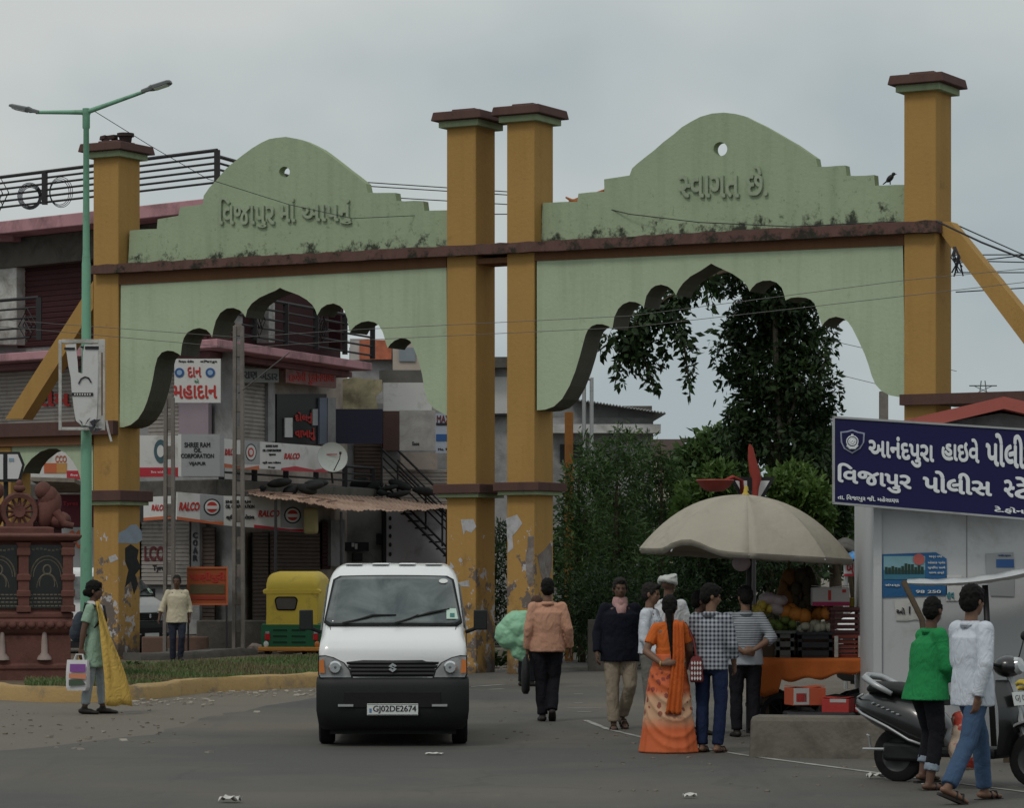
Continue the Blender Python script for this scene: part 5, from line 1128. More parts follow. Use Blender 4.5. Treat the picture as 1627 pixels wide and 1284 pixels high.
shrub('dark bush behind the people under the umbrella edge', 1125, 57, [(1110, 880, 50, 55, 1), (1150, 870, 55, 60, 1), (1130, 950, 60, 55, 1.2), (1130, 1020, 62, 45, 1.2)], 6500, .12, m_lfdark, 35, aspect=.35, group=GSH)
shrub('dark bush behind the fruit cart and umbrella pole', 1230, 56, [(1210, 880, 55, 60, 1), (1260, 890, 55, 60, 1), (1235, 955, 65, 50, 1.2), (1240, 1020, 70, 45, 1.2)], 6500, .12, m_lfdark, 36, aspect=.35, group=GSH)
shrub('low dark bush added to fill the tree shade behind the man in the dark jacket', 955, 55, [(920, 960, 40, 50, 1), (960, 950, 45, 55, 1), (1000, 965, 45, 45, 1), (940, 1000, 60, 26, .8), (1010, 1000, 50, 25, .6)], 6000, .10, m_lfdark, 37, aspect=.3, group=GSH)  # this bush and the next are added for the dark under the trees
shrub('low dark bush added to fill the tree shade behind the turbaned man and sari', 1075, 55.5, [(1050, 985, 50, 40, 1), (1100, 985, 45, 40, 1), (1075, 940, 45, 40, 1)], 4500, .10, m_lfdark, 38, aspect=.3, group=GSH)
GB = 'round trees in the middle distance'
shrub('rounded mid green tree beside the cream gabled house', 1120, 92, [(1105, 735, 34, 30, 1), (1140, 715, 36, 32, 1.2), (1165, 745, 30, 30, 1), (1125, 770, 45, 28, 1.2), (1090, 760, 26, 22, .6)], 6500, .26, m_lfmid, 41, name='round_tree', cat='tree', trunk=.2, group=GB)
shrub('bright green bushy tree above the umbrella, red bowl in front', 1130, 57.5, [(1115, 785, 30, 26, 1), (1140, 765, 28, 26, 1), (1100, 810, 30, 30, 1), (1150, 800, 30, 30, 1)], 4500, .14, m_lflight, 42, name='bushy_tree', cat='tree', trunk=.12, group=GB)
shrub('bright green bushy tree just behind the black and white triangle sign', 1255, 57, [(1235, 775, 28, 25, 1), (1262, 765, 30, 28, 1.1), (1290, 790, 28, 28, 1), (1250, 815, 45, 30, 1.3), (1300, 820, 24, 25, .8)], 5500, .14, m_lflight, 43, name='bushy_tree', cat='tree', trunk=.12, group=GB)
shrub('bright green tree just under the corner of the blue police sign', 1360, 70, [(1350, 825, 28, 24, 1), (1375, 835, 28, 26, 1), (1360, 855, 36, 24, 1), (1340, 850, 20, 20, .6)], 4000, .15, m_lflight, 44, name='bushy_tree', cat='tree', trunk=.12, group=GB)
shrub('dark tree behind the blue police sign edge', 1330, 68, [(1320, 720, 24, 32, 1), (1330, 770, 28, 34, 1.2), (1318, 820, 26, 34, 1.1), (1345, 720, 26, 30, 1), (1300, 770, 22, 34, 1), (1310, 860, 30, 26, 1)], 5000, .19, m_lfdark, 45, name='dark_tree', cat='tree', trunk=.15, group=GB)
shrub('dark conifer like tree beside the trunk of the tall leafy tree', 1290, 64, [(1295, 740, 30, 36, 1), (1312, 790, 28, 40, 1), (1320, 830, 30, 36, 1), (1290, 700, 24, 34, .8)], 6000, .15, m_lfdark, 46, name='dark_tree', cat='tree', trunk=.14, group=GB)
shrub('broad dark thicket added behind the feathery shrubs to block bright gaps', 960, 66, [(910, 880, 50, 70, 1), (960, 860, 60, 80, 1.3), (1020, 870, 60, 80, 1.3), (940, 990, 70, 50, 1), (1020, 990, 70, 50, 1)], 6000, .16, m_lfdark, 51, aspect=.5, group=GSH)  # added backing layer, hides the bright ground behind the leaf gaps
shrub('broad dark thicket added to block bright gaps between the red bowl and the cream gabled house', 1090, 66, [(1080, 840, 60, 60, 1), (1130, 850, 60, 60, 1), (1090, 950, 70, 60, 1.2), (1150, 960, 60, 60, 1)], 5000, .16, m_lfdark, 52, aspect=.5, group=GSH)
# far tree line closing the horizon
rr = random.Random(8); cl = []
for k in range(60): x = -500+k*45; cl.append(clump_px(x, 895+rr.uniform(-18, 6), 190+rr.uniform(-12, 12), 50, 26+rr.uniform(-6, 10), 1))
struct(raw(leaves(cl, 9000, .9, 77), 'treeline', m_lfdark, None), 'stuff')
# weeds
def weed(px, py, h, n, label, seed, mat=None):
    p = G(px, py); rr = random.Random(seed); b = MB()
    for i in range(n):
        a = rr.uniform(0, 6.28); l = h*rr.uniform(.5, 1.1); s = Vector((math.cos(a), math.sin(a), 0)); q = Vector((-s.y, s.x, 0)); o = s*rr.uniform(0, h*.5)+Vector((0, 0, rr.uniform(0, h*.5)))
        b.add([o, o+s*l*.35+q*l*.2+Vector((0, 0, l*.35)), o+s*l*.9+Vector((0, 0, l*.3)), o+s*l*.35-q*l*.2+Vector((0, 0, l*.35))], [(0, 1, 2, 3)])
    o = raw(b, 'weed', mat or m_lfmid, None); o.location = (p.x, p.y, 0); tag(o, label, 'plant')
weed(757, 1062, .5, 60, 'broad leaved weed at the foot of the gate pillar behind the van', 1)
weed(205, 1072, .28, 50, 'small weed tuft at the base of the peeling pillar', 2); weed(790, 1062, .35, 40, 'small weed beside the concrete block near the green sack', 3)
# ---------------------------------------------------------------- street lamp, torn board, memorial
YLm = 50.0; lb_ = P(137, 905, YLm)
t = thing('street_lamp', 'tall pale green street lamp with two arms, a torn board fixed half way up', 'street lamp', (lb_.x, YLm, 0)); hp = P(137, 172, YLm).z
d = MB(); d.tube([Vector((0, 0, -.1)), Vector((0, 0, 2.2)), Vector((0, 0, P(0, 420, YLm).z)), Vector((0, 0, P(0, 400, YLm).z)), Vector((0, 0, P(0, 205, YLm).z)), Vector((0, 0, P(0, 203, YLm).z)), Vector((0, 0, hp))], [.10, .092, .070, .056, .045, .06, .06], 14); d.build('pole', m_lampg, t, 40)
def lamp_arm(ex, ey, hx, hy, dy):
    a = Vector((0, 0, hp-.06)); e = P(ex, ey, YLm)-Vector((lb_.x, YLm, 0))+Vector((0, dy, 0)); h = P(hx, hy, YLm)-Vector((lb_.x, YLm, 0))+Vector((0, dy*1.4, 0))
    d = MB(); d.tube([a, a.lerp(e, .4)+Vector((0, 0, .0)), e], [.042, .034, .028], 10); d.add([a+Vector((0, -.01, 0)), a.lerp(e, .10)+Vector((0, -.01, 0)), Vector((0, -.01, hp-.28))], [(0, 1, 2)]); d.build('arm', m_lampg, t, 40)
    dr = (h-e).normalized(); L_ = (h-e).length; q = dr.to_track_quat('X', 'Z').to_matrix().to_4x4(); m = Matrix.Translation(e) @ q
    b = MB(); b.loft([[Vector((x, y*w, z*k+.01)) for y, z in ((-1, -.4), (-1, .25), (-.6, .6), (.6, .6), (1, .25), (1, -.4))] for x, w, k in ((-.05, .045, .05), (.06, .05, .06), (L_*.28, .075, .09), (L_*.34, .12, .07), (L_*.9, .125, .06), (L_, .09, .04))], True, m)
    hd = b.build('lamp_head', M('lamp_casting', (.13, .14, .14), .5, .1, 3, 0, 20, .4, .3), t, 40)
    g = MB(); g.box((L_*.62, 0, -.022), (L_*.5, .2, .015), m); g.build('lens', m_lens, hd)
lamp_arm(55, 176, 13, 166, .15); lamp_arm(232, 147, 274, 134, -.15)
SB = Plane((P(132, 610, YLm-.25).x, YLm-.25), (1, .12))
t = thing('torn_board', 'narrow board frame with torn white sheet strapped to the green lamp pole', 'signboard', (SB.o.x, SB.o.y, 0)); so_ = Vector((SB.o.x, SB.o.y, 0))
def sbp(nm, q, mat, th=.04, v=0., **k): b = panel(SB, q, th, v); b.v = [tuple(Vector(x)-so_) for x in b.v]; return b.build(nm, mat, t, **k)
for q in ((93, 540, 98, 684), (156, 539, 167, 684), (98, 539, 156, 545), (98, 679, 156, 684)): sbp('frame', q, m_whitew, .09, -.02, bevel=.008)
sbp('frame_post', (150, 546, 156, 679), m_whitew, .05, .0); sbp('rust_strip', (161, 560, 163, 660), M('rust', (.15, .07, .035), .9, .3, 8), .01, -.025)
PLs_ = [(104, 548), (121, 546), (122, 560), (124, 592), (131, 594), (132, 560), (134, 547), (156, 547), (155, 640), (152, 679), (128, 675), (120, 668), (116, 640), (112, 600)]
sh = sbp('torn_sheet', rough(PLs_, .5, 4), m_sign, .012, -.01)
for nm, q, mm in (('printed_band', (102, 552, 119, 556), m_letterk), ('printed_band', (135, 550, 157, 555), m_letterk), ('printed_band', (114, 624, 148, 629), m_letterk)): sbp(nm, q, mm, .006, -.024)
for k in range(7): sbp('printed_letter', (118+k*4, 625, 120+k*4, 628), m_sign, .004, -.031)
d = MB(); d.tube([SB.at(*SB.hit(127+a, 608-c), -.02)-so_ for a, c in ((-2, -2), (2, 6), (8, 9), (14, 7), (18, 0))], .012, 5); d.build('sheet_mark', m_letterk, t)
b = MB(); rr = random.Random(5)
for k in range(9): c = SB.at(*SB.hit(122+rr.uniform(0, 30), 675+rr.uniform(-8, 8)), -.04)-so_; b.add([c, c+Vector((rr.uniform(-.08, .08), -.03, -.1)), c+Vector((rr.uniform(.03, .12), -.01, rr.uniform(-.06, .05)))], [(0, 1, 2)])
b.build('hanging_shreds', m_letterk, t); d = MB(); d.tube([SB.at(*SB.hit(169, 668), 0)-so_, SB.at(*SB.hit(172, 684), -.02)-so_, SB.at(*SB.hit(177, 702), -.04)-so_], .018, 5); d.build('loose_strip', m_whitew, t)
d = MB()
for y in (548, 675): d.box2(SB.at(*SB.hit(130, y), .02)-so_+Vector((-.02, 0, -.02)), SB.at(*SB.hit(142, y+4), .28)-so_)
d.build('bracket', m_rail, t)

# carved red stone memorial
YM = 45.6; mc = P(-24, 905, YM); mem = thing('memorial', 'carved red sandstone memorial with black engraved panels and a stone wheel and lion on top', 'memorial', (mc.x, YM+1.25, 0), R(9))
s_ = YM/F; zpx = lambda y: EYE+(HZ-y)*s_
def mbox(nm, hw, y0, y1, mat=m_sand, parent=None, bev=.02, hd=None):
    b = MB(); b.box((0, 0, (zpx(y0)+zpx(y1))/2), (hw*2, (hd or hw)*2, zpx(y0)-zpx(y1))); return b.build(nm, mat, parent or mem, bevel=bev)
def mprism(nm, prof, parent=None):
    """stacked square mouldings: (half width, photo y)"""
    b = MB(); b.loft([[Vector((sx*h, sy*h, zpx(y))) for sx, sy in ((-1, -1), (1, -1), (1, 1), (-1, 1))] for h, y in prof]); return b.build(nm, m_sand, parent or mem, bevel=.012)
mprism('plinth', [(1.16, 1096), (1.16, 1086), (1.08, 1084), (1.08, 1066), (1.10, 1064), (1.10, 1058), (1.04, 1056), (1.04, 1012), (1.0, 1010)])
mprism('plinth_moulding', [(1.0, 1011), (1.06, 1006), (1.10, 1000), (1.10, 988), (1.06, 984), (1.08, 982), (1.08, 975), (.99, 973)])
b = MB()
for f in range(4):
    for k in range(16): b.ell(Matrix.Rotation(f*math.pi/2, 4, 'Z') @ Vector((-1.03+k*.137, -1.11, zpx(994))), (.062, .04, .055), nu=8, nv=5)
b.build('carved_frieze', m_sand, mem, 180)
b = MB()
for k in (-.70, .05, .66):
    b.lathe([(.02, 0), (.11, .02), (.10, .06), (.05, .12), (.045, .30), (.03, .42), (.0, .46)], 10, Matrix.Translation((k, -1.04, zpx(1052))))
b.build('carved_lamp_relief', M('pale_stone', (.28, .22, .20), .9, .2, 4, .3), mem, 40)
mbox('core', .98, 860, 975, m_sand, None, .01)
for f in range(4):
    for sx in (-1.04, -.36, .36):
        b = MB(); pr = []
        for h, y in ((.13, 973), (.13, 965), (.10, 963), (.10, 950), (.125, 948), (.125, 940), (.10, 938), (.10, 924), (.125, 922), (.125, 914), (.09, 912), (.09, 884), (.12, 882), (.12, 872), (.10, 870), (.14, 862)): pr.append([Matrix.Rotation(f*math.pi/2, 4, 'Z') @ Vector((sx+a*h*.8, -1.0+c*h*.8, zpx(y))) for a, c in ((-1, -1), (1, -1), (1, 1), (-1, 1))])
        b.loft(pr); b.build('column', m_sand, mem)
for f in range(4):
    rot = Matrix.Rotation(f*math.pi/2, 4, 'Z')
    for sgn in (-1, 0, 1):
        b = MB(); b.box((sgn*.70, -.992, (zpx(968)+zpx(866))/2), (.54, .03, zpx(866)-zpx(968)), rot); pn = b.build('granite_panel', m_granite, mem)
        l = MB(); zc = (zpx(968)+zpx(866))/2; cx = sgn*.70; yy = -1.0085
        def arc(r, a0, a1, w=.007, cz=0):
            pts = [Vector((cx+r*math.cos(R(a)), yy, zc+cz+r*1.25*math.sin(R(a)))) for a in range(a0, a1+1, 12)]; l.tube([rot @ p for p in pts], w, 4)
        arc(.24, 0, 180, .011); arc(.20, 0, 180); arc(.055, 0, 360, .012, .10); arc(.13, 20, 160, .012, -.12); arc(.11, -20, 200, .008, -.10); arc(.15, 0, 180, .006, -.16)
        for k in range(4):
            for q in range(9): l.box(rot @ Vector((cx-.24+q*.06+(k % 2)*.012, yy, zc-.26-k*.055)), (.045, .006, .018), rot=rot.to_3x3())
        for q in range(8): l.box(rot @ Vector((cx-.2+q*.057, yy, zc+.40+.012*math.sin(q))), (.04, .006, .03), rot=rot.to_3x3())
        l.build('engraving', m_etch, pn)
mprism('cornice', [(1.08, 861), (1.16, 858), (1.20, 853), (1.20, 850), (1.05, 847)])
mprism('upper_step', [(.80, 848), (.80, 838), (.72, 836)])
w = MB(); wc = Vector((.30, -.42, zpx(811))); mt = Matrix.Translation(wc) @ Matrix.Rotation(R(90), 4, 'X')
w.lathe([(.0, -.06), (.08, -.075), (.09, .075), (.0, .06)], 16, mt); ring = [(.20, -.06), (.26, -.07), (.29, 0), (.26, .07), (.20, .06)]
w.loft([[mt @ Vector((r*math.cos(2*math.pi*k/28), r*math.sin(2*math.pi*k/28), z)) for k in range(28)] for r, z in ring+[ring[0]]], False)
for k in range(12): a = 2*math.pi*k/12; w.tube([mt @ Vector((.07*math.cos(a), .07*math.sin(a), 0)), mt @ Vector((.22*math.cos(a), .22*math.sin(a), 0))], [.035, .018], 6)
w.ell(wc+Vector((0, 0, .34)), (.09, .07, .06)); w.ell(wc+Vector((0, 0, .41)), (.05, .05, .06)); w.box(wc+Vector((0, 0, -.24)), (.4, .14, .14)); w.build('stone_wheel', m_sand, mem, 50)
for sx in (-1, 1):       # seated lions either side of the wheel
    l = MB(); x0 = .30+sx*.45; zb = zpx(838)
    l.ell((x0-sx*.02, -.35, zb+.28), (.17, .17, .30), rot=Matrix.Rotation(sx*.35, 3, 'Y')); l.ell((x0+sx*.14, -.35, zb+.12), (.17, .18, .13)); l.ell((x0-sx*.10, -.38, zb+.55), (.13, .13, .14)); l.ell((x0-sx*.02, -.36, zb+.45), (.15, .15, .18))
    for sy in (-1, 1): l.tube([Vector((x0+sx*.08, -.35+sy*.12, zb+.25)), Vector((x0+sx*.2, -.35+sy*.14, zb+.06)), Vector((x0+sx*.34, -.35+sy*.14, zb+.03))], [.07, .06, .045], 8)
    l.build('carved_lion', m_sand, mem, 60)

# ---------------------------------------------------------------- police cabin with its sign
YK = 31.0; kc = P(1388, 905, YK); KP = Plane((kc.x, YK), (1, -.05)); cab = Bld('police_cabin', 'white panelled police cabin with a red gable roof behind the scooter', 'cabin', (kc.x, YK))
m_cab = M('cabin_white', (.45, .46, .47), .55, .05, 1.5, .05, 20, .3, 0, .25, (.30, .29, .27), 1.2)
uw = KP.hit(1800, 800)[0]; zw = KP.hit(1388, 690)[1]
cab.put('wall', wallbox(MB(), KP, 1388, 1800, 0, zw, 0, 3.2), m_cab)
for x in (1389, 1536, 1690): cab.pan('corner_post' if x == 1389 else 'panel_joint', KP, (x-1, 690, x+(12 if x == 1389 else 1), 1190), m_cab if x == 1389 else M('joint_grey', (.22, .22, .22)), .05, -.03 if x == 1389 else -.002)
zg = lambda px, py, v: KP.shift(v).hit(px, py)
rf = MB(); ur = zg(1595, 630, -.25); ul = zg(1415, 673, -.25); urr = (2*ur[0]-ul[0], ul[1])
def roofside(a, c):
    q = []
    for v in (-.25, 3.5):
        q.append([KP.at(a[0], a[1], v), KP.at(c[0], c[1], v), KP.at(c[0], c[1]-.12, v), KP.at(a[0], a[1]-.12, v)])
    return MB().loft(q)
m_redroof = M('red_roof_sheet', (.36, .095, .075), .6, .12, 2, .05, 20, .3, 0, .3, (.18, .07, .05), 1.5)
cab.put('roof', roofside(ul, ur), m_redroof); cab.put('roof', roofside(ur, urr), m_redroof)
gq = [KP.at(u, z, -.01) for u, z in ((KP.hit(1388, 690)[0], zw), (ur[0], ur[1]-.15), (uw, zw))]; b = MB(); b.loft([[Vector(v) for v in gq], [Vector((v.x, v.y+3.2, v.z)) for v in gq]]); cab.put('gable', b, m_wallg)
for x in (1583, 1625): cab.pan('rafter_end', KP, (x, 641, x+12, 649), M('timber_dark', (.06, .045, .035), .9, .2), .1, -.06)
SP = KP.shift(-.32)
pol = sign('police_sign', 'large dark blue police sign with white Gujarati lettering above the white cabin', SP, [(1325, 663), (1660, 685), (1660, 827), (1325, 799)], m_navy, .08, 0,
   [([(1380, 690), (1484, 699), (1484, 746), (1380, 736)], 'આનંદપુરા', m_letterw), ([(1496, 692), (1556, 698), (1556, 737), (1496, 731)], 'હાઇવે', m_letterw), ([(1566, 687), (1652, 693), (1652, 748), (1566, 740)], 'પોલીસ', m_letterw),
    ([(1331, 735), (1448, 746), (1448, 787), (1331, 775)], 'િવજાપુર', m_letterw), ([(1466, 746), (1576, 756), (1576, 789), (1466, 782)], 'પોલીસ', m_letterw), ([(1595, 762), (1612, 763), (1612, 791), (1595, 790)], [('સ', .50)], m_letterw), ([(1612, 757), (1640, 760), (1640, 794), (1612, 792)], 'ટે', m_letterw),
    ([(1331, 785), (1428, 791), (1428, 801), (1331, 796)], 'તા. િવજાપુર જી. મહેસાણા', m_letterw), ([(1580, 804), (1652, 810), (1652, 820), (1580, 815)], 'ટે.ફોન નં.', m_letterw)], bold=.026)
pol.data.materials[0] = M('police_blue', (.009, .008, .06), .5, .08, 2, 0, 20, .25)
for q in ([(1323, 661), (1660, 683), (1660, 686), (1323, 664.5)], [(1323, 797.5), (1660, 826), (1660, 829), (1323, 801)], [(1323, 661), (1326.5, 661), (1326.5, 800), (1323, 800)]): panel(SP, q, .10, -.012).build('sign_frame', m_steel, pol)
shd = [(1335, 686), (1345, 685), (1354, 682.5), (1364, 686), (1374, 688), (1373, 703), (1367, 713), (1354, 721), (1341, 713), (1336, 703)]
ins = lambda k: [((x-1354)*k+1354, (y-701)*k+701) for x, y in shd]
panel(SP, shd, .012, -.012).build('shield_crest', M('crest_grey', (.30, .33, .42), .5, .05), pol); panel(SP, ins(.87), .012, -.02).build('shield_field', M('police_blue'  , (0, 0, 0)), pol)
l = MB()
for r1, w_ in ((9, .006), (5.5, .008), (2.2, .014)):
    l.tube([SP.at(*SP.hit(1354+r1*math.cos(2*math.pi*k/18), 702+r1*math.sin(2*math.pi*k/18)), -.03) for k in range(19)], w_, 4)
l.tube([SP.at(*SP.hit(1354+x, 711+y), -.03) for x, y in ((-9, -3), (-4, 2), (4, 2), (9, -3))], .009, 4); l.tube([SP.at(*SP.hit(1354, y), -.03) for y in (690, 694)], .012, 4); l.build('shield_emblem', m_letterw, pol)
d = MB()
for x in (1400, 1560): d.box2(SP.at(*SP.hit(x, 730), .08), SP.at(*SP.hit(x+6, 734), .34))
d.build('bracket', m_black, pol)
NP = KP.shift(-.012)
o = sign('wall_poster', 'blue estate poster with a row of houses and a red seal on the cabin wall', NP, [(1402, 881), (1487, 878), (1504, 888), (1505, 946), (1402, 950)], M('poster_blue', (.02, .10, .24), .5, .15, 3), .006, 0,
   [((1476, 883, 1497, 888), 'અન્ન નગર', m_letterw), ((1474, 892, 1502, 897), 'રહેણાંક પ્લોટ', m_letterw), ((1474, 900, 1502, 905), 'સુવિધા સાથે', m_letterw), ((1476, 908, 1500, 913), 'સરળ હપ્તે', m_letterw), ((1406, 928, 1430, 933), 'સંપર્ક', m_letterw), ((1455, 938, 1495, 943), '98 250', m_letterw)],
   extra=[('sky_patch', (1404, 884, 1470, 906), M('poster_sky', (.18, .33, .38), .6, .2, 4), -.006), ('lake_patch', (1404, 906, 1470, 921), M('poster_lake', (.04, .15, .22), .6, .2, 6), -.006)])
b = MB(); rr = random.Random(4)
for k in range(12): x = 1406+k*5.2; h = rr.uniform(8, 16); b2 = panel(NP, (x, 911-h, x+4.2, 912), .004, -.012); b.v, n0 = b.v, len(b.v); b.add(b2.v, b2.f)
b.build('house_row', M('poster_dark', (.02, .045, .03), .7, .4, 9), o)
panel(NP, [(1460+8.5*(1+.12*(k % 2))*math.cos(2*math.pi*k/24), 889+8.5*(1+.12*(k % 2))*math.sin(2*math.pi*k/24)) for k in range(24)], .004, -.018).build('red_seal', M('seal_red', (.40, .10, .09), .6, .1), o)
o = sign('paper_notice', 'pale printed notice with a blue block on the cabin wall near the white tarpaulin', NP, [(1566, 880), (1610, 878), (1612, 905), (1611, 948), (1574, 947), (1567, 910)], m_signg, .006, 0, [((1586, 881, 1606, 885), 'જાહેર સૂચના', m_letterb)], extra=[('blue_block', (1583, 889, 1611, 902), m_letterb, -.006)])
sign('paper_notice', 'small pale notice below the estate poster beside the green shirt', NP, (1503, 914, 1528, 955), m_sign, .006, 0, [((1504, 941, 1516, 952), 'હવ', M('teal_lettering', (.08, .28, .33)))])
o = sign('wall_notice', 'long faded strip of paper with dark letters under the estate poster', NP, rough([(1420, 954), (1492, 950), (1494, 984), (1424, 988)], 1.5, 3), m_whitew, .006, 0, [((1424, 966, 1438, 976), 'ઓ', m_letterk), ((1444, 964, 1462, 976), '1 ત', m_letterk), ((1466, 958, 1476, 976), 'રી', M('teal_lettering', (.08, .28, .33)))])
# white sheet awning on crooked poles
t = thing('white_tarpaulin', 'white plastic sheet stretched on crooked poles before the cabin wall', 'tarpaulin', (0, 0, 0)); g = []
for j in range(9):
    row = []
    for i in range(33):
        s = i/32; f = j/8; x = 1432+s*300; yy = 926+math.sin(s*3.0)*6-s*22*s*2.2-f*0; z0 = P(x, yy, 29.6); z1 = P(x+10, yy-6-8*s, 30.7); p = z0.lerp(z1, f); p.z += -.05*math.sin(f*3.14)*(.5+s)+.012*math.sin(s*40+f*5)*math.sin(f*9); row.append(p)
    g.append(row)
b = MB(); b.sheet(g); b.build('sheet', M('tarp_white', (.55, .57, .58), .5, .06, 3, .3, 9, .3), t, 180, solid=.004)
d = MB(); d.tube([P(1436, 925, 29.6), P(1448, 950, 29.5), P(1465, 985, 29.4), Vector((P(1490, 985, 29.4).x, 29.4, 0))], [.03, .028, .028, .03], 7); d.build('pole', m_bark, t, 180)
d = MB(); d.tube([P(1565, 930, 29.8), Vector((P(1580, 985, 29.8).x, 29.8, 0))], .03, 7); d.build('pole', m_black, t, 180)
# fruit stand past the scooter
d = P(1640, 1085, 28.2); t = thing('banana_stand', 'small stand with yellow bananas at the picture edge behind the scooter', 'stand', (d.x, 28.2, 0)); b = MB(); b.box((.2, 0, d.z-.18), (.9, .5, .05)); 
for x in (-.2, .55):
    for y in (-.2, .2): b.box((x, y, (d.z-.2)/2), (.05, .05, d.z-.2))
b.build('table', m_bark, t)
bn = MB(); rr = random.Random(7)
for k in range(16):
    x, y, a = rr.uniform(-.2, .35), rr.uniform(-.2, .2), rr.uniform(0, 6.28); z = d.z-.12+rr.uniform(0, .12); e = Vector((math.cos(a), math.sin(a), 0)); c = Vector((x, y, z))
    bn.tube([c-e*.09, c-e*.04+Vector((0, 0, .025)), c+e*.04+Vector((0, 0, .025)), c+e*.09], [.008, .02, .02, .008], 6)
tag(bn.build('bananas', M('banana', (.45, .33, .04), .6, .2, 6), None, 180), 'loose heap of yellow bananas on the small stand', 'bananas'); bpy.data.objects['bananas'].location = (d.x, 28.2, 0)
b = block('concrete_barrier', 'long weathered concrete road barrier in front of the fruit cart', 'barrier', 1185, 1440, 1133, 29.8, .42, M('barrier_concrete', (.135, .12, .10), .9, .3, 2, .6, 14, .2, 0, .6, (.05, .045, .04), 1.6), -.05, 0, .05)
for v in b.data.vertices:
    if v.co.z > .2: v.co.x *= .985; v.co.y *= .7
b.rotation_euler = (0, 0, R(-13)); b.location.y = 29.2; b.location.x -= .0

# ---------------------------------------------------------------- fruit cart under the big umbrella
YC = 33.2; cs = P(1305, 905, YC); cart = thing('fruit_cart', 'fruit vendor hand cart draped with an orange cloth', 'cart', (cs.x, YC+.45, 0), R(-3)); zt = P(0, 1047, YC).z
m_wood = M('cart_wood', (.10, .07, .05), .9, .3, 4, .4, 14, .1)
b = MB(); b.box((0, 0, zt-.04), (1.30, .95, .06))
b.build('table_top', m_wood, cart, bevel=.01)
for x in (-.56, .56):
    for y in (-.4, .4): b = MB(); b.box((x, y, (zt-.08)/2), (.07, .07, zt-.08)); b.build('leg', m_wood, cart)
for x in (-.40, .40):
    for y in (-.5, .5):
        b = MB(); mt = Matrix.Translation((x, y, .22)) @ Matrix.Rotation(R(90), 4, 'X'); b.loft([[mt @ Vector((r*math.cos(2*math.pi*k/20), r*math.sin(2*math.pi*k/20), z)) for k in range(20)] for r, z in ((.17, -.02), (.22, -.02), (.22, .02), (.17, .02), (.17, -.02))], False)
        for k in range(8): a = 2*math.pi*k/8; b.tube([mt @ Vector((0, 0, 0)), mt @ Vector((.18*math.cos(a), .18*math.sin(a), 0))], .006, 4)
        b.build('wheel', m_rub, cart)
m_ocloth = M('orange_cloth', (.40, .105, .025), .85, .15, 3, .3, 12, .15)
g = []
for j in range(8):
    row = []
    for i in range(41):
        s = i/40; x = -.72+1.44*s; f = j/7
        drop = .19+.05*math.sin(s*5)+(.02*math.sin(s*27)) if s > .22 else .42-.5*abs(s-.1)
        y = -.50-.015*math.sin(s*31)*f; z = zt+.012-drop*max(0, (f-.25)/.75); 
        if f <= .25: y = -.50+(.25-f)*1.6; z = zt+.006
        row.append(Vector((x, y, z)))
    g.append(row)
oc = MB(); oc.sheet(g); tag(oc.build('table_cloth', m_ocloth, None, 180, solid=.006), 'orange cloth hanging over the front of the fruit cart', 'cloth'); bpy.data.objects['table_cloth'].location = cart.location; bpy.data.objects['table_cloth'].rotation_euler = cart.rotation_euler
g = []
for j in range(7):
    row = []
    for i in range(9): s = i/8; f = j/6; row.append(Vector((-.76-.10*f+.03*math.sin(s*9), -.45+.9*s, zt+.01-f*.46+.03*math.sin(s*7))))
    g.append(row)
oc = MB(); oc.sheet(g); o = oc.build('side_cloth', m_ocloth, None, 180, solid=.006); tag(o, 'orange cloth flap hanging down the end of the cart next to the striped shirt man', 'cloth'); o.location = cart.location; o.rotation_euler = cart.rotation_euler
def crate(label, px0, px1, py0, py1, Y, dep, mat, rz=0., slats=5, group='plastic crates on the fruit cart'):
    """open plastic crate with slotted sides"""
    a, c = P(px0, py1, Y), P(px1, py0, Y); w, h = c.x-a.x, c.z-a.z; t = thing('crate', label, 'crate', ((a.x+c.x)/2, Y+dep/2, a.z), rz, group)
    b = MB(); th = .02; nx = 6
    b.box((0, 0, .01), (w, dep, .02))
    for sx in (-1, 1):
        for sy in (-1, 1): b.box((sx*(w/2-.02), sy*(dep/2-.02), h/2), (.04, .04, h))
    for k in range(slats):
        z = h*(k+.5)/slats; hh = h/slats*.62
        for sy in (-1, 1): b.box((0, sy*(dep/2-.01), z), (w-.005, th, hh))
        for sx in (-1, 1): b.box((sx*(w/2-.01), 0, z), (th, dep-.005, hh))
    b.build('body', mat, t)
    r_ = MB()
    for sy in (-1, 1): r_.box((0, sy*dep/2, h-.012), (w+.02, .035, .03))
    for sx in (-1, 1): r_.box((sx*w/2, 0, h-.012), (.035, dep+.02, .03))
    r_.build('rim', mat, t); return t
m_crm = M('crate_maroon', (.085, .03, .032), .6, .15, 4, .05, 30, .3); m_crr = M('crate_red', (.20, .045, .03), .6, .15, 4, .05, 30, .3); m_crk = M('crate_black', (.022, .024, .028), .6, .15, 4, .05, 30, .3)
crate('maroon crate stacked on the red crate on the cart', 1318, 1373, 966, 1010, YC+.05, .40, m_crm, R(4)); crate('red crate with pale corner posts under the maroon crate', 1326, 1370, 1010, 1045, YC+.05, .40, m_crr, R(-2))
for x in (1326, 1364): block('crate_post', 'pale upright strip tied to a corner of the red crate '+('beside the dark crate' if x == 1326 else 'on the cabin side'), 'strip', x, x+6, 1011, YC-.02, .04, m_whitew, P(0, 1045, YC).z, 0, .004)
crate('large dark crate of fruit wrapped in paper on the cart', 1268, 1323, 1005, 1045, YC+.05, .45, m_crk, 0, 3)
crate('grey green crate nearest the striped shirt man', 1233, 1262, 1003, 1045, YC+.1, .40, M('crate_grey', (.10, .11, .10), .7, .2, 4), 0, 3)
m_card = M('cardboard_white', (.40, .38, .37), .8, .1, 4, .05)
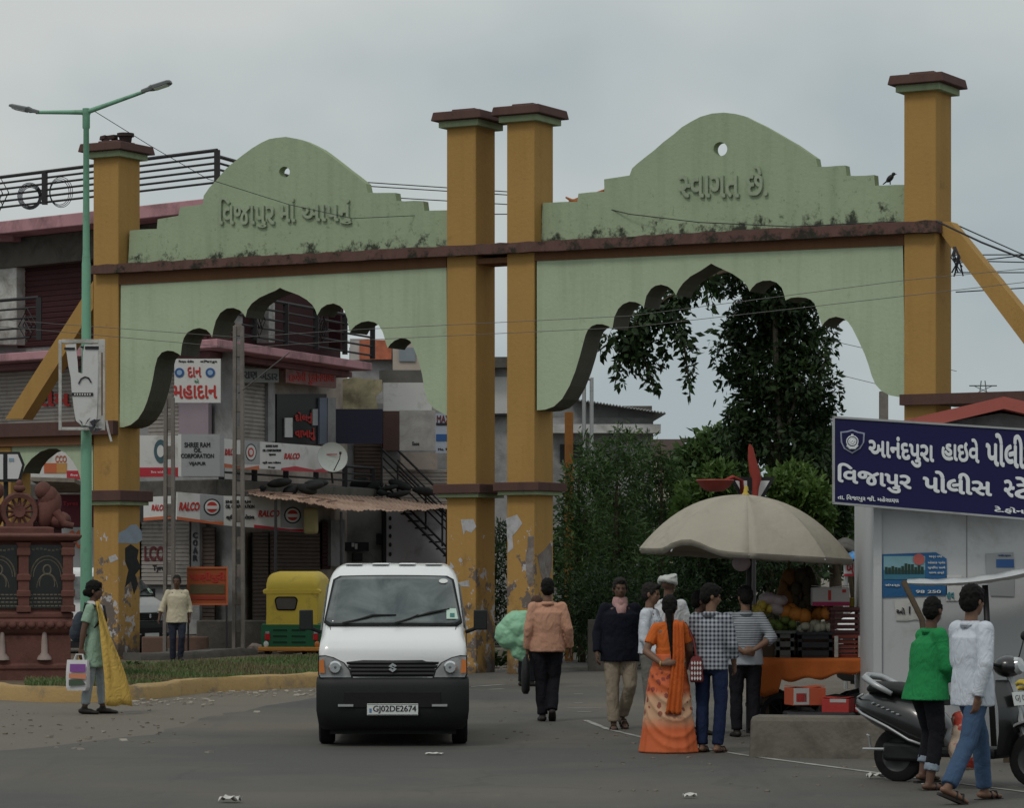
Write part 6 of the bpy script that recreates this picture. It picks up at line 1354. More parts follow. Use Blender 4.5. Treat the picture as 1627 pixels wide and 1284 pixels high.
def carton(label, px0, px1, py0, py1, Y, dep, mat, bands=(), rz=0., z=None):
    a, c = P(px0, py1, Y), P(px1, py0, Y); w, h = c.x-a.x, c.z-a.z; t = thing('carton', label, 'box', ((a.x+c.x)/2, Y+dep/2, a.z if z is None else z), rz, 'cardboard cartons at the fruit cart'); b = MB(); b.box((0, 0, h/2), (w, dep, h)); b.build('box', mat, t, bevel=.006)
    for x0, x1, z0, z1, mm in bands: q = MB(); q.box((w*((x0+x1)/2-.5), -dep/2-.002, h*(z0+z1)/2), (w*(x1-x0), .004, h*(z1-z0))); q.build('print', mm, t)
    q = MB()
    for sx in (-1, 1): q.box((sx*w*.26, 0, h+.01), (w*.46, dep*.96, .006), rot=Matrix.Rotation(sx*-.10, 3, 'Y'))
    q.build('flap', mat, t); return t
mg_ = M('carton_magenta', (.32, .03, .09), .7, .1); mo_ = M('carton_orange', (.42, .085, .04), .7, .12); mr_ = M('carton_red', (.36, .035, .03), .7, .12)
carton('white fruit carton with magenta lower band on top of the maroon crate', 1291, 1350, 934, 963, YC+.1, .32, m_card, ((0, 1, 0, .22, mg_), (.42, .50, .3, .85, mr_), (.80, .9, .72, .9, mr_)))
carton('orange and white carton tipped on the ground under the cart', 1254, 1308, 1105, 1133, YC-.9, .3, mo_, ((0, .48, .05, 1.0, m_card), (.08, .40, .2, .7, mr_)), R(14), .35)
carton('red carton under the cart behind the barrier', 1312, 1356, 1118, 1140, YC-1.0, .28, mr_, ((.3, .9, .75, 1, m_card),), R(-18), .28)
block('support_crate', 'dark upturned crate holding the cartons under the cart', 'crate', 1250, 1360, 1133, YC-1.05, .5, m_crk, 0, 0, .02)
# fruit, bundles, hanging produce: each heap a thing of loose round fruit
def heap(name, label, px, py, Y, w, h, r, n, mat, seed):
    c = P(px, py, Y); rr = random.Random(seed); b = MB()
    for k in range(n):
        s = rr.uniform(-1, 1); q = rr.uniform(0, 1)*(1-abs(s)*.7); b.ell((s*w, rr.uniform(-.12, .12), q*h+r*.8), (r*rr.uniform(.85, 1.15), r, r*rr.uniform(.85, 1.1)), nu=10, nv=6)
    o = b.build(name, mat, None, 180); o.location = c; return tag(o, label, 'fruit')
m_org = M('fruit_orange', (.42, .15, .025), .6, .25, 4, .1); m_yel = M('fruit_yellow', (.42, .31, .05), .6, .25, 5, .1); m_lime = M('fruit_green', (.10, .14, .03), .7, .3, 5, .1); m_wrap = M('wrapped_fruit', (.34, .32, .25), .7, .35, 6, .2, 14)
heap('papaya_heap', 'heap of orange papayas in the middle of the fruit cart', 1282, 990, YC+.35, .22, .16, .085, 9, m_org, 1); heap('wrapped_fruit_heap', 'pale wrapped fruit heaped in the dark crate', 1295, 1006, YC+.25, .16, .06, .05, 16, m_wrap, 2)
heap('green_fruit_heap', 'green fruit heap near the striped shirt man', 1240, 1005, YC+.35, .14, .14, .05, 16, m_lime, 3); heap('yellow_fruit_heap', 'yellow fruit bunch behind the shoulder of the striped shirt man', 1220, 978, YC+.4, .16, .12, .05, 16, m_yel, 4)
block('fruit_stand_step', 'dark raised board carrying fruit heaps at the back of the cart', 'board', 1205, 1320, 1004, YC+.30, .35, m_wood, zt-.01, 0, .01)
def hanging(label, px, y0, y1, Y, r, mat, seed):
    a, c = P(px, y0, Y), P(px, y1, Y); rr = random.Random(seed); b = MB(); h = a.z-c.z
    for k in range(26): z = rr.uniform(0, h); rad = r*(.4+.6*math.sin(math.pi*min(1, z/h+.12))); an = rr.uniform(0, 6.28); b.ell((rad*math.cos(an)*.8, rad*math.sin(an)*.8, z), (.055, .055, .085), nu=8, nv=5, rot=Matrix.Rotation(rr.uniform(-.5, .5), 3, 'X'))
    b.tube([Vector((0, 0, h*.5)), Vector((0, 0, h+.25))], .01, 5); o = b.build('hanging_bunch', mat, None, 180); o.location = c; return tag(o, label, 'fruit bunch', 'bunches hanging at the fruit cart')
hanging('large dark brown bunch hanging under the umbrella', 1278, 905, 968, YC+.45, .14, M('bunch_dark', (.035, .026, .014), .9, .4, 6), 1); hanging('smaller rusty brown bunch hanging beside the dark one', 1254, 915, 965, YC+.5, .10, M('bunch_rust', (.11, .05, .015), .9, .4, 6), 2)
b = MB(); rr = random.Random(3)
for k in range(8): b.ell((rr.uniform(-.12, .12), rr.uniform(-.08, .08), rr.uniform(0, .12)), (.10, .08, .06), rot=Matrix.Rotation(rr.uniform(-.6, .6), 3, 'Y'))
o = b.build('pink_wrapper', M('pale_pink_paper', (.36, .29, .30), .7, .2, 6, .4, 12), None, 180); o.location = P(1228, 968, YC+.42); tag(o, 'crumpled pale pink wrapping paper at the back of the cart', 'wrapping')
def sack(label, px, Y, r, h, seed, mat):
    rr = random.Random(seed); b = MB(); c = P(px, 905, Y)
    for k in range(7): b.ell((rr.uniform(-.3, .3)*r, rr.uniform(-.2, .2), r*.5+rr.uniform(0, h)), (r*rr.uniform(.6, 1), r*.7, r*rr.uniform(.4, .7)), nu=10, nv=6)
    o = b.build('sack', mat, None, 180); o.location = (c.x, Y, 0); tag(o, label, 'sack', 'added dark sacks under the fruit cart')
m_sackd = M('sack_dark', (.018, .017, .017), .95, .5, 5, .4, 10)  # near-black filler sacks, added to darken the space under the cart
sack('dark filler sack added under the cart behind the orange and white carton', 1275, YC+.25, .24, .25, 1, m_sackd); sack('dark filler sack added under the cart behind the red carton', 1330, YC+.3, .26, .28, 2, m_sackd); sack('dark filler sack added under the cart end beside the cabin post', 1372, YC+.2, .2, .3, 3, m_sackd); sack('dark filler sack added at the cart end behind the striped shirt man', 1222, YC+.5, .24, .25, 4, m_sackd)
# umbrella
YU = YC+.3; uc = P(1190, 905, YU); um = thing('umbrella', 'large cream market umbrella over the fruit cart', 'umbrella', (uc.x, YU, 0)); su = YU/F
m_umb = M('umbrella_canvas', (.33, .30, .245), .85, .07, 1.5, .15, 3.5, .15, 0, .25, (.24, .21, .17), 1.4)
m_umb.node_tree.nodes['Bump'].inputs['Strength'].default_value = .5; m_umb.node_tree.nodes['Bump'].inputs['Distance'].default_value = .06
m_, t_, b_ = m_umb, m_umb.node_tree, m_umb.node_tree.nodes['Principled BSDF']
def ucan(rim_px, z_rim, top_z, off):
    g = []; nA = 64
    for j in range(15):
        f = j/14; row = []
        for i in range(nA+1):
            a = 2*math.pi*i/nA-1.62; seg = (i % 8)/8; oct_ = math.cos(math.pi/8)/math.cos((seg-.5)*math.pi/4); sag = (math.sin(math.pi*seg))
            rad = rim_px*su*f*(1+(oct_/math.cos(math.pi/8)*1.0-1)*0 if False else oct_**.9); prof = (1-(.88*f**2.5+.12*f))
            z = z_rim+(top_z-z_rim)*prof - 0.05*sag*math.sin(math.pi*f)
            x = rad*math.cos(a); z -= x*.055; z += .11*math.exp(-((a-4.05)/.22)**2)*f**5
            if f > .93: z -= 0
            row.append(Vector((x+off, rad*math.sin(a), z)))
        g.append(row)
    return g
zr_, zt_ = P(0, 880, YU).z, P(0, 786, YU).z
g = ucan(169, zr_, zt_, -.03)
last = g[-1]; g.append([v+Vector((0, 0, -.06+.004*math.sin(i*1.7))) - Vector((v.x, v.y, 0))*.012 for i, v in enumerate(last)])
b = MB(); b.sheet(g); b.build('canopy', m_umb, um, 20, solid=.004)
d = MB(); d.tube([Vector((0, 0, 0)), Vector((0, 0, zt_+.04))], .032, 10); d.build('pole', m_black, um)
d = MB(); d.lathe([(.0, .10), (.02, .09), (.03, .03), (.05, .0), (0, 0)], 12, Matrix.Translation((-.03, 0, zt_-.005))); d.build('finial', m_yel, um, 40)
for k in range(8):
    a = 2*math.pi*k/8-1.62; d = MB(); d.tube([Vector((-.03+169*su*f*math.cos(a), 169*su*f*math.sin(a), zr_+(zt_-zr_)*(1-(.88*f**2.5+.12*f))-.03-169*su*f*math.cos(a)*.055)) for f in [q/8 for q in range(9)]], .008, 5); d.build('rib', m_steel, um)
d = MB(); d.ell((-.09, -.12, zr_-.10), (.10, .04, .09)); o = d.build('pink_bag', M('pale_pink_paper', (.36, .29, .30)), None, 180); o.location = (uc.x, YU, 0); tag(o, 'small pale pink bag hanging from the umbrella pole', 'bag')
# road sign, flag and bowl above the umbrella
YS = 38.0; TP = Plane((P(1196, 770, YS).x, YS), (1, .02)); tri = [(1158, 758), (1232, 758), (1196, 822)]
o = sign('triangle_sign', 'black edged white upside down triangle road sign on a post behind the umbrella', TP, tri, m_black, .05, 0, (), extra=[('white_field', [(1168, 764), (1187, 764), (1187, 797)], m_sign, -.012), ('white_field', [(1204, 764), (1223, 764), (1204, 797)], m_sign, -.012)])
d = MB(); a = P(1196, 758, YS+.08); d.tube([Vector((a.x, a.y, 0)), a], .04, 8); d.build('post', m_rail, o)
m_redc = M('red_cloth', (.25, .045, .035), .8, .15, 4, .3, 10, .1)
fl = MB(); rings = []
for y, hw, xo in ((706, 1, 1191), (712, 4, 1192), (730, 6, 1194), (750, 8, 1198), (762, 7, 1201), (775, 5, 1200), (790, 5, 1200)):
    c = P(xo, y, YS-.15); rings.append([c+Vector((hw*YS/F*math.cos(a)*(1+.25*math.sin(3*a+y)), .05*math.sin(a), 0)) for a in [2*math.pi*k/14 for k in range(14)]])
fl.loft(rings); tag(fl.build('red_flag', m_redc, None, 60), 'rolled red flag standing upright above the umbrella', 'flag')
bw = MB(); c = P(1136, 764, YS-.2); bw.lathe([(.0, -.135), (.10, -.125), (.17, -.08), (.215, -.01), (.23, .0), (.225, .012), (.20, .0), (.155, -.07), (.09, -.11), (0, -.12)], 24, Matrix.Translation(c)); tag(bw.build('red_bowl', M('red_plastic', (.28, .05, .038), .5, .1, 4, 0), None, 40), 'shallow red plastic bowl hung beside the triangle sign', 'bowl')
b = MB(); b.tube([P(1150, 764, YS-.2), P(1164, 758, YS-.15), P(1178, 764, YS-.1), P(1180, 790, YS-.08)], [.03, .045, .04, .035], 8, None, True, .5); tag(b.build('red_ribbon', m_redc, None, 180), 'red cloth ribbon tying the bowl to the triangle sign', 'cloth')
# stalls further back beside the cabin
Yq = 46; QP = Plane((P(1360, 900, Yq).x, Yq), (1, 0))
o = sign('stall_banner', 'pale banner with red Gujarati letters under the blue tarpaulin', QP, (1341, 892, 1392, 914), m_sign, .05, 0, [((1345, 895, 1388, 912), 'બારસન', m_letterr)], extra=[('red_edge', (1341, 912, 1392, 916), m_signr, -.012)])
d = MB()
for x in (1344, 1391): a = P(x, 914, Yq+.05); d.tube([Vector((a.x, a.y, 0)), a], .03, 6)
d.build('post', m_steel, o)
g = [[P(x, 890-(14 if j else 0)+2*math.sin(x*.3)-(3 if j else 0)*math.sin(x*.05), Yq-.4+j*1.6) for x in range(1335, 1400, 5)] for j in (0, 1)]
b = MB(); b.sheet(g); tag(b.build('blue_tarpaulin', M('tarp_blue', (.03, .20, .48), .5, .1, 4, .2), None, 180, solid=.02), 'bright blue tarpaulin roof just past the umbrella edge', 'tarpaulin')
g = [[P(x, 873-(12 if j else 0)+3*math.sin(x*.2), Yq+1.5+j*2) for x in range(1330, 1400, 5)] for j in (0, 1)]
b = MB(); b.sheet(g); tag(b.build('thatch_roof', m_concd, None, 180, solid=.08), 'dark sagging stall roof above the blue tarpaulin', 'roof')
Yq2 = 44
o = block('amber_box', 'small amber tin box standing behind the maroon crate', 'box', 1350, 1358, 950, YC+.5, .1, m_yel, P(0, 966, YC).z, 0, .01)
# block and stacked planks past the van
block('concrete_block', 'plain concrete block beside the gate pillar and green sack', 'block', 756, 806, 1030, 57.2, .6, m_concrete)
b = MB(); a, c = P(757, 1029, 57.4), P(800, 985, 57.4)
for k in range(7): z = a.z+(c.z-a.z)*k/7; b.box2((a.x, 57.4, z), (c.x, 57.8, z+(c.z-a.z)/7*.55))
tag(b.build('plank_stack', M('plank_grey', (.09, .085, .075), .9, .3, 5, .3, 14), None, bevel=.01), 'stack of grey planks on the concrete block', 'planks')
post('stone_post', 'short grey stone post behind the walking man in peach', 'post', 948, 985, 54, .3, m_concd)
# bird
bp_ = PB.at(*PB.hit(1411, 292), .08); t = thing('bird', 'small dark bird perched on the gate pediment beside a tall pillar', 'bird', bp_, R(-30), None, .8); b = MB()
b.ell((0, 0, .12), (.10, .05, .055), rot=Matrix.Rotation(-.75, 3, 'Y')); b.ell((.075, 0, .20), (.04, .035, .036)); b.tube([Vector((.10, 0, .20)), Vector((.15, 0, .195))], [.014, .002], 6); b.tube([Vector((-.05, 0, .08)), Vector((-.15, 0, .01))], [.035, .02], 6, None, True, .4); b.tube([Vector((.0, .015, .08)), Vector((.005, .015, 0))], .006, 5); b.tube([Vector((.0, -.015, .08)), Vector((.005, -.015, 0))], .006, 5)
b.build('body', m_black, t, 180)
# ---------------------------------------------------------------- wires
m_wire = M('wire', (.03, .03, .035), .7, .1, 2, 0)
m_wirep = M('pale_wire', (.13, .13, .125), .7, .1, 2, 0)
def wire(label, pts, r=.012, sag=.0, name='overhead_wire', mat=None):
    q = []
    for i in range(len(pts)-1):
        a, c = P(*pts[i]), P(*pts[i+1])
        for k in range(12): s = k/12; p = a.lerp(c, s); p.z -= sag*math.sin(math.pi*s); q.append(p)
    q.append(P(*pts[-1])); b = MB(); b.tube(q, r, 5); tag(b.build(name, mat or m_wire, None, 180), label, 'wire', 'overhead wires')
wire('thin wire slanting from the street lamp head across the gate pediment lettering', [(148, 175, 50), (240, 232, 51.5), (330, 284, 52.5), (460, 325, 53.2), (560, 347, 53.2), (708, 340, 54)], .006, .0)
wire('upper of two wires crossing in front of both arch panels', [(-40, 505, 52), (380, 536, 53), (560, 524, 53), (1000, 502, 50), (1440, 445, 47), (1700, 420, 46)], .005, mat=m_wirep)
wire('lower of two wires crossing in front of both arch panels', [(-40, 515, 52), (380, 553, 53), (560, 541, 53), (1000, 520, 50), (1440, 470, 47), (1700, 440, 46)], .005, mat=m_wirep)
wire('dark cable drooping across the pediment with the shorter word', [(918, 320, 52.4), (1000, 340, 51.6), (1110, 353, 50.8), (1260, 360, 50.0), (1420, 352, 49.2)], .008)
wire('cable running down the sky from the ledge end past the strut', [(1488, 351, 48), (1560, 385, 47), (1700, 440, 45)], .016)
wire('cable above the strut starting at the tallest looking pillar', [(1515, 355, 52), (1620, 402, 60), (1700, 430, 66)], .012)
for k, (y0, y1, lab) in enumerate(((405, 404, 'highest of the level wires beyond the strut'), (414, 419, 'middle level wire beyond the strut'), (433, 433, 'lower level wire beyond the strut'), (464, 452, 'lowest wire beyond the strut, rising away from the pillar'), (418, 395, 'wire beyond the strut climbing away from the pillar'))):
    wire(lab, [(1519, y0, 70), (1720, y1, 75)], .014)
for k, (y0, y1, lab) in enumerate(((290, 306, 'highest of three wires behind the gap between pediment and pillar'), (296, 311, 'middle of three wires behind the gap between pediment and pillar'), (312, 326, 'lowest of three wires behind the gap between pediment and pillar'), (342, 340, 'wire crossing the narrow sky gap between the twin pillars'))):
    wire(lab, [(575, y0-1, 80), (830, y1, 85)], .014)
wire('long faint wire in the sky under the arch beside the leafy tree', [(1270, 530, 80), (1380, 555, 80), (1520, 590, 80)], .008, mat=m_wirep); wire('faint lower wire beside the leafy tree under the arch', [(1270, 580, 82), (1400, 612, 82), (1600, 655, 82)], .008, mat=m_wirep)
wire('pair of pale wires running to the taller concrete pole', [(379, 625, 63), (460, 560, 62)], .012, mat=m_wirep); 
# coil of cable on the roof railing, tuft of cable at the pillar
b = MB(); rr = random.Random(2)
for k in range(5): c = PL.at(*PL.hit(54, 313), -.1); r_ = .20+.02*k; b.tube([c+Vector((r_*math.cos(a)*.95, -.03*k, r_*1.05*math.sin(a))) for a in [2*math.pi*q/24 for q in range(25)]], .010, 5)
tag(b.build('cable_coil', m_wire, None, 180), 'thick black cable coil hung on the roof railing', 'cable')
b = MB()
for k in range(3): c = PL.at(*PL.hit(98, 306), -.06); r_ = .26+.03*k; b.tube([c+Vector((r_*math.cos(a)*.8+.02*k, -.03*k, r_*1.05*math.sin(a))) for a in [2*math.pi*q/24 for q in range(25)]], .008, 5)
tag(b.build('cable_coil', m_wire, None, 180), 'thin looped cable hung on a post of the roof railing', 'cable')
b = MB(); rr = random.Random(6); c = GP.at(*GP.hit(1518, 405), -.05)
for k in range(9): b.tube([c+Vector((rr.uniform(-.03, .03), 0, .12)), c+Vector((rr.uniform(-.1, .12), -.05, rr.uniform(-.1, .0))), c+Vector((rr.uniform(-.06, .14), -.02, rr.uniform(-.34, -.05)))], .012, 4)
tag(b.build('cable_tuft', m_wire, None, 180), 'dark tangle of cable ends hanging on the pillar under the strut', 'cable')
# ---------------------------------------------------------------- people
def ring_pts(c, ax, rx, ry, xh, n=14):
    t = ax.normalized(); x = (xh-t*xh.dot(t)); x = x.normalized() if x.length > 1e-5 else Vector((1, 0, 0)); y = t.cross(x)
    return [c+x*rx*math.cos(2*math.pi*k/n)+y*ry*math.sin(2*math.pi*k/n) for k in range(n)]
def limb(b, p0, p1, r0, r1, xh=Vector((1, 0, 0)), flat0=False, flat1=False, k=1.0):
    """tapered limb segment; rounded ends unless flat"""
    p0, p1 = Vector(p0), Vector(p1); ax = p1-p0; t = ax.normalized(); rings = []
    if not flat0:
        for a in (-80, -50, -25): rings.append(ring_pts(p0+t*r0*math.sin(R(a)), ax, r0*math.cos(R(a)), r0*k*math.cos(R(a)), xh))
    for s in (0, .33, .66, 1): rings.append(ring_pts(p0.lerp(p1, s), ax, r0+(r1-r0)*s, (r0+(r1-r0)*s)*k, xh))
    if not flat1:
        for a in (25, 50, 80): rings.append(ring_pts(p1+t*r1*math.sin(R(a)), ax, r1*math.cos(R(a)), r1*k*math.cos(R(a)), xh))
    b.loft(rings)
def trunk(b, rs, yaw=0.0, lean=None):
    """stack of flat-ended ellipses (z, rx, ry[, dx, dy])"""
    rings = []
    for q in rs:
        z, rx, ry = q[:3]; dx, dy = (q[3], q[4]) if len(q) > 3 else (0, 0); rings.append([Vector((dx+rx*math.cos(2*math.pi*k/22), dy+ry*math.sin(2*math.pi*k/22), z)) for k in range(22)])
    b.loft(rings)
_clouds = {}
def fuse(b, voxel=.012, smooth=5, wr=0.0, wscale=.12, seed=0, squash=None):
    """grow one continuous skin over the overlapping volumes"""
    me = bpy.data.meshes.new('fuse'); me.from_pydata(b.v, [], b.f); bm = bmesh.new(); bm.from_mesh(me); bmesh.ops.recalc_face_normals(bm, faces=bm.faces); bm.to_mesh(me); bm.free()
    o = bpy.data.objects.new('fuse', me); COL.objects.link(o)
    m = o.modifiers.new('r', 'REMESH'); m.mode = 'VOXEL'; m.voxel_size = voxel; m.use_smooth_shade = True
    if smooth: s = o.modifiers.new('s', 'SMOOTH'); s.factor = .5; s.iterations = smooth
    if wr:
        if wscale not in _clouds:
            tx = bpy.data.textures.new('folds', 'CLOUDS'); tx.noise_scale = wscale; tx.noise_depth = 2; _clouds[wscale] = tx
        d = o.modifiers.new('d', 'DISPLACE'); d.texture = _clouds[wscale]; d.strength = wr; d.mid_level = .5; d.texture_coords = 'LOCAL'
    out = bpy.data.meshes.new_from_object(o.evaluated_get(bpy.context.evaluated_depsgraph_get())); bpy.data.objects.remove(o); bpy.data.meshes.remove(me); return out
V3 = lambda *a: Vector(a)
DEF = dict(sh=(.168, .01, 1.362), el=(.222, .03, 1.09), wr=(.235, -.03, .85), hip=(.09, 0, .90), kn=(.10, -.015, .49), an=(.10, .02, .085))
def skin_mat(name, c): return M(name, c, .55, .10, 6, .05, 60, .35)
m_skin = skin_mat('skin_brown', (.165, .088, .056)); m_skind = skin_mat('skin_dark', (.10, .052, .034)); m_hair = M('hair_black', (.006, .0055, .005), .75, .3, 20, .3, 60, .15); m_hairg = M('hair_greying', (.018, .016, .015), .8, .6, 34, .3, 60, .15)
m_shoe = M('shoe_dark', (.018, .014, .012), .6, .2, 8, .1, 30, .3)
def cloth(name, c, var=.10, wr=.25):
    if name in _mats: return _mats[name]
    m, t, b = newmat(name); v = coords(t, 'Object', (1, 1, .55)); d = nd(t, 'ShaderNodeTexNoise', Scale=7.0, Detail=3.0, Distortion=1.6); t.links.new(v, d.inputs['Vector'])
    c_ = mixc(t, noise(t, v, 5, 4), c4(c, 1-var), c4(c, 1+var)); t.links.new(c_, b.inputs['Base Color']); b.inputs['Roughness'].default_value = .9; b.inputs['Specular IOR Level'].default_value = .12
    bump(t, b, mth(t, 'ABSOLUTE', mth(t, 'SUBTRACT', d.outputs['Fac'], .5)), .38, .09); _mats[name] = m; return m      # creases
class Person:
    def __init__(s, label, px, py, H, rot, pose=None, Y=None, lean=0.0, head=(0, 0), skin=None, bulk=1.0, dz=0.0, name='person', cat='person', group=None, fem=False):
        Y = Y or GY(py); p = P(px, 905, Y); s.t = thing(name, label, cat, (p.x, Y, dz), R(rot), group, H/1.74); s.j = {}; s.skin = skin or m_skin; s.bulk = bulk; s.head = head; s.fem = fem
        for side, sg in (('L', 1), ('R', -1)):
            for k, v in DEF.items(): s.j[k+side] = Vector((v[0]*sg, v[1], v[2]))
        for k, v in (pose or {}).items(): s.j[k] = Vector(v)
        s.lean = lean; s.seed = int(px*7+py) % 97
        if fem:
            for sd in 'LR': s.j['sh'+sd].x *= .88
        sh = (s.j['shL']+s.j['shR'])/2; s.shc = sh; s.neck = sh+V3(0, .0, .06); s.hc = s.neck+V3(0, -.02-.5*lean*0, .155)
        if 'head' in s.j: s.hc = s.j['head']
        s.hm = Matrix.Translation(s.hc) @ Matrix.Rotation(R(head[0]), 4, 'Z') @ Matrix.Rotation(R(head[1]), 4, 'X')
        s.body()
    def tr(s, rs):
        """lean the trunk with the shoulders"""
        base = (s.j['hipL']+s.j['hipR'])/2; top = s.shc; out = []
        for q in rs:
            f = (q[0]-.92)/(1.385-.92); f = max(-.25, f); dx = base.x+(top.x-base.x)*f; dy = base.y+(top.y-.01-base.y)*f; dz = (top.z-1.375)*max(0, f)+(base.z-.90)*(1-max(0, f)); out.append((q[0]+dz, q[1]*s.bulk, q[2]*s.bulk, dx+(q[3] if len(q) > 3 else 0), dy+(q[4] if len(q) > 3 else 0)))
        return out
    def foot(s, b, sd, infl=0.0, heel_up=0.0):
        a = s.j['an'+sd]; d = s.j.get('toe'+sd, V3(.12 if sd == 'L' else -.12, -1, 0)); d = Vector(d); t = d.normalized(); drop = .055
        h = a-t*.045+V3(0, 0, -drop+.01); m = a+t*.08+V3(0, 0, -drop+.005); e = a+t*.165+V3(0, 0, -drop-.008)
        limb(b, h, m, .034+infl, .038+infl, t.cross(V3(0, 0, 1)), k=.8); limb(b, m, e, .040+infl, .030+infl, t.cross(V3(0, 0, 1)), k=.62); limb(b, a, h+t*.03, .036+infl*.5, .034+infl)
        return h, e, t
    def hand(s, b, sd):
        w = s.j['wr'+sd]; d = Vector(s.j.get('hd'+sd, (w-s.j['el'+sd]).normalized()+V3(0, -.12, -.1))).normalized(); sg = 1 if sd == 'L' else -1
        side = Vector(s.j.get('hs'+sd, (0, -1, 0))); side = (side-d*side.dot(d)).normalized(); nrm = d.cross(side)
        curl = nrm*(-1 if nrm.x*sg > 0 else 1)
        limb(b, w, w+d*.045, .026, .030, side, k=.7); limb(b, w+d*.03, w+d*.085, .034, .036, side, k=.42)
        for i, (o, l) in enumerate(((-.026, .060), (-.009, .073), (.009, .070), (.025, .058))):
            a = w+d*.085-side*o; m = a+d*l*.5+curl*.008; e = m+d*l*.42+curl*.028; limb(b, a, m, .0095, .0088, side); limb(b, m, e, .0088, .0072, side)
        a = w+d*.03+side*.03; m = a+d*.03+side*.022+curl*.006; limb(b, a, m, .0125, .0105, side); limb(b, m, m+d*.032+curl*.008, .0105, .0085, side)
    def body(s):
        b = MB(); j = s.j; bk = s.bulk
        trunk(b, s.tr([(.82, .13, .09), (.92, .150, .105), (1.04, .130, .092), (1.2, .150, .102), (1.32, .165, .095), (1.385, .125, .07), (1.41, .06, .05)]))
        limb(b, s.neck+V3(0, .01, -.06), s.hc+V3(0, .015, -.05), .055, .050)
        for sd in 'LR':
            limb(b, s.shc+V3(0, 0, 0), j['sh'+sd]+V3(0, 0, -.01), .052, .048); limb(b, j['sh'+sd], j['el'+sd], .050, .040); limb(b, j['el'+sd], j['el'+sd].lerp(j['wr'+sd], .3), .040, .042); limb(b, j['el'+sd].lerp(j['wr'+sd], .3), j['wr'+sd], .042, .026)
            limb(b, j['hip'+sd], j['kn'+sd], .083*bk, .055); limb(b, j['kn'+sd], j['kn'+sd].lerp(j['an'+sd], .35), .054, .058); limb(b, j['kn'+sd].lerp(j['an'+sd], .35), j['an'+sd], .058, .036)
            s.foot(b, sd); s.hand(b, sd)
        h = s.hm
        b.ell((0, .012, .035), (.076, .094, .088), h); b.ell((0, -.018, -.03), (.062, .068, .078), h); b.ell((0, -.038, -.082), (.036, .034, .026), h)       # skull, face, chin
        b.ell((0, -.088, -.022), (.013, .018, .016), h); b.tube([h @ V3(0, -.080, .018), h @ V3(0, -.093, -.018)], [.008, .012], 6)                          # nose
        b.ell((0, -.072, .026), (.052, .014, .010), h); b.ell((0, -.080, -.055), (.022, .010, .008), h)                                                  # brow, lips
        for sg in (-1, 1): b.ell((sg*.078, .012, -.005), (.010, .020, .032), h); b.ell((sg*.035, -.058, -.015), (.022, .018, .02), h)
        me = fuse(b, .0095, 2); s.skinobj = link('body', me, s.skin, s.t, 180)
        for sg in (-1, 1):
            e = MB(); e.ell((sg*.030, -.0765, .010), (.012, .007, .006), h); e.build('eye', M('eye_dark', (.03, .022, .018), .3, .2), s.t, 180)
    def hair(s, long=0.0, mat=None, vol=1.0, fringe=True):
        b = MB(); h = s.hm
        b.ell((0, .020, .050), (.083*vol, .098*vol, .090*vol), h); b.ell((0, .052, .005), (.079*vol, .068*vol, .085*vol), h)
        if fringe: b.ell((0, -.055, .092), (.055, .034, .028), h)
        for sg in (-1, 1): b.ell((sg*.070, -.01, .028), (.014, .028, .035), h)
        me = fuse(b, .0085, 1, .022, .022); return link('hair', me, mat or m_hair, s.t, 180)
    def shirt(s, mat, hem=.80, sleeve='long', collar=True, name='shirt', loose=1.0, flare=0.0, roll=0, wr=.014, split=False):
        b = MB(); j = s.j
        k = loose*(1.0 if s.fem else 1.07)
        rs = s.tr([(hem, (.168+flare)*k, (.125+flare*.7)*k), (.92, (.165+flare*.5)*k, .122*k), (1.06, .150*k, .112*k), (1.2, .163*k, .115*k), (1.31, .168*k, .106*k), (1.375, .115, .080), (1.425, .068, .062)]); trunk(b, rs)
        for sd in 'LR':
            limb(b, s.shc+V3(0, 0, .012), j['sh'+sd]+V3(0, 0, -.008), .062, .056); e = j['el'+sd]; w = j['wr'+sd]
            if sleeve == 'short': q = j['sh'+sd].lerp(e, .68); limb(b, j['sh'+sd], q, .057*k, .066*k, flat1=True)
            elif sleeve == 'half': q = j['sh'+sd].lerp(e, .95); limb(b, j['sh'+sd], q, .057*k, .060*k, flat1=True)
            else:
                f = {'long': .97, 'rolled': .32, '34': .62}[sleeve]; limb(b, j['sh'+sd], e, .058*k, .050*k); q = e.lerp(w, f); limb(b, e, q, .050*k, (.040 if f > .8 else .052)*k, flat1=True)
                if sleeve in ('rolled', '34'): limb(b, e.lerp(w, f-.16), q,   .056*k, .057*k, flat0=True, flat1=True)
        if collar: pass
        me = fuse(b, .0115, 2, wr, .07); o = link(name, me, mat, s.t, 180)
        if collar:
            d = MB(); n = 18; g = []
            for z, r in ((-.045, .078), (-.004, .068), (.008, .064), (-.008, .078), (-.030, .088)):
                g.append([s.neck+V3(r*math.cos(a), .01+r*.92*math.sin(a)+(-.012 if math.sin(a) < -.6 else 0), z-(.03 if math.sin(a) < -.75 else 0)) for a in [2*math.pi*q/n for q in range(n+1)]])
            d.sheet(g); d.build('collar', mat, o, 180, solid=.004)
        return o
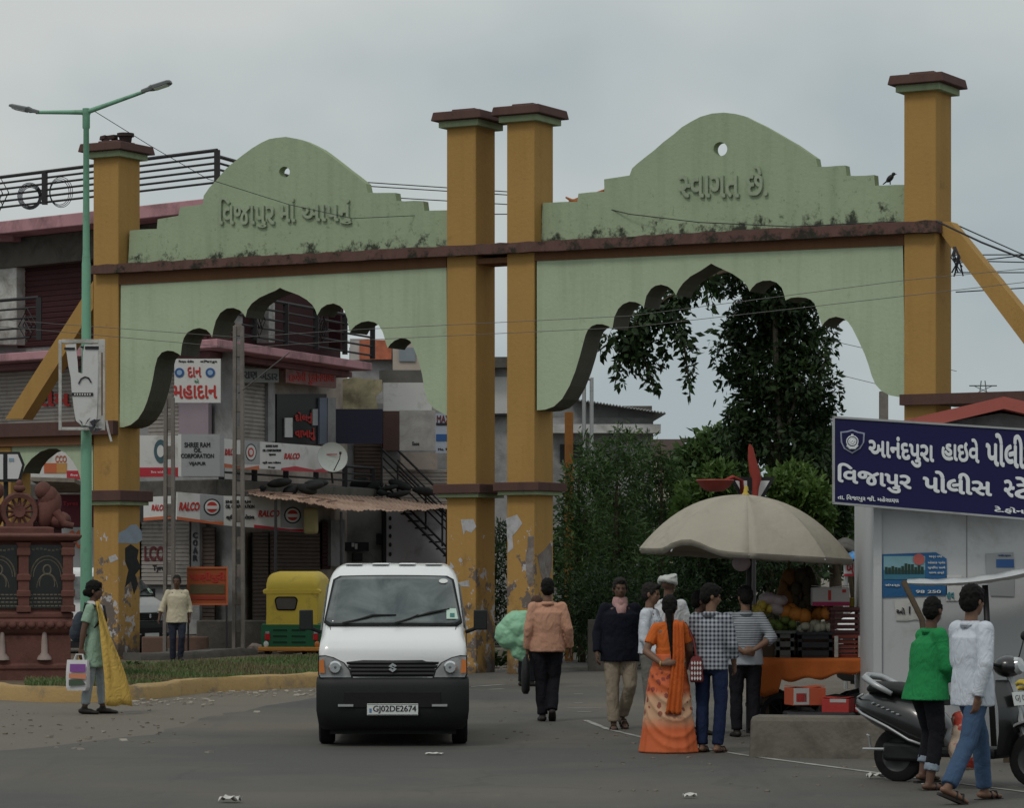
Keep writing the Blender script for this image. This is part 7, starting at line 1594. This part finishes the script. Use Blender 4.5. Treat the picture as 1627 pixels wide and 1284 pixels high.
    def trousers(s, mat, loose=1.0, cuff=.0, name='trousers', wr=.02, waist=1.02):
        b = MB(); j = s.j; k = loose
        trunk(b, s.tr([(.80, .13*k, .09*k), (.88, .155*k, .112*k), (.96, .150, .108), (waist, .140, .102)]))
        for sd in 'LR':
            limb(b, j['hip'+sd], j['kn'+sd], .094*k*s.bulk, .070*k); q = j['kn'+sd].lerp(j['an'+sd], 1.0-cuff) if cuff >= 0 else j['an'+sd]+V3(0, 0, -.05); limb(b, j['kn'+sd], q, .070*k, .062*k, flat1=True)
        me = fuse(b, .0125, 3, wr, .11); return link(name, me, mat, s.t, 180)
    def shoes(s, mat=None, sandal=False):
        for sd in 'LR':
            b = MB(); 
            if not sandal: s.foot(b, sd, .010); me = fuse(b, .008, 2); link('shoe', me, mat or m_shoe, s.t, 180)
            else:
                a = s.j['an'+sd]; d = Vector(s.j.get('toe'+sd, (.12 if sd == 'L' else -.12, -1, 0))).normalized(); sdv = d.cross(V3(0, 0, 1)).normalized(); up = sdv.cross(d)
                o = [a-d*.09-V3(0, 0, .078)+up*.0, ]
                base = a+V3(0, 0, -.080); g = [[base+d*x+sdv*(w*q) for q in (-1, -.6, .6, 1)] for x, w in ((-.095, .022), (-.07, .036), (0, .038), (.08, .045), (.15, .042), (.195, .022))]
                b.loft([[p for p in r]+[p-up*.02 for p in reversed(r)] for r in g]); sole = b.build('sandal', mat or m_shoe, s.t, 60)
                st = MB()
                for x in (.05, .11): st.tube([base+d*x-sdv*.046, base+d*(x+.0)-sdv*.02+up*.058, base+d*(x+.0)+sdv*.02+up*.058, base+d*x+sdv*.046], .009, 5)
                st.build('strap', mat or m_shoe, sole, 180)
    def part(s, name, b, mat, fuse_=None, **kw):
        if fuse_: return link(name, fuse(b, *fuse_), mat, s.t, 180)
        return b.build(name, mat, s.t, **kw)
W_ = lambda L, R_: dict(**{k+'L': v for k, v in L.items()}, **{k+'R': v for k, v in R_.items()})
def check_mat():
    m, t, b = newmat('check_cloth'); v = coords(t, 'Object', (72, 72, 72)); s = t.nodes.new('ShaderNodeSeparateXYZ'); t.links.new(v, s.inputs[0])
    fx = mth(t, 'GREATER_THAN', mth(t, 'SINE', s.outputs['X']), .0); fx2 = mth(t, 'GREATER_THAN', mth(t, 'SINE', mth(t, 'ADD', s.outputs['Y'], 1.0)), .0); fz = mth(t, 'GREATER_THAN', mth(t, 'SINE', mth(t, 'MULTIPLY', s.outputs['Z'], 2.0)), .0); fx = mth(t, 'GREATER_THAN', mth(t, 'SINE', mth(t, 'MULTIPLY', mth(t, 'ADD', s.outputs['X'], mth(t, 'MULTIPLY', s.outputs['Y'], .4)), 2.0)), 0.0)
    f = mth(t, 'MULTIPLY', mth(t, 'ADD', fx, fz), .5); c = mixc(t, f, (.34, .36, .40), (.018, .022, .035)); t.links.new(c, b.inputs['Base Color']); b.inputs['Roughness'].default_value = .9; return m
def stripe_mat():
    m, t, b = newmat('stripe_cloth'); v = coords(t, 'Object', (1, 1, 1)); s = t.nodes.new('ShaderNodeSeparateXYZ'); t.links.new(v, s.inputs[0])
    f = mth(t, 'GREATER_THAN', mth(t, 'SINE', mth(t, 'MULTIPLY', s.outputs['Z'], 240.0)), .1); lo = mth(t, 'GREATER_THAN', s.outputs['Z'], 1.02)
    c = mixc(t, mth(t, 'MULTIPLY', f, lo), (.31, .33, .36), (.10, .11, .125)); t.links.new(c, b.inputs['Base Color']); b.inputs['Roughness'].default_value = .9; return m
def sari_mat():
    m, t, b = newmat('sari_cloth'); v = coords(t); z = zof(t, v)
    c = mixc(t, noise(t, v, 5, 4), (.46, .08, .022), (.55, .125, .032))
    bandz = mth(t, 'MULTIPLY', band(t, z, .60, .68), mth(t, 'SUBTRACT', 1.0, band(t, z, .26, .40))); pale = mixc(t, bandz, c, (.50, .29, .17))
    vo = nd(t, 'ShaderNodeTexVoronoi', Scale=12.0); t.links.new(v, vo.inputs['Vector']); fl = ramp(t, mth(t, 'ADD', vo.outputs['Distance'], mth(t, 'MULTIPLY', noise(t, v, 26, 4), .7)), .66, .72, (1, 1, 1, 1), (0, 0, 0, 1))
    zz = mth(t, 'MULTIPLY', band(t, z, .95, 1.0), mth(t, 'SUBTRACT', 1.0, band(t, z, .34, .44)))
    col = mixc(t, noise(t, v, 9, 2), (.28, .015, .03), (.14, .05, .02)); c = mixc(t, mth(t, 'MULTIPLY', mth(t, 'MULTIPLY', fl, zz), .9), pale, col)
    t.links.new(c, b.inputs['Base Color']); b.inputs['Roughness'].default_value = .75; bump(t, b, noise(t, coords(t, 'Object', (1, 1, .15)), 26, 3), .25); return m

# 1 woman in green tunic, facing the road
p = Person('woman in a pale green tunic and yellow shawl standing by the yellow kerb', 150, 1135, 1.64, 78, dict(elL=(.20, .05, 1.10), wrL=(.20, -.02, .86), elR=(-.20, .07, 1.09), wrR=(-.22, .10, .85), knL=(.09, -.06, .49), anL=(.09, -.08, .085), knR=(-.09, .03, .49), anR=(-.09, .10, .085)), fem=True, skin=m_skind, head=(8, 0), bulk=.93)
p.hair(vol=1.10); d = MB(); d.ell((0, .115, -.02), (.05, .05, .05), p.hm); p.part('hair_bun', d, m_hair, (.01, 2, .01, .04))
m_gk = cloth('tunic_green', (.25, .36, .27), .10); p.shirt(m_gk, .60, 'short', False, 'tunic', 1.05, .04, wr=.014); p.trousers(cloth('leggings_grey', (.33, .37, .40)), .97, .10, 'leggings'); p.shoes()
m_yd = cloth('shawl_yellow', (.50, .33, .085), .12)
for sg, x0, ln, fr in ((1, .06, .30, 1), (-1, -.09, .12, -1)):       # the shawl falls from both shoulders behind her
    g = []
    for j in range(15):
        f = j/14; row = []
        for i in range(7): s_ = i/6-.5; row.append(V3(x0+sg*(.02+.10*f)+s_*(.05+.17*f), .0+fr*(.075+.09*math.sin(f*2.2)+(.10 if fr > 0 else .24)*f)+s_*(.0 if fr > 0 else -.30)*f+.02*math.sin(s_*14+f*5), 1.44-f*(1.44-ln)+.012*math.sin(s_*9)))
        g.append(row)
    d = MB(); d.sheet(g); p.part('shawl', d, m_yd, smooth=180, solid=.008)
d = MB(); d.loft([[p.neck+V3(r*math.cos(a), .005+r*math.sin(a)*.95-(.04 if math.sin(a) < -.4 else 0), z-(.05 if math.sin(a) < -.4 else 0)) for a in [2*math.pi*q/16 for q in range(16)]] for z, r in ((-.05, .10), (-.01, .088), (.03, .075), (.02, .062))]); p.part('scarf', d, cloth('scarf_white', (.50, .47, .47)), smooth=180)
wl = p.t.matrix_basis
def carried(name, label, cat, pr, b, mat, parts=(), fuse_=None, **kw):
    """something a person carries: a thing of its own, placed with that person's frame"""
    t = thing(name, label, cat, pr.t.location, pr.t.rotation_euler[2], None, pr.t.scale[0])
    if fuse_: link('bag_body' if 'bag' in name or 'pack' in name or 'sack' in name else 'main_body', fuse(b, *fuse_), mat, t, 180)
    else: b.build('bag_body' if 'bag' in name or 'pack' in name or 'sack' in name else 'main_body', mat, t, **kw)
    for nm, bb, mm in parts: bb.build(nm, mm, t, 60)
    return t
b = MB(); b.ell((.02, .20, 1.12), (.14, .10, .20)); b.ell((.02, .24, 1.04), (.12, .10, .13)); st = MB()
for sg in (-1, 1): st.tube([V3(sg*.10, .12, 1.25), V3(sg*.12, .08, 1.42), V3(sg*.12, -.09, 1.38), V3(sg*.11, -.12, 1.2), V3(sg*.13, .06, 1.0)], .018, 6)
carried('backpack', 'dark checked backpack on the back of the woman in the green tunic', 'backpack', p, b, M('backpack_dark', (.035, .045, .06), .9, .6, 60, .2), (('strap', st, m_black),), (.014, 3, .015, .05))
b = MB(); c = p.j['wrR']+V3(-.03, -.0, -.10); o_ = []
for z, hx, hy in ((-.44, .07, .13), (-.40, .075, .15), (-.2, .065, .155), (-.05, .035, .15)): o_.append([c+V3(hx*x, hy*y+.03, z) for x, y in ((-1, -.9), (0, -1), (1, -.9), (1, .9), (0, 1), (-1, .9))])
b.loft(o_); hd = MB()
for sx in (-1, 1): hd.tube([c+V3(sx*.02, -.05, -.06), c+V3(sx*.012, -.03, .02), c+V3(sx*.012, .05, .02), c+V3(sx*.02, .08, -.06)], .009, 5)
pr_ = MB(); pr_.add([c+V3(-.080, -.10, -.10), c+V3(-.080, .11, -.10), c+V3(-.088, .11, -.20), c+V3(-.088, -.10, -.20)], [(0, 1, 2, 3)]); pr2 = MB(); pr2.add([c+V3(-.092, -.11, -.22), c+V3(-.092, .12, -.22), c+V3(-.098, .12, -.28), c+V3(-.098, -.11, -.29)], [(0, 1, 2, 3)]); pr3 = MB(); pr3.add([c+V3(-.097, -.05, -.29), c+V3(-.097, .12, -.30), c+V3(-.099, .12, -.38), c+V3(-.099, -.11, -.36)], [(0, 1, 2, 3)])
carried('tote_bag', 'white tote bag with purple and orange print held by the woman in green', 'bag', p, b, M('tote_white', (.55, .54, .55), .7, .08, 6, .2), (('handle', hd, m_sign), ('print', pr_, M('print_purple', (.20, .07, .26))), ('print', pr2, M('print_orange', (.50, .20, .12))), ('print', pr3, M('print_dark', (.06, .09, .06)))))
# 2 man in cream shirt
p = Person('man in an untucked cream shirt walking on the grass beside the orange notice', 281, 1060, 1.58, 12, dict(elL=(.25, .06, 1.11), wrL=(.25, .02, .88), elR=(-.27, .0, 1.12), wrR=(-.34, -.02, .90), knL=(.09, -.10, .50), anL=(.07, .02, .12), knR=(-.08, -.02, .49), anR=(-.07, .08, .085)), head=(-18, 3), skin=m_skind, bulk=1.05, Y=55.6, dz=.10)
p.hair(vol=.96, mat=m_hairg, fringe=False); p.shirt(cloth('shirt_cream', (.50, .45, .33), .08), .78, '34', loose=1.08, flare=.01); p.trousers(cloth('trousers_navy', (.028, .032, .048)), 1.0); p.shoes()
# 3 man in peach shirt, walking away
p = Person('man in a peach shirt walking away from the viewer with a black bag', 870, 1147, 1.68, 182, dict(elR=(-.24, .06, 1.11), wrR=(-.27, -.03, .88), elL=(.23, .05, 1.10), wrL=(.24, -.02, .86), knL=(.08, -.01, .49), anL=(.06, .02, .085), knR=(-.08, -.05, .50), anR=(-.05, .12, .14), toeR=(-.05, -1, -.55)), bulk=1.06)
p.hair(vol=.98, mat=m_hair); p.shirt(cloth('shirt_peach', (.46, .25, .17), .07), .83, 'long', loose=1.12); p.trousers(cloth('trousers_black', (.012, .012, .015)), 1.06); p.shoes()
b = MB(); c = p.j['wrL']+V3(.02, 0, -.09); b.loft([[c+V3(hx*math.cos(a), hy*math.sin(a), z) for a in [2*math.pi*k/14 for k in range(14)]] for z, hx, hy in ((-.44, .03, .10), (-.40, .05, .15), (-.2, .055, .165), (-.06, .045, .12), (.0, .02, .05))]); hd = MB(); hd.tube([c+V3(0, -.05, -.03), c+V3(0, -.03, .03), c+V3(0, .03, .03), c+V3(0, .05, -.03)], .008, 5)
carried('black_bag', 'soft black bag held by the man in the peach shirt', 'bag', p, b, M('bag_black', (.01, .01, .011), .7, .2, 8, .3), (('handle', hd, m_black),), None, smooth=60)
# 4 stooping porter with a green sack
p = Person('stooping person behind the man in peach, carrying a green plastic sack', 838, 1082, 1.55, 150, dict(shL=(.17, -.22, 1.22), shR=(-.17, -.22, 1.22), elL=(.25, -.30, 1.0), wrL=(.24, -.45, .95), elR=(-.26, -.28, 1.0), wrR=(-.24, -.42, .92), head=(0, -.34, 1.38)), skin=m_skind, Y=47)
p.hair(vol=1.1, mat=M('hair_reddish', (.06, .03, .02), .7, .3, 20, .3)); p.shirt(cloth('shirt_mustard', (.34, .24, .10)), .78, 'half'); p.trousers(cloth('trousers_dark', (.02, .02, .024)), 1.0); p.shoes()
b = MB(); c = P(820, 1005, 46.6); 
for dx, dz, r in ((0, .08, .24), (-.10, -.04, .22), (.10, -.08, .20), (.04, -.26, .13), (.10, -.36, .07), (.12, .22, .10)): b.ell(c+V3(dx, 0, dz), (r, r*.8, r))
o = link('green_sack', fuse(b, .014, 4, .065, .17), M('sack_green', (.24, .46, .30), .45, .10, 4, .5, 9, .3), None, 180); tag(o, 'shiny pale green plastic sack beside the gate pillar and the man in peach', 'sack')
# 5 man in dark jacket with pink scarf
p = Person('man in a dark navy jacket with a pink scarf walking towards the viewer', 985, 1160, 1.69, 6, dict(elL=(.25, .05, 1.10), wrL=(.255, .06, .86), elR=(-.25, .04, 1.10), wrR=(-.265, -.05, .87), knL=(.11, -.06, .50), anL=(.05, .16, .16), toeL=(.1, -1, -.45), knR=(-.09, -.05, .49), anR=(-.08, -.06, .085)), skin=m_skind, bulk=1.08)
p.hair(mat=m_hairg); p.shirt(cloth('jacket_navy', (.010, .011, .018), .2), .77, 'long', name='jacket', loose=1.14); p.trousers(cloth('trousers_khaki', (.29, .24, .18), .08), 1.08, .03, wr=.018); p.shoes(M('sandal_brown', (.05, .035, .025)), True)
d = MB(); d.loft([[p.neck+V3(r*math.cos(a), .0+r*math.sin(a)*.95-.012, z) for a in [2*math.pi*q/18 for q in range(18)]] for z, r in ((-.06, .085), (-.02, .088), (.03, .082), (.065, .070))]); d.add([p.neck+V3(-.07, -.085, .0), p.neck+V3(.07, -.085, .0), p.neck+V3(.05, -.125, -.10), p.neck+V3(.0, -.14, -.19), p.neck+V3(-.05, -.13, -.10)], [(0, 1, 2, 3, 4)]); p.part('scarf', d, cloth('scarf_pink', (.40, .24, .23), .25), smooth=60, solid=.01)
# 6 white shirt man in profile
p = Person('man in a white shirt and grey trousers standing in profile beside the woman in orange', 1034, 1172, 1.64, 72, dict(elL=(.21, -.02, 1.10), wrL=(.16, -.24, 1.08), elR=(-.21, .02, 1.10), wrR=(-.2, -.14, .92), anL=(.08, .03, .085), anR=(-.08, -.02, .085)), head=(0, 4))
p.hair(mat=m_hairg); p.shirt(cloth('shirt_white', (.52, .55, .60), .05), .93, 'long', loose=1.08); p.trousers(cloth('trousers_grey', (.15, .145, .13)), 1.02); p.shoes()
# 7 turbaned man
p = Person('man in a white turban standing behind the white shirted man', 1062, 1140, 1.72, 150, dict(elL=(.24, -.04, 1.12), wrL=(.16, -.24, 1.02), elR=(-.24, -.04, 1.12), wrR=(-.16, -.22, 1.02)), skin=m_skind, Y=36.0)
p.shirt(cloth('shirt_offwhite', (.48, .49, .50), .05), .74, 'long', loose=1.1); p.trousers(cloth('trousers_cream', (.42, .40, .36)), 1.1); p.shoes()
b = MB(); h = p.hm
for k in range(5):
    a0 = k*.9; b.tube([h @ V3(.088*math.cos(a), .015+.098*math.sin(a), .045+.014*k+.028*math.sin(a+a0)) for a in [2*math.pi*q/20 for q in range(21)]], .026-.002*k, 6)
b.ell((0, .015, .085), (.07, .08, .045), h); b.ell((.09, .05, .06), (.03, .03, .05), h); p.part('turban', b, cloth('turban_white', (.42, .43, .41), .18), (.011, 2, .012, .05))
# 8 woman in orange sari
p = Person('woman in an orange flowered sari, long plait, one hand held behind her back', 1064, 1197, 1.53, 172, dict(elL=(.25, .09, 1.10), wrL=(.06, .20, .97), hdL=(-.9, .05, .12), hsL=(0, 0, 1), elR=(-.21, -.04, 1.12), wrR=(-.18, -.18, .98)), fem=True, bulk=.98)
m_sari = sari_mat(); p.hair(vol=1.02); m_bl = cloth('blouse_orange', (.50, .115, .025), .08)
d = MB(); h = p.hm; d.tube([h @ V3(0, .10, -.02), p.neck+V3(-.01, .085, -.02), p.neck+V3(-.03, .115, -.2), p.neck+V3(-.045, .125, -.38), p.neck+V3(-.05, .125, -.48)], [.045, .036, .028, .020, .010], 8); p.part('plait', d, m_hair, (.009, 1, .012, .03))
p.shirt(m_bl, 1.13, 'short', False, 'blouse', .94, wr=.006)
b = MB(); n = 110; rings = []; prof = ((.0, .32, .25), (.05, .312, .24), (.2, .288, .215), (.45, .258, .195), (.7, .232, .178), (.88, .20, .155), (.98, .165, .13), (1.06, .146, .112))
def pr_at(z):
    for (z0, a0, b0), (z1, a1, b1) in zip(prof, prof[1:]):
        if z <= z1: f = (z-z0)/(z1-z0); return a0+(a1-a0)*f, b0+(b1-b0)*f
    return prof[-1][1:]
swags = ((.93, .06, .016), (.84, .12, .020), (.73, .18, .022), (.60, .22, .022), (.44, .24, .018), (.30, .22, .014))
for iz in range(61):
    z = 1.06*iz/60; rx, ry = pr_at(z); f = 1-z/1.06; row = []
    for k in range(n):
        a = 2*math.pi*k/n; e = f*(.028*math.sin(9*a+z*2)+.016*math.sin(17*a+1)*f)*rx; st = (math.pi-a)/math.pi if a < math.pi else -1     # the back half carries the slung folds
        if 0 <= st <= 1:
            for z0, am, hgt in swags:
                zz = z0-am*math.sin(math.pi*min(1, st*1.15))**1.2-.22*(1-st)**2*.5+.05*st; dz = (z-zz)/.022
                if abs(dz) < 3: e += hgt*math.exp(-dz*dz*.5)*math.sin(math.pi*st)**.5*(1 if dz < 0 else .55)
        row.append(V3(.01+(rx+e)*math.cos(a), .01+(ry+e)*math.sin(a), z+.012))
    rings.append(row)
b.loft(rings); p.part('sari_skirt', b, m_sari, smooth=180)
g = []                                                            # the loose end over her shoulder and down her back
for j in range(34):
    f = j/33; row = []
    for i in range(13):
        s_ = i/12-.5; w = .10+.06*f
        x = -.10-.03*math.sin(f*1.2)+.12*max(0, f-.45)
        t_ = min(1, f/.14); zc = 1.31+.125*math.sin(t_*math.pi*.62) if f < .14 else 1.415-(f-.14)/.86*.98
        y = -.10+.20*t_ if f < .14 else .115+.02*math.sin(f*5)+.05*f+.035*f
        rx, ry = pr_at(min(1.06, max(0, zc))); y = max(y, (.03+ry*math.sqrt(max(0, 1-((x+s_*w)/max(rx, .01))**2)) if zc < 1.0 and abs(x+s_*w) < rx else 0)) if f > .14 else y
        row.append(V3(x+s_*w, y+.012*math.sin(s_*19)*(.5+f)+.012, zc+.01*math.sin(s_*7)))
    g.append(row)
d = MB(); d.sheet(g); p.part('sari_end', d, cloth('sari_orange', (.44, .095, .022), .15), smooth=180, solid=.008); p.shoes(M('sandal_brown', (.05, .035, .025)), True)
b = MB(); b.tube([p.j['wrL']+V3(.012, -.002, 0), p.j['wrL']+V3(.022, -.004, .0)], .034, 10); p.part('bangle', b, M('bangle_gold', (.45, .28, .08), .4, .1))
b = MB(); c = V3(-.30, -.02, .93); b.loft([[c+V3(hx*x, hy*y, z) for x, y in ((-1, -1), (1, -1), (1, 1), (-1, 1))] for z, hx, hy in ((-.16, .06, .14), (-.14, .07, .16), (.06, .06, .17), (.12, .04, .16))]); hd = MB(); hd.tube([c+V3(0, -.12, .10), c+V3(.04, -.05, .3), V3(-.17, .0, 1.41), c+V3(.04, .06, .3), c+V3(0, .12, .10)], .012, 6); dm2 = MB()
for r_ in range(4):
    for q in range(4): cc = c+V3(-.045+q*.03, .162, .05-r_*.055); dm2.add([cc+V3(-.012, .01, 0), cc+V3(0, .01, .024), cc+V3(.012, .01, 0), cc+V3(0, .01, -.024)], [(0, 1, 2, 3)])
carried('shoulder_bag', 'maroon shoulder bag with cream diamonds hanging beside the orange sari', 'bag', p, b, M('bag_maroon', (.14, .025, .025), .8, .2, 8, .2), (('strap', hd, M('strap_maroon', (.14, .025, .025))), ('diamond_print', dm2, m_sign)))
# 9 checked shirt
p = Person('young man in a black and white checked shirt and blue jeans facing the fruit cart', 1130, 1197, 1.64, 155, dict(elL=(.22, -.02, 1.10), wrL=(.20, -.16, .90), elR=(-.23, .0, 1.10), wrR=(-.2, -.12, .90), anL=(.09, .02, .085), anR=(-.08, .03, .085)), head=(-55, 10), bulk=.95)
p.hair(vol=1.05); p.shirt(check_mat(), .84, '34', loose=1.05, wr=.012); p.trousers(cloth('jeans_dark', (.014, .022, .055), .15), .98); p.shoes(M('sandal_brown', (.05, .035, .025)), True)
# 10 striped shirt, hands clasped behind
p = Person('man in a grey striped shirt with his hands clasped behind his back', 1184, 1172, 1.60, 186, dict(elL=(.29, .10, 1.13), wrL=(.07, .19, .98), hdL=(-.9, .12, -.2), hsL=(0, 0, 1), elR=(-.29, .10, 1.13), wrR=(-.07, .205, 1.0), hdR=(.9, .1, -.25), hsR=(0, 0, 1)), head=(10, 12), bulk=1.05)
p.hair(vol=1.05); p.shirt(stripe_mat(), .82, 'rolled', loose=1.10, wr=.012); p.trousers(cloth('trousers_black', (.012, .012, .015)), 1.08); p.shoes()
# 11 someone half hidden between them
p = Person('person in pale trousers, mostly hidden between the orange sari and the checked shirt', 1112, 1166, 1.55, 100, dict(elL=(.22, -.06, 1.10), wrL=(.14, -.26, 1.05)), skin=m_skind, bulk=.95, Y=33.2)
p.hair(); p.shirt(cloth('top_pink', (.22, .07, .085), .3), .76, '34'); p.trousers(cloth('trousers_pale', (.40, .42, .44)), 1.0); p.shoes()
# 12 man in green shirt at the scooter
p = Person('man in a bright green shirt leaning on the black scooter', 1472, 1249, 1.56, 118, dict(shL=(.16, -.08, 1.36), shR=(-.17, -.02, 1.37), elL=(.22, -.24, 1.16), wrL=(.16, -.46, 1.04), elR=(-.25, -.04, 1.10), wrR=(-.17, -.22, .95), knL=(.09, -.10, .52), anL=(.08, -.02, .16), knR=(-.09, -.05, .50), anR=(-.09, .03, .085)), head=(28, 4), skin=m_skind, bulk=1.06, Y=24.9)
p.hair(vol=.96, fringe=False); p.shirt(cloth('shirt_green', (.02, .20, .065), .10), .80, '34', loose=1.2, flare=.02); p.trousers(cloth('trousers_black', (.012, .012, .015)), 1.02, .25); p.shoes(m_shoe, True)
b = MB()
for sd in 'LR': k_, a_ = p.j['kn'+sd], p.j['an'+sd]; q0, q1 = k_.lerp(a_, .62), k_.lerp(a_, .78); limb(b, q0, q1, .068, .070, flat0=True, flat1=True)
p.part('turned_up_cuff', b, cloth('cuff_denim', (.22, .26, .31)), (.011, 2, .01, .06))
# 13 man in white shirt and jeans walking away
p = Person('young man in a white shirt and blue jeans walking past the black scooter', 1545, 1287, 1.66, 120, dict(elL=(.21, -.02, 1.10), wrL=(.19, -.18, .92), elR=(-.24, .06, 1.10), wrR=(-.19, .10, .84), hipL=(.09, 0, .90), knL=(.12, -.17, .51), anL=(.15, -.24, .09), knR=(-.10, .12, .49), anR=(-.16, .36, .15), toeR=(-.12, -1, -.40)), head=(10, 2), bulk=.95, Y=23.6)
p.hair(vol=1.08); p.shirt(cloth('shirt_palewhite', (.52, .56, .62), .05), .76, 'long', loose=1.2, wr=.012); p.trousers(cloth('jeans_blue', (.05, .085, .15), .3), 1.05, .02, 'jeans', .014); p.shoes(m_shoe, True)
b = MB(); c = P(1537, 1165, 24.9)
for dx, dz, r in ((0, 0, .15), (0, -.13, .17), (.05, .12, .10), (-.06, .1, .08)): b.ell(c+V3(dx, 0, dz), (r*.9, r*.6, r))
o = link('carrier_bag', fuse(b, .014, 3, .03, .10), M('bag_print', (.42, .36, .28), .6, .05), None, 180); m_ = o.data.materials[0]; t_ = m_.node_tree; v_ = coords(t_); t_.links.new(mixc(t_, ramp(t_, noise(t_, v_, 9, 4), .46, .52), (.46, .36, .28), (.34, .04, .025)), t_.nodes['Principled BSDF'].inputs['Base Color']); tag(o, 'red and cream printed carrier bag standing on the scooter floorboard', 'bag')
